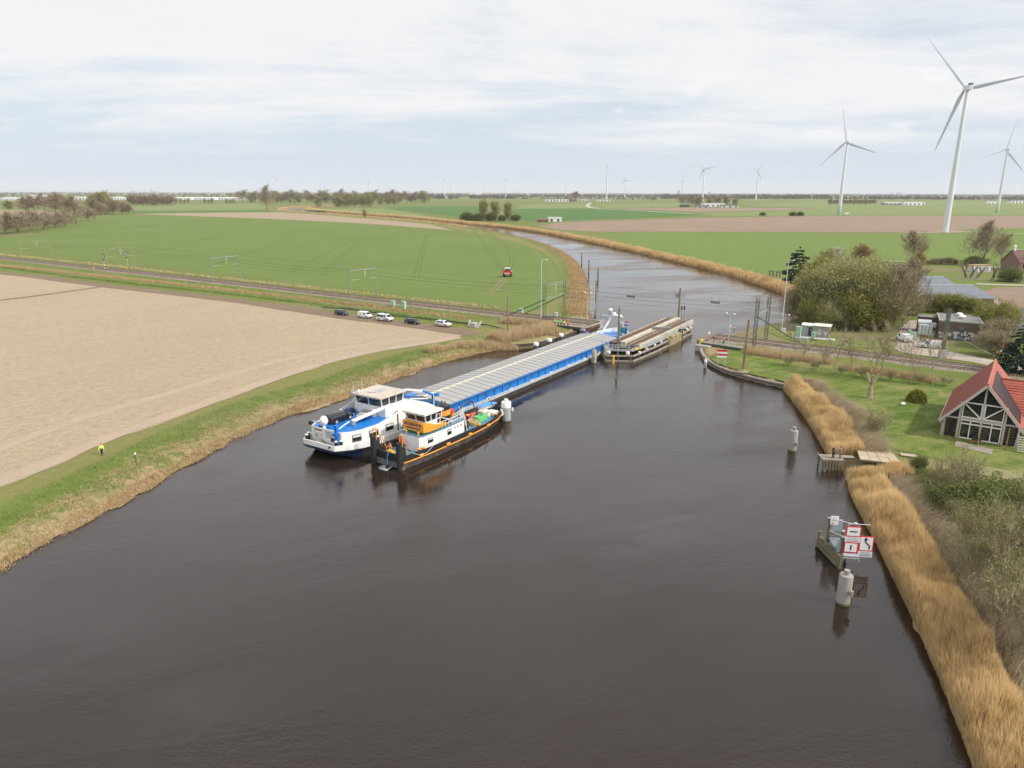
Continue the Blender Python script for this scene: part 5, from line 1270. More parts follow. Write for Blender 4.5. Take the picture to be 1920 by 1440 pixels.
def car(name, label, cat, loc, rz, paint, L_, W_, H_, shape='estate', side=((-.34, -.14), (-.12, .10)), wheel=.33, group=None, glassed=True, rear=True, z0=0.0):
    o = thing(name, label, cat, loc, rz, group); S = [(a * L_, b * W_ / 2, c * H_, d * H_, e * H_, f * W_ / 2) for a, b, c, d, e, f in SHAPES[shape]]
    rings = []
    for x, w, zs, zb, zr, rw in S:
        zm = zs + (zb - zs) * .5; rings.append([(x, -w * .92, zs), (x, -w, zm), (x, -w * .97, zb), (x, -rw, zr - .03), (x, -rw * .86, zr), (x, rw * .86, zr), (x, rw, zr - .03), (x, w * .97, zb), (x, w, zm), (x, w * .92, zs)])
    MB().loft(rings).build('body', paint, o, smooth=True)

    def at_x(x):
        for a, b in zip(S, S[1:]):
            if a[0] <= x <= b[0]: t = (x - a[0]) / (b[0] - a[0]); return [u + (v - u) * t for u, v in zip(a, b)]

    def sidept(x, f, s):
        _, w, zs, zb, zr, rw = at_x(x); y = w * .97 + (rw - w * .97) * f; return (x, s * (y + .012), zb + (zr - .03 - zb) * f)
    for s in (-1, 1):
        for a, b in side:
            a, b = a * L_, b * L_; q = [sidept(a, .10, s), sidept(b, .10, s), sidept(b - .02, .86, s), sidept(a + .02, .86, s)]
            MB().add(q, [(0, 1, 2, 3) if s < 0 else (3, 2, 1, 0)]).build('side_window', GLASS, o)
    def panel(i, j, lo, hi, inset, nm, mat):
        a, b = S[i], S[j]; f = lambda u, k: (a[0] + (b[0] - a[0]) * u, k * (a[5] + (b[5] - a[5]) * u) * inset, a[4] + (b[4] - a[4]) * u)
        d = Vector((b[4] - a[4], 0, -(b[0] - a[0]))).normalized() * (.014 if b[4] > a[4] else .014)
        if d.z < 0: d = -d
        q = [Vector(f(lo, -1)) + d, Vector(f(lo, 1)) + d, Vector(f(hi, 1)) + d, Vector(f(hi, -1)) + d]; MB().add(q, [(0, 1, 2, 3)]).build(nm, mat, o)
    panel(7, 6, .10, .95, .90, 'windscreen', GLASS)
    if rear: panel(1, 2, .15, .92, .86, 'rear_window', GLASS)
    tail, nose = S[0], S[-1]
    for s in (-1, 1):
        for xf in (-.315, .315):
            x, y = xf * L_, s * (W_ / 2 - .09); w = MB().cyl((x, y - .11, wheel), (x, y + .11, wheel), wheel, wheel, 16).build('wheel', RUBBER, o)
            MB().cyl((x, y + s * .112, wheel), (x, y + s * .122, wheel), wheel * .62, wheel * .55, 12).build('rim', ALLOY, w)
            MB().cyl((x, y - .02 + s * .085, wheel * 1.03), (x, y + .02 + s * .085, wheel * 1.03), wheel * 1.18, wheel * 1.18, 16).build('wheel_arch', PLASTIC, o)
        MB().box((L_ * .483, s * nose[1] * .88, H_ * .42), (.14, .34, .13), s * -.35).build('headlight', HEADL, o)
        MB().box((-L_ * .488, s * tail[1] * .90, H_ * .54), (.10, .22, .26), s * .25).build('tail_light', TAIL, o)
        MB().rbox((at_x(.17 * L_)[0], s * (W_ / 2 + .09), H_ * .62), (.16, .2, .15), .03).build('wing_mirror', paint, o)
    MB().box((L_ * .497, 0, H_ * .30), (.05, W_ * .62, .16)).build('grille', PLASTIC, o); MB().box((-L_ * .497, 0, H_ * .24), (.06, W_ * .8, .14)).build('bumper', PLASTIC, o); MB().box((L_ * .50, 0, H_ * .235), (.06, W_ * .84, .13)).build('bumper', PLASTIC, o)
    MB().box((L_ * .512, 0, H_ * .30), (.03, .50, .11)).build('number_plate', PLATE, o); MB().box((-L_ * .503, 0, H_ * .38), (.03, .50, .11)).build('number_plate', PLATE, o)
    return o


def decal(o, pts, mat, name='stripe'): MB().add(pts, [tuple(range(len(pts)))]).build(name, mat, o)


CARPX = [(641, 590.5), (684.5, 596), (722, 601.5), (774, 607), (831, 612)]
CARLOC = [(*at(a, b, 1.25), 1.29) for a, b in CARPX]
CRZ = math.radians(-31)
NAVYCAR = M('dark_blue_car_paint', (.022, .032, .055), .22, .08, 2, spec=.6); BLACKCAR = M('black_car_paint', (.010, .010, .013), .2, .08, 2, spec=.6); WHITECAR = M('white_car_paint', (.72, .73, .73), .3, .03, 2, spec=.5)
car('parked_car', 'dark blue estate car, farthest left of the cars on the track', 'car', CARLOC[0], CRZ, NAVYCAR, 4.7, 1.85, 1.55, 'suv', ((-.40, -.30), (-.28, -.10), (-.08, .12)), group='vehicles parked on the earth track')
car('parked_van', 'small plain white van parked behind the police van', 'van', CARLOC[1], CRZ, WHITECAR, 4.4, 1.85, 1.85, 'van', ((.06, .22),), group='vehicles parked on the earth track', rear=False)
pv = car('police_van', 'white police van with red and blue stripes on the earth track', 'van', CARLOC[2], CRZ, WHITECAR, 5.1, 1.98, 1.98, 'van', ((-.46, -.20), (-.18, .02), (.05, .22)), wheel=.35, group='vehicles parked on the earth track')
PB_, PR_ = M('police_blue', (.02, .05, .45), .4, .05, 2), M('police_red', (.70, .02, .03), .4, .05, 2)
for s in (-1, 1):
    for k in range(4):
        x = .1 + k * .42; y = s * 1.003; decal(pv, [(x, y, .35), (x + .24, y, .35), (x + .62, y, .95), (x + .38, y, .95)][::(1 if s < 0 else -1)], PB_ if k % 2 else PR_)
for k in range(4): decal(pv, [(2.18 - .0 * k, -.7 + .36 * k, 1.03), (2.30, -.7 + .36 * k, .985), (2.30, -.5 + .36 * k, .985), (2.18, -.5 + .36 * k, 1.03)], PB_ if k % 2 else PR_)
MB().rbox((.35, 0, 2.03), (.35, 1.2, .12), .04).build('light_bar', M('blue_lamp', (.03, .1, .6), .2, .05, 2), pv)
car('parked_car', 'black estate car between the police van and the orange striped car', 'car', CARLOC[3], CRZ, BLACKCAR, 4.8, 1.85, 1.48, 'estate', ((-.42, -.30), (-.28, -.10), (-.08, .12)), group='vehicles parked on the earth track')
ec = car('emergency_car', 'white SUV with orange chequered band, nearest the river', 'car', CARLOC[4], CRZ, WHITECAR, 4.6, 1.86, 1.66, 'suv', ((-.40, -.30), (-.28, -.10), (-.08, .12)), wheel=.36, group='vehicles parked on the earth track')
for s in (-1, 1):
    for k in range(7):
        x = -1.05 + k * .31; y = s * .94; decal(ec, [(x, y, .40), (x + .17, y, .40), (x + .24, y, .68), (x + .07, y, .68)][::(1 if s < 0 else -1)], ORANGE)
    decal(ec, [(-2.1, s * .93, .55), (-1.75, s * .94, .55), (-1.75, s * .94, .85), (-2.1, s * .93, .85)][::(1 if s < 0 else -1)], ORANGE)
MB().box((2.29, 0, .62), (.06, 1.3, .14)).build('orange_band', ORANGE, ec); MB().rbox((-.1, 0, 1.71), (.3, 1.1, .10), .03).build('light_bar', PLASTIC, ec)
x, y = at(1694, 640, 1.2)
v1 = car('white_van', 'white van with its rear doors to the camera on the gravel yard', 'van', (x, y, 1.33), R(88), WHITECAR, 4.9, 1.95, 1.9, 'van', ((.06, .22),), wheel=.34, group='white vans in the substation yard')
x, y = at(1743, 653, 1.2)
v2 = car('white_van', 'white van with a roof rack and blue ring on its side', 'van', (x, y, 1.33), R(151), WHITECAR, 4.9, 1.95, 1.9, 'van', ((.06, .22),), wheel=.34, group='white vans in the substation yard')
BLUEG = M('blue_grey_decal', (.07, .14, .30), .5, .1, 2)
for s in (-1, 1):
    c = [( .25 + .42 * math.cos(t), s * .992, .78 + .42 * math.sin(t)) for t in [6.283 * i / 20 for i in range(20)]]; i_ = [(.25 + .28 * math.cos(t), s * .992, .78 + .28 * math.sin(t)) for t in [6.283 * i / 20 for i in range(20)]]
    MB().add(c + i_, [(i, (i + 1) % 20, 20 + (i + 1) % 20, 20 + i) for i in range(20)]).build('ring_emblem', BLUEG, v2)
MB().add([(-2.47, .35 + .2 * math.cos(t), .85 + .2 * math.sin(t)) for t in [6.283 * i / 14 for i in range(14)]], [tuple(range(14))]).build('ring_emblem', BLUEG, v1)
rk = MB()
for yy in (-.65, .65): rk.beam((-2.2, yy, 2.05), (.3, yy, 2.05), .06)
for xx in (-2.1, -1.5, -.9, -.3, .2): rk.beam((xx, -.7, 2.05), (xx, .7, 2.05), .06).beam((xx, -.65, 1.88), (xx, -.65, 2.05), .05).beam((xx, .65, 1.88), (xx, .65, 2.05), .05)
rk.build('roof_rack', M('red_brown_rack', (.30, .09, .07), .6, .2, 3), v2); MB().box((-2.46, .5, .7), (.03, .25, .25)).build('tail_sticker', RED, v2)

# red spreader machine in the wheat
x, y = at(951.5, 518.5, 1.25); tr = thing('farm_sprayer', 'wide red self-propelled farm machine standing in the wheat field', 'farm machine', (x, y, 1.25), R(-96))
MB().loft([[(xx, -w, z0), (xx, -w, z1), (xx, w, z1), (xx, w, z0)] for xx, w, z0, z1 in ((2.3, 1.25, 1.2, 1.9), (1.9, 1.5, .95, 2.3), (-2.8, 1.5, .95, 2.3), (-3.2, 1.3, 1.1, 2.1))]).build('hopper_body', RED, tr)
MB().loft([[(xx, -w, 2.2), (xx, -w * .86, zt), (xx, w * .86, zt), (xx, w, 2.2)] for xx, w, zt in ((1.95, 1.15, 3.0), (1.4, 1.15, 3.55), (-.3, 1.15, 3.6))]).build('cab', GLASS, tr)
MB().rbox((.5, 0, 3.72), (2.2, 2.2, .24), .06).build('cab_roof', WHITE, tr); MB().box((2.05, 0, 2.62), (.25, 3.4, .42)).build('front_beam', RED, tr); MB().box((2.4, 0, 1.55), (.2, 2.2, .5)).build('grille', GALV, tr)
for s in (-1, 1):
    for xx in (1.3, -2.0): w = MB().cyl((xx, s * 1.15, .95), (xx, s * 1.75, .95), .95, .95, 18).build('wheel', RUBBER, tr); MB().cyl((xx, s * 1.76, .95), (xx, s * 1.79, .95), .5, .45, 12).build('rim', RED, w)
    MB().rbox((2.1, s * 1.75, 3.3), (.12, .3, .5), .03).build('mirror', BLACK, tr); MB().box((2.33, s * .9, 1.5), (.08, .3, .2)).build('headlight', HEADL, tr)
for s in (-1, 1): MB().beam((-2.5, s * 1.5, 1.6), (-3.0, s * 1.7, 3.0), .3, .5).build('folded_boom', STEEL, tr)


# ------------------------------------------------------------------ people
def skinned(name, pts, edges, rad, mat, parent, sub=1, root=0):
    me = bpy.data.meshes.new(name); me.from_pydata(pts, edges, []); me.materials.append(mat); o = link(name, me, parent)
    md = o.modifiers.new('skin', 'SKIN'); md.use_smooth_shade = True; md.branch_smoothing = .4
    for i, r in enumerate(rad): me.skin_vertices[0].data[i].radius = (r, r) if not isinstance(r, tuple) else r
    me.skin_vertices[0].data[root].use_root = True
    if sub: s = o.modifiers.new('sub', 'SUBSURF'); s.levels = s.render_levels = sub
    return o


def person(label, loc, rz, jacket, trousers=DARKCLOTH, hair=None, hat=None, pose='stand', size=1.0, group=None, vest=None):
    """faces +X; one skinned body, clothes and hair as parts"""
    o = thing('person', label, 'person', loc, rz, group); o.scale = (size,) * 3
    st = 1.0; sit = pose in ('crouch',); hip = .92 if not sit else .42
    lean = {'lean': .16, 'crouch': .12}.get(pose, .03)
    ch = (lean * .9, 0, hip + .42); nk = (lean * 1.25, 0, hip + .56); hd = (lean * 1.4 + .02, 0, hip + .70); tp = (lean * 1.45 + .01, 0, hip + .80)
    feet = {'walk': (.24, -.2)}.get(pose, (.03, -.04))
    J = [(0, 0, hip), (lean * .5, 0, hip + .2), ch, nk, hd, tp]; Rr = [.135, .125, .14, .062, .092, .075]; E = [(0, 1), (1, 2), (2, 3), (3, 4), (4, 5)]; JK, TR = [], []
    arms = {'stand': [(.05, .27, -.30), (.10, .29, -.52)], 'lean': [(.22, .24, -.22), (.42, .20, -.30)], 'walk': [(.02, .28, -.28), (.14, .30, -.52)], 'fold': [(.06, .26, -.27), (.25, .08, -.25)], 'look': [(.20, .24, -.12), (.22, .12, .12)], 'crouch': [(.18, .24, -.2), (.36, .16, -.25)]}[pose]
    jp, je, jr = [(0, 0, hip - .10), (lean * .5, 0, hip + .2), ch, nk], [(0, 1), (1, 2), (2, 3)], [.165, .155, .168, .085]
    tp_, te, tr_ = [(0, 0, hip + .02)], [], [.155]
    for s in (-1, 1):
        sh = (ch[0], s * .19, ch[2] + .06); el = (ch[0] + arms[0][0], s * arms[0][1], ch[2] + arms[0][2]); hn = (ch[0] + arms[1][0], s * arms[1][1], ch[2] + arms[1][2]); k = len(J)
        J += [sh, el, hn]; Rr += [.062, .045, .03]; E += [(2, k), (k, k + 1), (k + 1, k + 2)]
        d = (Vector(hn) - Vector(el)).normalized(); pl = Vector(hn) + d * .06; J.append(tuple(pl)); Rr.append((.038, .02)); E.append((k + 2, k + 3))
        for f in range(5):                                               # four fingers and a thumb
            side_ = Vector((0, 0, 1)).cross(d); side_ = side_.normalized() if side_.length > .1 else Vector((1, 0, 0)); off = side_ * (.026 * (f - 1.5)) if f < 4 else side_ * -.05
            b = pl + off * .9 + d * (.03 if f < 4 else -.02); e = b + (d * (.055, .065, .06, .045, .035)[f] + (side_ * -.02 if f == 4 else Vector((0, 0, -.012)))); q = len(J); J += [tuple(b), tuple(e)]; Rr += [.011, .008]; E += [(k + 3, q), (q, q + 1)]
        w = Vector(hn) - d * .03; q = len(jp); jp += [sh, el, tuple(w)]; jr += [.085, .066, .05]; je += [(2, q), (q, q + 1), (q + 1, q + 2)]
        fx = feet[0] if s > 0 else feet[1]
        if sit: kn = (.38, s * .14, .46); an = (.16, s * .13, .08)
        else: kn = (fx * .6 + .04, s * .10, .49); an = (fx, s * .11, .09)
        q = len(J); J += [(0, s * .09, hip - .06), kn, an, (an[0] + .15, s * .13, .045)]; Rr += [.09, .062, .042, .036]; E += [(0, q), (q, q + 1), (q + 1, q + 2), (q + 2, q + 3)]
        q = len(tp_); tp_ += [(0, s * .09, hip - .06), kn, (an[0], an[1], an[2] + .02)]; tr_ += [.105, .08, .068]; te += [(0, q), (q, q + 1), (q + 1, q + 2)]
        MB().loft([[(an[0] + u, an[1] - h_, z) for u, h_, z in ((-.08, .05, 0), (.17, .05, 0), (.2, .04, .03))] + [(an[0] + u, an[1] + h_, z) for u, h_, z in ((.2, .04, .03), (.17, .05, 0), (-.08, .05, 0))], [(an[0] + u, an[1] - h_, z) for u, h_, z in ((-.07, .045, .09), (.07, .045, .1), (.17, .035, .07))] + [(an[0] + u, an[1] + h_, z) for u, h_, z in ((.17, .035, .07), (.07, .045, .1), (-.07, .045, .09))]]).build('shoe', BLACK, o)
    skinned('body', J, E, Rr, SKIN, o); skinned('jacket', jp, je, jr, jacket, o); skinned('trousers', tp_, te, tr_, trousers, o)
    MB().ball((hd[0] + .092, 0, hd[2] + .0), (.024, .016, .02), 6, 4).build('nose', SKIN, o)
    for s in (-1, 1): MB().ball((hd[0] + .083, s * .034, hd[2] + .03), (.012, .014, .010), 6, 4).build('eye', BLACK, o)
    MB().ball((hd[0] + .083, 0, hd[2] - .045), (.012, .03, .008), 6, 4).build('mouth', M('lips', (.32, .12, .1), .6, .05, 5), o)
    if hat: MB().lathe((hd[0], 0, hd[2] + .02), [(.155, 0), (.122, .03), (.112, .10), (.06, .15), (.01, .16)], 12).build('helmet', hat, o, smooth=True)
    else: MB().ball((hd[0] - .022, 0, hd[2] + .04), (.105, .098, .10), 10, 6).build('hair', hair or M('dark_hair', (.03, .022, .016), .8, .2, 9), o, smooth=True)
    if vest:
        for z in (.16, .30): MB().lathe((lean * .6, 0, hip + z), [(.178, 0), (.178, .05)], 12).build('reflective_band', M('reflective_tape', (.7, .7, .68), .4, .05, 3), o)
    return o


def ppl(px, py, z, *a, **k):
    x, y = at(px, py, z); lab = a[0]; return person(lab, (x, y, z), *a[1:], **k)


GREYHAIR = M('grey_hair', (.35, .34, .33), .8, .15, 9); REDHELM = M('red_helmet', (.60, .06, .03), .4, .05, 4); WHITEHELM = M('white_helmet', (.75, .75, .74), .4, .05, 4)
ppl(192, 853, gz(*at(192, 853, 1.25)) - .0, 'person in a yellow safety jacket walking along the left dyke', R(-70), HIVIS, hat=REDHELM, pose='walk', vest=True)
ppl(1562, 858.5, 1.62, 'person in a dark coat with grey hair at the jetty edge', R(125), DARKCLOTH, hair=GREYHAIR, pose='fold', size=1.04)
ppl(1575, 859, 1.62, 'person in a dark grey coat and pale trousers on the jetty', R(125), GREYCLOTH, trousers=GREYCLOTH, pose='fold', size=.98)
ppl(1600, 851, 1.15, 'person in a blue and white jacket crouching beside the timber platform', R(200), M('blue_cloth', (.03, .07, .28), .8, .1, 5), pose='crouch', hat=M('pink_cap', (.65, .25, .22), .7, .1, 5))
for i, (px, jk, ht, ps, lab) in enumerate([(1041, HIVIS, REDHELM, 'stand', 'person in a yellow vest, leftmost of the group on the left abutment'), (1046.5, HIGREEN, None, 'lean', 'person in a bright green vest leaning on the abutment railing'), (1051.5, HIGREEN, WHITEHELM, 'look', 'person in a green vest and white helmet on the left abutment'), (1057.5, HIVIS, REDHELM, 'lean', 'person in a yellow vest and red helmet on the left abutment'), (1064.5, HIORANGE, REDHELM, 'stand', 'person in a red-orange jacket, rightmost of the group on the left abutment')]):
    ppl(px, 609.5 + i * .9, 1.9, lab, R(-100 + 12 * i), jk, hat=ht, pose=ps, vest=i != 4)
ppl(1376, 622.5, 1.86, 'person in orange jacket and dark trousers on the far side of the right abutment', R(160), HIORANGE, pose='stand', vest=True)
ppl(1357, 644.5, 1.86, 'person in an orange vest leaning over the near railing of the right abutment', R(200), HIORANGE, trousers=M('blue_trousers', (.03, .05, .16), .85, .1, 6), pose='lean', vest=True)
ppl(1338.5, 642, 1.9, 'person in a dark jacket with a red cap at the tip of the right abutment', R(170), DARKCLOTH, pose='stand', hat=REDHELM, size=.95)
ppl(1016, 603, 1.9, 'person in dark clothing half hidden behind the left lamp post', R(0), GREYCLOTH, pose='stand')


# ------------------------------------------------------------------ cargo barge
BHEAD = R(57.4)
bg = thing('cargo_barge', 'long blue and white inland cargo barge with grey hatch covers', 'barge', (-27.66, 96.06, 0), BHEAD)
HULLD = M('barge_hull_black', (.035, .032, .030), .6, .25, 1.2, stretch=(1, 1, 3), dirt=(.11, .085, .065), dscale=.8)
DECKG = M('barge_deck_grey', (.40, .43, .45), .6, .1, 1.2, dirt=(.28, .28, .27))
ST = [(0, 3.2, 2.4, 1.66, 2.7, 1.25), (1.0, 3.8, 2.37, 1.58, 3.2, .8), (2.2, 4.4, 2.33, 1.48, 3.7, .35), (4, 5.0, 2.27, 1.38, 4.3, -.4), (7, 5.45, 2.18, 1.22, 5.0, -1.0), (11, 5.65, 2.08, 1.05, 5.5, -1.4), (18, 5.7, 1.7, .9, 5.6, -1.4), (24, 5.7, 1.15, .8, 5.65, -1.4),
      (60, 5.7, 1.12, .8, 5.65, -1.4), (91, 5.7, 1.2, .85, 5.6, -1.4), (96, 5.35, 1.5, 1.05, 4.6, -1.4), (100, 4.3, 1.95, 1.3, 3.0, -1.2), (103, 2.3, 2.35, 1.6, 1.0, -.8), (104.3, .5, 2.5, 1.75, .2, -.2)]
ring = lambda s: [(s[0], -s[1], s[3]), (s[0], -s[4], s[5]), (s[0], s[4], s[5]), (s[0], s[1], s[3])]
MB().loft([ring(s)[::-1] for s in ST[3:]]).build('hull', HULLD, bg); MB().loft([ring(s)[::-1] for s in ST[:4]]).build('stern_counter', NAVY, bg)
MB().loft([[(s[0], k * s[1], s[3] + .0) for k in (1, -1)] + [(s[0], k * s[1], s[3] - .22) for k in (-1, 1)] for s in [(a - .03 if a == 0 else a, b + .05, c, d, e, f) for a, b, c, d, e, f in ST[:8]]]).build('rubbing_strake', BLACK, bg)


def strip(side, S, in0, in1, z0, z1):
    """standing wall along one side of the plan"""
    return [[(s[0], side * (s[1] - in0), z0(s)), (s[0], side * (s[1] - in0), z1(s)), (s[0], side * (s[1] - in1), z1(s)), (s[0], side * (s[1] - in1), z0(s))] for s in S]


for sd_ in (-1, 1): MB().loft(strip(sd_, ST[:8], 0, .16, lambda s: s[3], lambda s: s[2])).build('bulwark', WHITE, bg)
MB().box((.0, 0, 2.03), (.16, 6.2, .74)).build('stern_bulwark', WHITE, bg)
MB().prism([(s[0] + .1, -s[1] + .15) for s in ST[:7]] + [(s[0] + .1, s[1] - .15) for s in ST[6::-1]], 1.75, 1.86).build('aft_deck', M('aft_deck_grey', (.22, .25, .27), .7, .12, 2), bg)
for sd_ in (-1, 1):
    MB().loft(strip(sd_, ST[7:11], 0, .85, lambda s: s[3] + .02, lambda s: s[2])).build('side_deck', DECKG, bg)
    MB().loft(strip(sd_, ST[6:8], .16, .85, lambda s: 1.0, lambda s: 1.22)).build('side_deck', DECKG, bg)
    MB().loft(strip(sd_, ST[9:], -.01, .2, lambda s: s[3], lambda s: s[2] + .35)).build('bow_bulwark', WHITE, bg)
MB().prism([(s[0], -s[1] + .2) for s in ST[9:]] + [(s[0], s[1] - .2) for s in ST[:8:-1]], 1.3, 1.75).build('fore_deck', BLUE, bg)
# house aft
HS = [(1.55, 3.05), (2.6, 3.7), (4.5, 4.35), (7.5, 4.75), (11.6, 4.9)]
hz = lambda x: 4.15 + .05 * x
MB().prism([(x, -w) for x, w in HS] + [(x, w) for x, w in HS[::-1]], 1.86, 3.72).build('deckhouse', WHITE, bg)
MB().prism([(x + .12, -w + .13) for x, w in HS] + [(x + .12, w - .13) for x, w in HS[::-1]], 3.72, 3.80).build('house_roof', BLUE, bg)
for sd_ in (-1, 1):
    tops = [3.98, 3.92, 3.9, 4.0, 4.75]; MB().loft([[(x, sd_ * w, 3.72), (x, sd_ * w, t), (x, sd_ * (w - .12), t), (x, sd_ * (w - .12), 3.72)] for (x, w), t in zip(HS, tops)]).build('house_bulwark', WHITE, bg)
    MB().loft([[(x, sd_ * w, z0), (x, sd_ * w, z1), (x, sd_ * (w - .12), z1), (x, sd_ * (w - .12), z0)] for x, w, z0, z1 in ((11.62, 4.88, 1.86, 4.9), (13.0, 4.85, 3.0, 5.6), (16, 4.4, 3.3, 5.5), (18.5, 4.2, 3.4, 4.6), (21.5, 3.8, 2.6, 3.2))]).build('side_wing', WHITE, bg)
MB().box((1.55, 0, 3.86), (.12, 6.0, .28)).build('house_bulwark', WHITE, bg)
# windows
def win(o, c, d, rz, nm='window', fr=DSTEEL, blind=True):
    f = MB().box(c, d, rz).build(nm, GLASS, o); k = Matrix.Rotation(rz, 3, 'Z'); e = .06; mb = MB()
    for dx, dz, sx, sz in ((-d[0] / 2, 0, e, d[2] + e), (d[0] / 2, 0, e, d[2] + e), (0, d[2] / 2, d[0] + e, e), (0, -d[2] / 2, d[0] + e, e)): mb.box(Vector(c) + k @ Vector((dx, 0, dz)), (sx, d[1] + .05, sz), rz)
    mb.build('window_frame', fr, f)
    if blind: MB().box(Vector(c) + k @ Vector((0, -.012, d[2] * .3)), (d[0] * .94, d[1] + .01, d[2] * .34), rz).build('blind', M('pale_blind', (.55, .57, .58), .6, .05, 2), f)


win(bg, (3.55, -4.06, 2.82), (1.35, .06, .95), math.atan2(-.65, 1.9)); win(bg, (6.4, -4.66, 2.86), (1.55, .06, .95), math.atan2(-.4, 3)); win(bg, (9.6, -4.87, 2.95), (1.5, .06, .95), math.atan2(-.15, 4.1))
win(bg, (1.54, -1.55, 2.75), (1.3, .06, .9), R(-90)); MB().box((11.4, -4.96, 3.2), (.14, .1, 2.6)).build('door_post', BLACK, bg)
MB().box((1.45, 1.45, 2.85), (.24, 1.35, .9)).build('air_unit', CREAM, bg); MB().cyl((1.36, 1.75, 2.85), (1.30, 1.75, 2.85), .3, .3, 14).build('fan_grille', STEEL, bg); MB().box((1.51, 1.6, 3.62), (.05, 1.5, .26)).build('name_board', M('gold_board', (.22, .19, .09), .5, .1, 2), bg)


def text(parent, body, size, loc, rot, mat, name='lettering', ext=.01, width=None):
    cu = bpy.data.curves.new(name, 'FONT'); cu.body = body; cu.size = size; cu.extrude = ext; cu.align_x = 'CENTER'; cu.align_y = 'CENTER'; cu.space_character = 1.15; cu.offset = .012 * size
    t = bpy.data.objects.new(name, cu); COL.objects.link(t); bpy.context.view_layer.update()
    dg = bpy.context.evaluated_depsgraph_get(); me = bpy.data.meshes.new_from_object(t.evaluated_get(dg)); bpy.data.objects.remove(t); me.materials.clear(); me.materials.append(mat)
    o = link(name, me, parent, loc); o.rotation_euler = rot; return o


GREYINK = M('grey_ink', (.28, .29, .32), .6, .1, 3); INK = M('navy_ink', (.03, .03, .10), .5, .1, 3)


def dashes(parent, c, ax, w, h, n, mat, seed):
    """a line of lettering too small to read: uneven marks along axis ax"""
    g = random.Random(seed); x = -w / 2
    while x < w / 2 - .02:
        k = min(g.uniform(.5, 1.6) * w / n, w / 2 - x); q = Vector(c) + Vector(ax) * (x + k / 2); d = [abs(v) * k for v in ax]; MB().box(q, [max(d[0], .014), max(d[1], .014), h]).build('lettering', mat, parent); x += k + .3 * w / n


for i, s_ in enumerate((.26, .22, .18)): dashes(bg, (1.54, -.35, 3.5 - .36 * i), (0, 1, 0), 1.3 - .12 * i, s_, 7, GREYINK, i)
MB().beam((1.4, -2.3, 1.86), (1.4, -2.3, 5.0), .45).build('blue_post', BLUE, bg); MB().box((1.2, -2.3, 3.7), (.7, .8, .35)).build('post_bracket', BLUE, bg); MB().beam((1.6, -2.5, 4.4), (3.3, -3.0, 5.2), .14).build('white_spar', WHITE, bg)
MB().ball((1.9, .75, 5.0), (.62, .62, .75), 14, 9).build('radar_dome', WHITE, bg, smooth=True); MB().cyl((1.9, .75, 3.8), (1.9, .75, 4.4), .22).build('dome_pedestal', WHITE, bg); MB().box((1.9, 2.3, 4.55), (.3, 2.2, .10)).build('davit_arm', STEEL, bg); MB().rbox((1.5, 3.1, 4.45), (.6, .5, .5), .1).build('winch', BLACK, bg)
MB().ball((.9, .8, 2.0), (.55, 1.0, .35), 10, 6).build('rope_coil', TIMBER, bg); MB().cyl((.2, -2.2, 2.1), (-.1, -2.3, 2.05), .22).build('hawse_pipe', BLACK, bg)
for (x, y) in ((.5, 3.0), (1.3, 3.5), (.6, -2.9), (1.2, -3.3)): MB().cyl((x, y, 1.86), (x, y, 2.85), .2, .2, 10).cyl((x, y, 2.72), (x, y, 2.86), .27, .27, 10).build('bollard', BLACK, bg); MB().cyl((x, y, 2.861), (x, y, 2.95), .26, .24, 10).build('bollard_cap', WHITE, bg)
# wheelhouse
def wheelhouse(o, x0, x1, hw, z0, z1, roofz, over, wallmat, roofmat, lean=.25, name='wheelhouse', flare=.12, sill=None):
    xm = [(x0 - lean, hw + flare), (x1 + lean * .6, hw + flare)]
    lower = [(x0, -hw), (x1, -hw), (x1, hw), (x0, hw)]; upper = [(x0 - lean, -hw - flare), (x1 + lean * .5, -hw - flare), (x1 + lean * .5, hw + flare), (x0 - lean, hw + flare)]
    if sill: MB().prism(lower, sill, z0).build(name + '_wall', wallmat, o)
    MB().loft([[(*p, z0) for p in lower], [(*p, z1) for p in upper]]).build(name + '_glazing', GLASS, o)
    mb = MB(); L3 = [Vector((*p, z0)) for p in lower]; U3 = [Vector((*p, z1)) for p in upper]; c = Vector(((x0 + x1) / 2, 0, (z0 + z1) / 2))
    for i in range(4):
        for k, n in enumerate((0, .34, .67) if i in (0, 2) else (0, .5)):
            a, b = L3[i].lerp(L3[(i + 1) % 4], n), U3[i].lerp(U3[(i + 1) % 4], n); a2 = a + (a - c) * .012; b2 = b + (b - c) * .012; mb.beam((a2.x, a2.y, z0), (b2.x, b2.y, z1), .13)
        mb.beam(L3[i] + (L3[i] - c) * .01, L3[(i + 1) % 4] + (L3[(i + 1) % 4] - c) * .01, .12)
    mb.build(name + '_mullions', wallmat, o)
    ov = [(x0 - lean - over, -hw - flare - over * .7), (x1 + over, -hw - flare - over * .7), (x1 + over, hw + flare + over * .7), (x0 - lean - over, hw + flare + over * .7)]
    k = .985; cx = (x0 + x1) / 2
    MB().loft([[(*p, z1 + .01) for p in ov], [(*p, roofz - .05) for p in ov], [((p[0] - cx) * k + cx, p[1] * k, roofz) for p in ov]]).build(name + '_roof', roofmat, o)


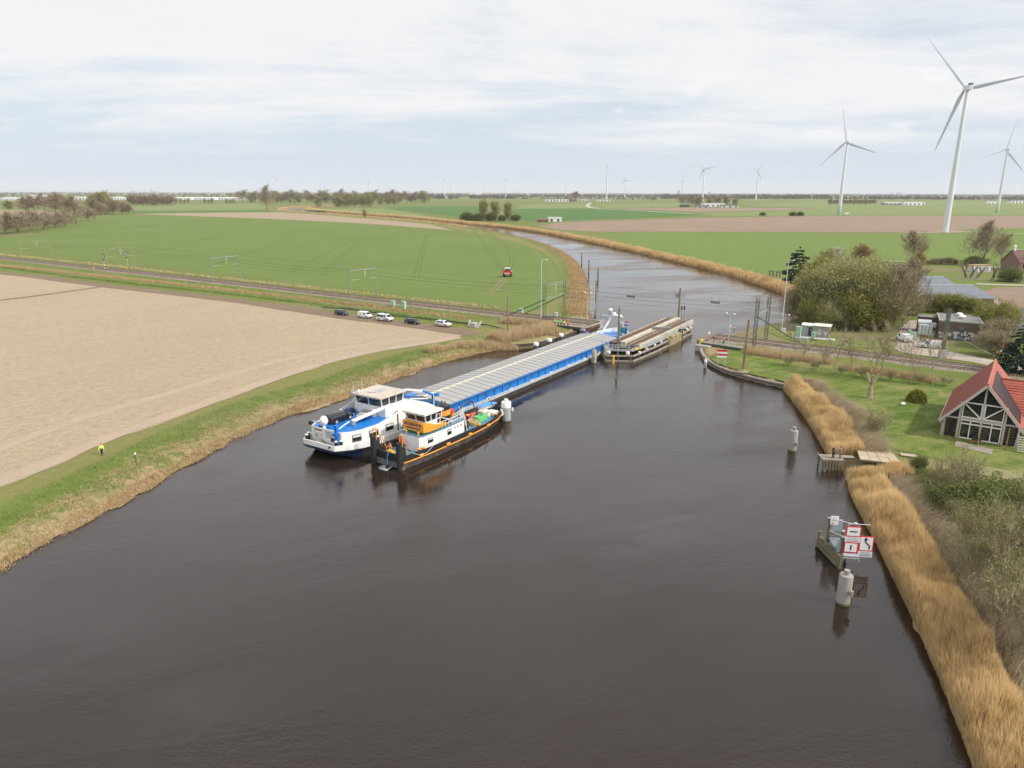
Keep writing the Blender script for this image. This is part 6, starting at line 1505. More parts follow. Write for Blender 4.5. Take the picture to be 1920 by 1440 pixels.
BEIGE = M('beige_roof', (.48, .42, .36), .7, .08, 1, dirt=(.38, .34, .29))
MB().prism([(10.6, -3.2), (16.2, -3.6), (16.2, 3.6), (10.6, 3.2)], 3.8, 5.35).build('wheelhouse_base', WHITE, bg)
wheelhouse(bg, 10.6, 15.2, 2.55, 5.352, 6.75, 7.02, .55, WHITE, BEIGE)
for x, y, h in ((9.9, 2.6, 1.9), (10.6, 1.4, 2.2), (11.2, -.2, 1.8), (10.2, -1.2, 1.5)): MB().cyl((x, y, 7.0), (x, y, 7.0 + h), .035, .02, 5).build('antenna', WHITE, bg)
MB().box((11.6, .4, 7.2), (.2, 1.5, .16), .4).build('radar_scanner', WHITE, bg); MB().ball((10.4, 2.0, 7.25), (.28, .28, .3), 8, 6).build('gps_dome', WHITE, bg)
railing(bg, [(9.75, 2.9, 7.02), (9.75, 1.2, 7.02)], .5, .8, WHITE)
MB().box((13.2, 0, 7.045), (1.2, 1.6, .05)).build('roof_hatch', STEEL, bg)
MB().box((16.9, -2.9, 5.9), (1.6, 1.5, .14), .1).build('blue_awning', BLUE, bg); MB().box((16.3, 2.9, 6.5), (1.6, 1.5, .14), .1).build('blue_awning', BLUE, bg)
mb = MB(); 
for s in (-1, 1): mb.beam((12.5, -4.75 + .28 * s, 1.86), (14.0, -4.6 + .28 * s, 4.2), .10)
for k in range(8): mb.box((12.5 + 1.5 * k / 8, -4.72, 1.95 + 2.3 * k / 8), (.24, .6, .05))
mb.build('blue_ladder', BLUE, bg)
MB().prism([(16.2, -3.6), (21.0, -3.2), (21.0, 3.2), (16.2, 3.6)], 1.86, 3.6).build('engine_casing', WHITE, bg); MB().prism([(16.4, -3.3), (20.8, -2.9), (20.8, 2.9), (16.4, 3.3)], 3.6, 3.66).build('casing_roof', DECKG, bg)
MB().cyl((22.6, -2.8, 1.2), (22.6, -2.8, 4.6), .28, .24).build('crane_post', BLUE, bg); c = [(22.6, -2.8, 4.5), (21.4, -1.6, 5.3), (19.5, .2, 5.7), (17.5, 1.8, 5.6)]
MB().beam(c[0], c[1], .38, .3).build('crane_jib', BLUE, bg); MB().beam(c[1], c[2], .32, .26).beam(c[2], c[3], .28, .22).build('crane_boom', WHITE, bg); MB().beam((21.6, -2.6, 4.1), (19.2, -.6, 4.3), .16).build('crane_ram', WHITE, bg)
MB().rbox((22.7, -3.5, 4.7), (.8, .7, .5), .1).build('crane_valve_block', BLUE, bg)
MB().beam((4.9, -1.95, 4.6), (12.2, -3.0, 5.5), .45, .34).build('boat_davit_boom', WHITE, bg); MB().cyl((5.0, -2.0, 4.1), (5.0, -2.0, 4.7), .3, .3, 10).build('boom_winch', STEEL, bg); MB().cyl((11.5, -2.9, 3.8), (11.5, -2.9, 5.4), .2).build('boom_pedestal', WHITE, bg)
MB().box((5.0, 1.1, 3.9), (5.6, 2.4, .2)).build('car_platform', BLUE, bg)
# hold
MB().loft([[(x, -4.86, 1.0), (x, -4.86, 2.78), (x, 4.86, 2.78), (x, 4.86, 1.0)][::-1] for x in (23.6, 91.4)]).build('coaming', BLUE, bg)
mb = MB()
for sd_ in (-1, 1):
    for k in range(26): mb.box((24.5 + k * 2.65, sd_ * 4.93, 1.85), (.12, .15, 1.5))
mb.build('coaming_stiffeners', BLUE, bg)
for sd_ in (-1, 1):
    MB().box((57.5, sd_ * 5.02, 2.66), (68, .34, .12)).build('coaming_ledge', BLUE, bg); MB().tube([(24, sd_ * 5.18, 2.32), (91, sd_ * 5.18, 2.32)], .035, 5).build('hand_rail', DSTEEL, bg)
COVER = M('hatch_cover_metal', (.335, .33, .325), .5, .10, .6, metal=.2, dirt=(.33, .315, .29), dscale=.35); RIDGE = M('hatch_ridge_metal', (.50, .45, .36), .5, .1, .8)
nC = 36; cl = (91.2 - 23.9) / nC
hc = MB(); pf = [(-4.95, 2.74), (-4.95, 2.90), (-2.6, 3.16), (.3, 3.40), (.75, 3.41), (2.6, 3.12), (4.95, 2.90), (4.95, 2.74)]
hc.loft([[(x, y, z) for y, z in pf] for x in (.02, cl - .07)]); cover0 = hc.build('hatch_cover', COVER, bg)
sm = MB(); sm.loft([[(x, y, z + dz) for y, z, dz in [(y, z, .05) for y, z in pf[1:7]] + [(y, z, -.02) for y, z in pf[6:0:-1]]] for x in (cl - .10, cl - .02)]); seam0 = sm.build('cover_seam', M('dark_seam', (.23, .225, .215), .7, .2, 3), cover0)
rb = MB().loft([[(x, .2, 3.40), (x, .3, 3.45), (x, .85, 3.45), (x, .95, 3.40)] for x in (.03, cl - .13)]).build('ridge_strip', RIDGE, cover0)
cover0.location.x = 23.9
for k in range(1, nC):
    c = cover0.copy(); COL.objects.link(c); c.parent = bg; c.location = (23.9 + k * cl, 0, 0)
    for g_ in (seam0, rb): d = g_.copy(); COL.objects.link(d); d.parent = c
for sd_ in (-1, 1):
    for k in range(9): x = 27 + k * 7.6; MB().cyl((x, sd_ * 5.4, 1.12), (x, sd_ * 5.4, 1.5), .14).cyl((x + .6, sd_ * 5.4, 1.12), (x + .6, sd_ * 5.4, 1.5), .14).build('side_bollard', WHITE, bg)
# bow gear
MB().box((92.4, 0, 2.3), (.5, 9.0, 1.3)).build('fore_bulkhead', BLUE, bg); MB().box((95, 0, 2.0), (2.6, 6, .6)).build('fore_hatch', M('pale_blue_cover', (.16, .32, .60), .6, .15, 2), bg); MB().tube([(93.4, 4.4, 2.4), (94.6, -4.2, 2.4)], .12, 6).build('stowed_pole', STEEL, bg)
MB().beam((96.3, 2.2, 1.8), (99.4, .4, 6.6), .42, .36).build('mast_leg', WHITE, bg); MB().beam((99.4, 3.0, 6.6), (99.4, -2.6, 6.6), .3, .25).build('mast_yard', WHITE, bg); MB().box((99.4, -.8, 6.85), (1.2, 2.6, .3)).build('mast_platform', WHITE, bg)
MB().cyl((99.4, .9, 6.8), (99.4, .9, 8.0), .42, .42, 12).build('mast_lantern', STEEL, bg); MB().lathe((99.4, .9, 7.95), [(.5, 0), (.5, .35), (.3, .5), (.02, .52)], 12).build('lantern_cap', WHITE, bg); MB().lathe((99.4, -.1, 7.0), [(.5, 0), (.5, .5), (.02, .6)], 12).build('lamp_drum', WHITE, bg)
MB().cyl((100.2, -1.9, 1.8), (100.2, -1.9, 5.0), .75, .75, 14).build('bow_thruster_stack', STEEL, bg); MB().box((98.6, -3.4, 3.4), (.2, 1.7, 1.4)).build('teal_panel', M('teal_paint', (.02, .20, .26), .5, .1, 2), bg); MB().add([(98.48, -3.55, 3.9), (98.48, -3.2, 3.4), (98.48, -3.42, 3.4), (98.48, -3.6, 2.95), (98.48, -3.3, 3.5), (98.48, -3.45, 3.5)], [(0, 1, 2, 3, 4, 5)]).build('bolt_mark', WHITE, bg)
MB().add([(101, 3.6, 3.0), (101, 3.6, 5.6), (101.1, 4.6, 4.6), (101.1, 4.4, 3.1)], [(0, 1, 2, 3), (3, 2, 1, 0)]).build('white_flag', WHITE, bg)
fl = [(99.3, -4.0, 4.6), (99.3, -4.0, 5.7), (99.35, -2.9, 5.7), (99.35, -2.9, 4.6)]
for k, m_ in enumerate((RED, WHITE, PB_)): MB().box((99.3, -3.6, 5.4 - .35 * k), (.05, 1.1, .35)).build('flag_stripe', m_, bg)
MB().cyl((99.3, -3.0, 2.0), (99.3, -3.0, 5.8), .04).build('flag_staff', WHITE, bg)

# things carried on the barge
def on(parent, x, y, z):
    c, s = math.cos(parent.rotation_euler.z), math.sin(parent.rotation_euler.z); p = parent.location; return (p.x + c * x - s * y, p.y + s * x + c * y, z)


car('estate_car', 'black hatchback car parked on the blue aft roof of the barge', 'car', on(bg, 5.3, 1.15, 4.02), BHEAD, BLACKCAR, 4.4, 1.82, 1.52, 'suv', ((-.40, -.30), (-.28, -.10), (-.08, .12)))


def dinghy(o, L_, W_, h, mat, inner):
    S = [(-L_ / 2, .72), (-L_ * .3, .95), (0, 1), (L_ * .28, .82), (L_ * .43, .45), (L_ / 2, .06)]
    MB().loft([[(x, -w * W_ / 2, h), (x, -w * W_ * .36, .05), (x, w * W_ * .36, .05), (x, w * W_ / 2, h)] for x, w in S]).build('hull', mat, o)
    MB().loft([[(x * .93, -w * W_ * .42, h + .015), (x * .93, w * W_ * .42, h + .015)] for x, w in S], cap=False, closed=False).build('interior', inner, o)
    for s in (-1, 1): MB().tube([(x, s * w * W_ / 2, h) for x, w in S], .06, 6).build('gunwale', mat, o)
    for x in (-L_ * .22, L_ * .12): MB().box((x, 0, h + .04), (.28, W_ * .84, .05)).build('thwart', TIMBER, o)


bt = thing('rowing_boat', 'small blue rowing boat lying behind the car on the barge roof', 'boat', on(bg, 9.0, -.2, 3.86), BHEAD + R(25)); dinghy(bt, 4.0, 1.6, .6, M('boat_blue', (.02, .12, .36), .45, .1, 2), M('boat_grey_inside', (.36, .36, .33), .7, .3, 3, dirt=(.1, .12, .2)))
o = thing('deck_box', 'rounded blue cover left of the rowing boat', 'cover', on(bg, 9.4, 3.2, 3.8), BHEAD); MB().rbox((0, 0, .4), (1.9, 1.3, .8), .3).build('cover', NAVY, o); MB().rbox((0, 0, .05), (1.7, 1.1, .1), .02).build('plinth', WHITE, o)
o = thing('deck_locker', 'small white cabinet in front of the wheelhouse on the barge', 'cabinet', on(bg, 10.2, -1.2, 3.8), BHEAD); MB().rbox((0, 0, .6), (.6, .7, 1.2), .05).build('housing', WHITE, o); MB().box((-.31, 0, .6), (.02, .5, .9)).build('door', CREAM, o)

# ------------------------------------------------------------------ pusher tug
THEAD = R(55.6); tg = thing('pusher_tug', 'black and orange pusher tug with a white wheelhouse lettered RUNNER', 'tug', (-17.3, 93.0, 0), THEAD)
TUGB = M('tug_blue_deck', (.085, .20, .30), .6, .12, 1.2, dirt=(.13, .18, .21)); TUGH = M('tug_hull_black', (.060, .054, .048), .65, .35, 1.2, dirt=(.15, .125, .095), dscale=1.2)
TS = [(0.2, 2.75, 1.0, 2.75, -.1), (1.2, 2.9, .95, 2.8, -.7), (6, 3.15, .92, 3.0, -1), (14, 3.15, .95, 2.95, -1), (19, 2.95, 1.05, 2.6, -1), (23, 2.35, 1.2, 1.8, -.9), (25.8, 1.45, 1.4, .8, -.6), (27.4, .5, 1.55, .15, -.2)]
MB().loft([[(x, -w, z), (x, -b, 0), (x, -b * .8, k), (x, b * .8, k), (x, b, 0), (x, w, z)][::-1] for x, w, z, b, k in TS]).build('hull', TUGH, tg)
MB().loft([[(x, w, z + .02), (x, -w, z + .02)] for x, w, z, b, k in TS], cap=False, closed=False).build('deck', TUGB, tg)
for sd_ in (-1, 1):
    MB().loft([[(x, sd_ * (w + .02), z), (x, sd_ * (w + .02), z + h_), (x, sd_ * (w - .1), z + h_), (x, sd_ * (w - .1), z)] for (x, w, z, b, k), h_ in zip(TS, (1.0, 1.0, .95, .95, .62, .65, .75, .9))]).build('bulwark', BLACK, tg)
    MB().loft([[(x, sd_ * (w + .02), z - .06), (x, sd_ * (w + .12), z - .03), (x, sd_ * (w + .12), z + .08), (x, sd_ * (w + .02), z + .11)] for x, w, z, b, k in TS]).build('rubbing_band', ORANGE, tg)
    P = MB(); P.cyl((-.25, sd_ * 2.45, -.5), (-.25, sd_ * 2.45, 4.0), .42, .42, 12); P.box((.35, sd_ * 2.45, 2.3), (.9, .5, 2.6)); P.build('push_post', RUBBER, tg); MB().box((.1, sd_ * 2.45, .0), (.9, .8, .9)).build('post_foot', TUGH, tg)
    MB().tube([(.1, sd_ * 2.8, 3.4), (.05, sd_ * 2.8, 5.0), (.4, sd_ * 2.5, 5.1), (1.2, sd_ * 2.0, 3.3), (1.9, sd_ * 1.9, 1.4)], .06, 6).tube([(.2, sd_ * 2.2, 3.4), (.2, sd_ * 2.2, 4.9), (.5, sd_ * 2.2, 5.0), (1.5, sd_ * 2.4, 2.0)], .06, 6).build('orange_guard_rail', ORANGE, tg)
MB().box((.12, 0, 1.55), (.22, 4.2, 1.05)).build('front_bulwark', BLACK, tg); MB().box((.05, 0, .55), (.3, 4.4, .8)).build('front_plate', M('worn_grey_hull', (.12, .115, .11), .7, .25, 1.5), tg)
MB().tube([(0, -.2, 2.05), (-.25, -.15, 1.6), (-.3, -.3, .4)], .07, 6).build('blue_rope', M('blue_rope', (.10, .30, .55), .8, .1, 5), tg); MB().ball((-.55, -.5, -.02), (.42, .42, .5), 10, 6).build('tyre_fender', RUBBER, tg); MB().add([(-.2, .9, .06), (-1.5, .9, -.05), (-1.6, -1.1, -.05), (-.2, -1.1, .3)], [(0, 1, 2, 3), (3, 2, 1, 0)]).build('bow_skirt', STEEL, tg)
# tug deckhouse
DH = [(4.6, 1.75), (5.2, 2.0), (10, 2.2), (14.6, 2.0), (15.2, 1.6)]
MB().prism([(x, -w) for x, w in DH] + [(x, w) for x, w in DH[::-1]], 1.0, 3.25).build('deckhouse', WHITE, tg); MB().prism([(x, -w - .05) for x, w in DH] + [(x, w + .05) for x, w in DH[::-1]], 3.25, 3.33).build('house_deck', TUGB, tg)
win(tg, (6.7, -2.09, 2.35), (1.0, .06, .65), math.atan2(-.2, 4.8), blind=True); win(tg, (10.9, -2.2, 2.45), (.85, .06, .75), .05, blind=True)
for x in (12.3, 13.0, 13.8): MB().cyl((x, -2.05, 2.75), (x, -2.2, 2.75), .1).build('porthole', RUST, tg)
MB().loft([[(x, -w, z0), (x, -w, z1), (x, w, z1), (x, w, z0)][::-1] for x, w, z0, z1 in ((5.35, 2.0, 3.75, 5.05), (6.6, 2.1, 3.6, 4.95), (8.4, 2.1, 3.6, 4.2), (10.6, 2.1, 3.75, 3.95))]).build('orange_fascia', ORANGE, tg)
MB().loft([[(x, -w, 3.33), (x, -w, 3.62), (x, w, 3.62), (x, w, 3.33)][::-1] for x, w in ((5.6, 1.7), (9.8, 1.9))]).build('green_base', M('dark_green_paint', (.02, .16, .09), .5, .1, 2), tg)
wheelhouse(tg, 6.2, 9.4, 1.75, 5.05, 6.15, 6.42, .38, WHITE, M('cream_roof', (.62, .58, .52), .65, .08, 1.5, dirt=(.5, .46, .4)), .3, 'wheelhouse', .1, 3.9)
win(tg, (8.9, -1.78, 5.0), (.62, .05, 1.4), .0, 'side_door', WHITE, False)
[text(tg, ch, .66, (5.30, 1.35 - .54 * i, 4.68), (R(90), 0, R(-90)), INK, 'letter') for i, ch in enumerate('RUNNER')]; MB().box((5.36, 0, 4.12), (.03, 2.6, .2)).build('text_bar', INK, tg);
for (x, y) in ((4.9, .9), (5.1, -1.2)): MB().cyl((x, y, 3.3), (x, y, 3.6), .12).ball((x, y, 3.68), .17, 8, 6).build('orange_vent', ORANGE, tg)
fun = [(10.9, .75), (11.4, 1.0), (12.6, 1.0), (13.2, .6)]; fp = [(x, -w) for x, w in fun] + [(x, w) for x, w in fun[::-1]]
MB().prism(fp, 3.33, 4.55).build('funnel_base', BLACK, tg); MB().prism([(x, y * 1.04) for x, y in fp], 4.55, 5.35).build('funnel_band', ORANGE, tg); MB().prism(fp, 5.35, 5.9).build('funnel_top', BLACK, tg)
for y in (-.3, .3): MB().cyl((12, y, 5.9), (12.3, y, 6.5), .14).build('exhaust_pipe', DSTEEL, tg)
railing(tg, [(9.6, -1.95, 3.33), (12.5, -2.0, 3.33), (14.5, -1.9, 3.33), (15.1, -1.2, 3.33)], 1.05, .8, WHITE, .045); railing(tg, [(9.6, 1.95, 3.33), (14.5, 1.9, 3.33)], 1.05, 1.0, WHITE, .04); MB().tube([(9.7, -1.3, 4.9), (11, -1.5, 4.4), (12.4, -1.6, 3.4)], .05, 6).tube([(9.7, -1.9, 4.9), (11, -2.0, 4.4), (12.4, -2.0, 3.4)], .05, 6).build('stair_rail', WHITE, tg)
mb = MB()
for s in (-.3, .3): mb.beam((15.0, -1.2 + s, 4.3), (16.0, -1.3 + s, 1.0), .09).beam((14.9, -1.2 + s, 5.2), (15.9, -1.3 + s, 2.0), .06)
mb.build('stair_stringers', WHITE, tg); mb = MB()
for k in range(8): mb.box((15.1 + .85 * k / 7, -1.3, 3.2 - 2.0 * k / 7), (.25, .6, .05))
mb.build('stair_treads', DSTEEL, tg)
MB().cyl((14.0, -.2, 3.3), (14.0, -.2, 4.5), .28, .36, 10).build('orange_ventilator', ORANGE, tg); MB().cyl((13.95, -.25, 4.5), (13.75, -.4, 4.75), .3, .36, 12).build('red_cowl', RED, tg)
MB().cyl((9.5, -.5, 6.4), (9.5, -.5, 8.6), .05).build('tug_mast', WHITE, tg); MB().box((9.9, .9, 5.3), (.06, .9, .9)).build('blue_yellow_sign', M('sign_blue', (.02, .12, .45), .5, .05, 2), tg)
# tug working deck
for (x, y) in ((16.6, -.6), (18.6, 1.7), (20.5, 1.9), (17.7, -2.4), (4.0, -2.3), (4.7, -2.4), (23.6, -1.5)): MB().cyl((x, y, 1.0), (x, y, 1.75), .2, .2, 10).build('bollard', BLACK, tg); MB().cyl((x, y, 1.75), (x, y, 1.9), .3, .3, 10).build('bollard_cap', ORANGE, tg)
MB().rbox((17.9, -2.3, 1.5), (.8, .5, .8), .1).build('fairlead', ORANGE, tg); MB().cyl((16.9, -.9, 1.0), (16.9, -.9, 2.3), .2).build('black_post', BLACK, tg)
for x, w in ((3.6, 2.95), (9.3, 3.15), (14.6, 3.12), (19.7, 2.85)): MB().rbox((x, -w - .1, 1.25), (.8, .3, .3), .06).build('orange_fender_block', ORANGE, tg)
MB().tube([(17, 2.5, 1.35), (20, 2.3, 1.45), (24, 1.8, 1.6)], .32, 8).build('red_pipe', M('faded_red', (.42, .09, .06), .6, .15, 2), tg)
MB().tube([(18.2, .9, 1.1), (21, 1.0, 1.9)], .08).tube([(18.2, .5, 1.1), (21, .6, 1.9)], .08).tube([(19, .5, 1.35), (19.4, .95, 1.45), (20, .55, 1.65), (20.4, 1.0, 1.75)], .06).build('pink_lattice', M('pink_frame', (.55, .16, .16), .6, .1, 2), tg)
MB().tube([(16.8, 2.0, 3.0), (20.5, 2.3, 3.5), (22.2, 2.2, 3.8)], .14, 6).tube([(22.2, 2.2, 3.8), (21.2, .5, 1.9)], .1, 6).build('hydraulic_arm', BLACK, tg)
MB().rbox((23.3, .7, 1.75), (1.5, 1.5, 1.1), .2).cyl((23.3, -.5, 1.75), (23.3, -.1, 1.75), .45, .45, 12).cyl((23.3, -.55, 1.75), (23.3, -.5, 1.75), .55, .55, 12).build('anchor_winch', CREAM, tg); MB().box((24.5, -.2, 1.65), (1.6, 1.6, .5)).build('winch_bed', WHITE, tg)
MB().tube([(25.4, -.3, 1.4), (25.2, .4, 3.0), (24.2, 1.2, 5.0)], .06, 6).build('bow_staff', BLACK, tg); MB().ball((25.9, -.2, 2.0), (.5, .6, .7), 8, 6).build('bow_fender', RUBBER, tg)
MB().tube([(1.0, -2.95, 3.3), (2.0, -3.1, 2.0), (3.2, -3.2, 1.3), (4.6, -3.25, 1.35), (6.2, -3.2, 2.0)], .045, 5).build('mooring_rope', M('pale_rope', (.42, .40, .34), .9, .15, 6), tg); MB().tube([(.3, -2.6, 3.6), (1.0, -2.9, 2.6), (2.2, -3.1, 1.7)], .04, 5).build('green_rope', M('green_rope', (.05, .30, .22), .9, .1, 6), tg)

o = thing('deck_crate', 'bright green steel box on the tug working deck', 'box', on(tg, 21.3, -.2, 1.08), THEAD); MB().rbox((0, 0, .45), (2.4, 1.15, .9), .08).build('box_body', M('bright_green', (.13, .50, .15), .5, .1, 2), o)
for x in (-.6, 0, .6): MB().box((x, 0, .92), (.12, 1.2, .06)).build('lid_rib', M('mid_green', (.08, .33, .10), .5, .1, 2), o)
MB().tube([(-.2, -.2, .98), (.1, .05, 1.02), (.4, -.1, .98)], .05, 5).build('black_handle', BLACK, o)
o = thing('rope_basket', 'round wicker coloured rope drum on the tug deck', 'basket', on(tg, 19.1, -.3, 1.08), THEAD); MB().lathe((0, 0, 0), [(.82, 0), (.88, .25), (.82, .55), (.6, .56), (.55, .3), (.02, .28)], 16).build('drum', M('straw_rope', (.42, .33, .16), .9, .25, 8), o)
for z in (.12, .42): MB().lathe((0, 0, z), [(.86, 0), (.90, .04), (.86, .08)], 16).build('hoop', M('dark_straw', (.25, .18, .08), .9, .2, 8), o)
bt = thing('covered_dinghy', 'dinghy under a crumpled blue tarpaulin at the tug end', 'boat', on(tg, 25.0, 1.2, 2.1), THEAD + R(-12)); dinghy(bt, 3.4, 1.5, .5, WHITE, WHITE)
TARP = M('blue_tarpaulin', (.09, .26, .55), .55, .2, 3, bump=.08, bscale=3); V = [(x, y, .55 + .28 * (1 - (x / 1.9) ** 2) * (1 - (y / .9) ** 2) + .05 * math.sin(5 * x + 3 * y)) for x in [-1.9 + .2 * i for i in range(20)] for y in [-.9 + .2 * j for j in range(10)]]
V = [(x, y * (1 - .5 * max(0, x / 1.9) ** 2), z) for x, y, z in V]; MB().add(V, [(i * 10 + j, (i + 1) * 10 + j, (i + 1) * 10 + j + 1, i * 10 + j + 1) for i in range(19) for j in range(9)]).build('tarpaulin', TARP, bt, smooth=True)
o = thing('gas_bottle_rack', 'red gas bottles standing beside the front of the tug house', 'gas bottles', on(tg, 3.7, .9, 1.0), THEAD)
for x, y in ((0, -.15), (0, .2), (.3, 0)): MB().lathe((x, y, 0), [(.17, 0), (.17, 1.7), (.08, 1.9), (.05, 2.05), (.01, 2.06)], 10).build('bottle', RED, o)
person('person in orange overalls bending on the tug foredeck', on(tg, 2.2, 1.4, 1.0), THEAD + R(150), M('faded_orange_cloth', (.55, .25, .10), .8, .1, 5), trousers=M('orange_trousers', (.6, .28, .06), .8, .1, 5), pose='lean')
o = thing('yellow_winch', 'small yellow coupling winch on the tug foredeck', 'winch', on(tg, 1.5, .8, 1.02), THEAD); MB().cyl((0, -.4, .45), (0, .4, .45), .35, .35, 12).build('drum', YELLOW, o); MB().box((0, 0, .1), (.8, 1.1, .2)).build('base', DSTEEL, o); MB().beam((.1, .5, .4), (.3, .5, 1.1), .08).build('lever', ORANGE, o)


# ------------------------------------------------------------------ sign post in the water
x, y = at(1574, 1040, 0); so = Vector((x, y, 0))
# framed timber dolphin with sign boards
o = thing('navigation_sign_stand', 'timber dolphin carrying red bordered waterway signs in the near river', 'sign', (33.75, 66.3, 0), R(-8)); o.scale = (.84, .84, .84)
for (x, y, h, r) in ((-.55, 2.9, 4.6, .22), (.25, -.1, 3.6, .22), (.9, 2.0, 3.4, .2), (1.0, .4, 3.2, .2)): MB().cyl((x, y, -1.5), (x * .98, y, h), r, r * .92, 9).build('pile', OLDWOOD, o); MB().cyl((x * .98, y, h), (x * .98, y, h + .08), r, r * .9, 9).build('pile_cap', GALV, o)
for k, zz in enumerate((.35, .85, 1.3)): MB().beam((-1.35 + .1 * k, 4.3, zz), (-.35 + .12 * k, -1.3 + .2 * k, zz), .34, .4).build('guide_timber', OLDWOOD, o)
MB().cyl((-1.2, 4.2, -1), (-1.15, 4.2, 2.2), .24, .2, 8).build('corner_pile', OLDWOOD, o); MB().cyl((-.2, -1.2, -1), (-.2, -1.2, 1.7), .26, .2, 8).build('corner_pile', OLDWOOD, o)
MB().box((.1, 1.4, 2.05), (1.3, 2.6, .08)).build('grating_deck', M('dull_grating', (.2, .22, .23), .6, .15, 3), o); MB().box((.15, 2.95, 3.7), (1.7, .1, 1.6)).build('back_plate', M('blue_grey_plate', (.30, .36, .42), .5, .1, 2), o); MB().box((.1, -.1, 2.3), (.9, .06, 1.5)).build('front_plate', M('blue_grey_plate', (.3, .36, .42)), o)
for s in (0.62, 1.75): MB().beam((s, -.45, .8), (s, -.45, 5.4), .09).build('sign_upright', GALV, o)
MB().box((1.2, -.62, 1.5), (1.9, .5, .08)).build('step_grating', GALV, o); MB().beam((.25, -.85, 1.25), (2.1, -.85, 1.25), .08).beam((.25, -.85, 1.8), (2.1, -.85, 1.8), .07).beam((.25, -.85, .8), (.25, -.85, 1.9), .06).beam((2.1, -.85, .8), (2.1, -.85, 1.9), .06).build('step_frame', GALV, o)
MB().tube([(.5, -.45, 5.55), (3.0, -.45, 5.6)], .05, 6).ball((1.3, -.45, 5.65), (.28, .2, .16), 8, 6).build('lamp_arm', GALV, o)
MB().tube([(-.9, 2.9, 4.75), (2.0, 1.2, 4.75)], .04, 5).tube([(-.6, 2.9, 3.0), (1.6, .3, 3.0)], .04, 5).build('hand_rail', WHITE, o)
SIGNW, SIGNR, SIGNB = M('sign_white', (.78, .78, .77), .4, .03, 2), M('sign_red', (.62, .02, .045), .4, .04, 2), M('sign_black', (.012, .012, .03), .4, .05, 2)


def board(par, cx, cz, w, h, yy, border=.14, nm='sign_board'):
    b = MB().box((cx, yy, cz), (w, .05, h)).build(nm, SIGNR if border else SIGNW, par)
    if border: MB().box((cx, yy - .03, cz), (w - 2 * border, .02, h - 2 * border)).build('white_field', SIGNW, b)
    return b


Y0 = -.52
b = board(o, 1.18, 4.62, 1.75, 1.38, Y0); MB().box((1.18, Y0 - .047, 4.62), (.82, .012, .16)).build('bar_symbol', SIGNB, b)
b = board(o, 1.18, 3.56, 1.75, .70, Y0, 0, 'text_board')
for i, w_ in enumerate((1.15, 1.45, 1.3)): dashes(b, (1.18, Y0 - .028, 3.79 - .22 * i), (1, 0, 0), w_, .085, 11, GREYINK if i < 2 else INK, 5 + i)
b = board(o, 1.10, 2.50, 1.65, 1.38, Y0); MB().box((1.10, Y0 - .047, 2.50), (.17, .012, .66)).build('bar_symbol', SIGNB, b)
b = board(o, 2.82, 3.12, 1.68, 2.0, Y0 + .02)
P_ = [(3.18, 2.42), (3.22, 2.86), (2.68, 3.35), (2.72, 3.62)]; mb = MB(); yy = Y0 - .035
for a, c in zip(P_, P_[1:]): mb.beam((a[0], yy, a[1]), (c[0], yy, c[1]), .012, .15)
mb.add([(2.44, yy - .002, 3.58), (2.96, yy - .002, 3.58), (2.72, yy - .002, 3.98)], [(0, 1, 2)]); mb.build('arrow_symbol', SIGNB, b)
b = board(o, 2.82, 1.72, 1.62, .76, Y0 + .02, 0, 'text_board')
for i, w_ in enumerate((1.0, 1.4, 1.2)): dashes(b, (2.82, Y0 - .008, 1.96 - .22 * i), (1, 0, 0), w_, .085, 11, GREYINK if i < 1 else INK, 9 + i)
b = MB().box((-.15, 2.5, 4.55), (.95, .05, 1.15)).build('small_notice', SIGNW, o); MB().add([(-.35 + .11 * math.cos(t), 2.47, 4.15 + .11 * math.sin(t)) for t in [6.283 * i / 12 for i in range(12)]], [tuple(range(12))]).build('red_dot', SIGNR, b)
for i in range(3): MB().box((-.1, 2.47, 4.9 - .17 * i), (.6, .012, .05)).build('text_line', GREYINK, b)

# no entry sign on the right bank
x, y = at(1352, 686, 1.2); o = thing('no_entry_sign', 'red and white striped no entry waterway sign on the right bank', 'sign', (x, y, 1.1), R(-14))
for s in (-.75, .75): MB().cyl((s, 0, 0), (s, 0, 2.6), .05).build('post', GALV, o)
for k, m_ in enumerate((SIGNW, SIGNR, SIGNW, SIGNR)): MB().box((0, -.08, 2.15 + .42 * k), (2.1, .06, .42)).build('sign_stripe', m_, o)
x, y = at(257, 878, .8); o = thing('marker_post', 'thin bank marker post with a white top on the left bank', 'post', (x, y, .5)); MB().cyl((0, 0, 0), (0, 0, 2.3), .05).build('post', DSTEEL, o); MB().ball((0, 0, 2.4), (.14, .14, .17), 8, 6).build('top', WHITE, o)
x, y = at(1485, 637, 1.3); o = thing('marker_post', 'small white meter post left of the tall green cabinet', 'post', (x, y, 1.2)); MB().cyl((0, 0, 0), (0, 0, 1.3), .05).build('post', WHITE, o); MB().box((0, 0, 1.45), (.5, .3, .45)).build('head', STEEL, o)
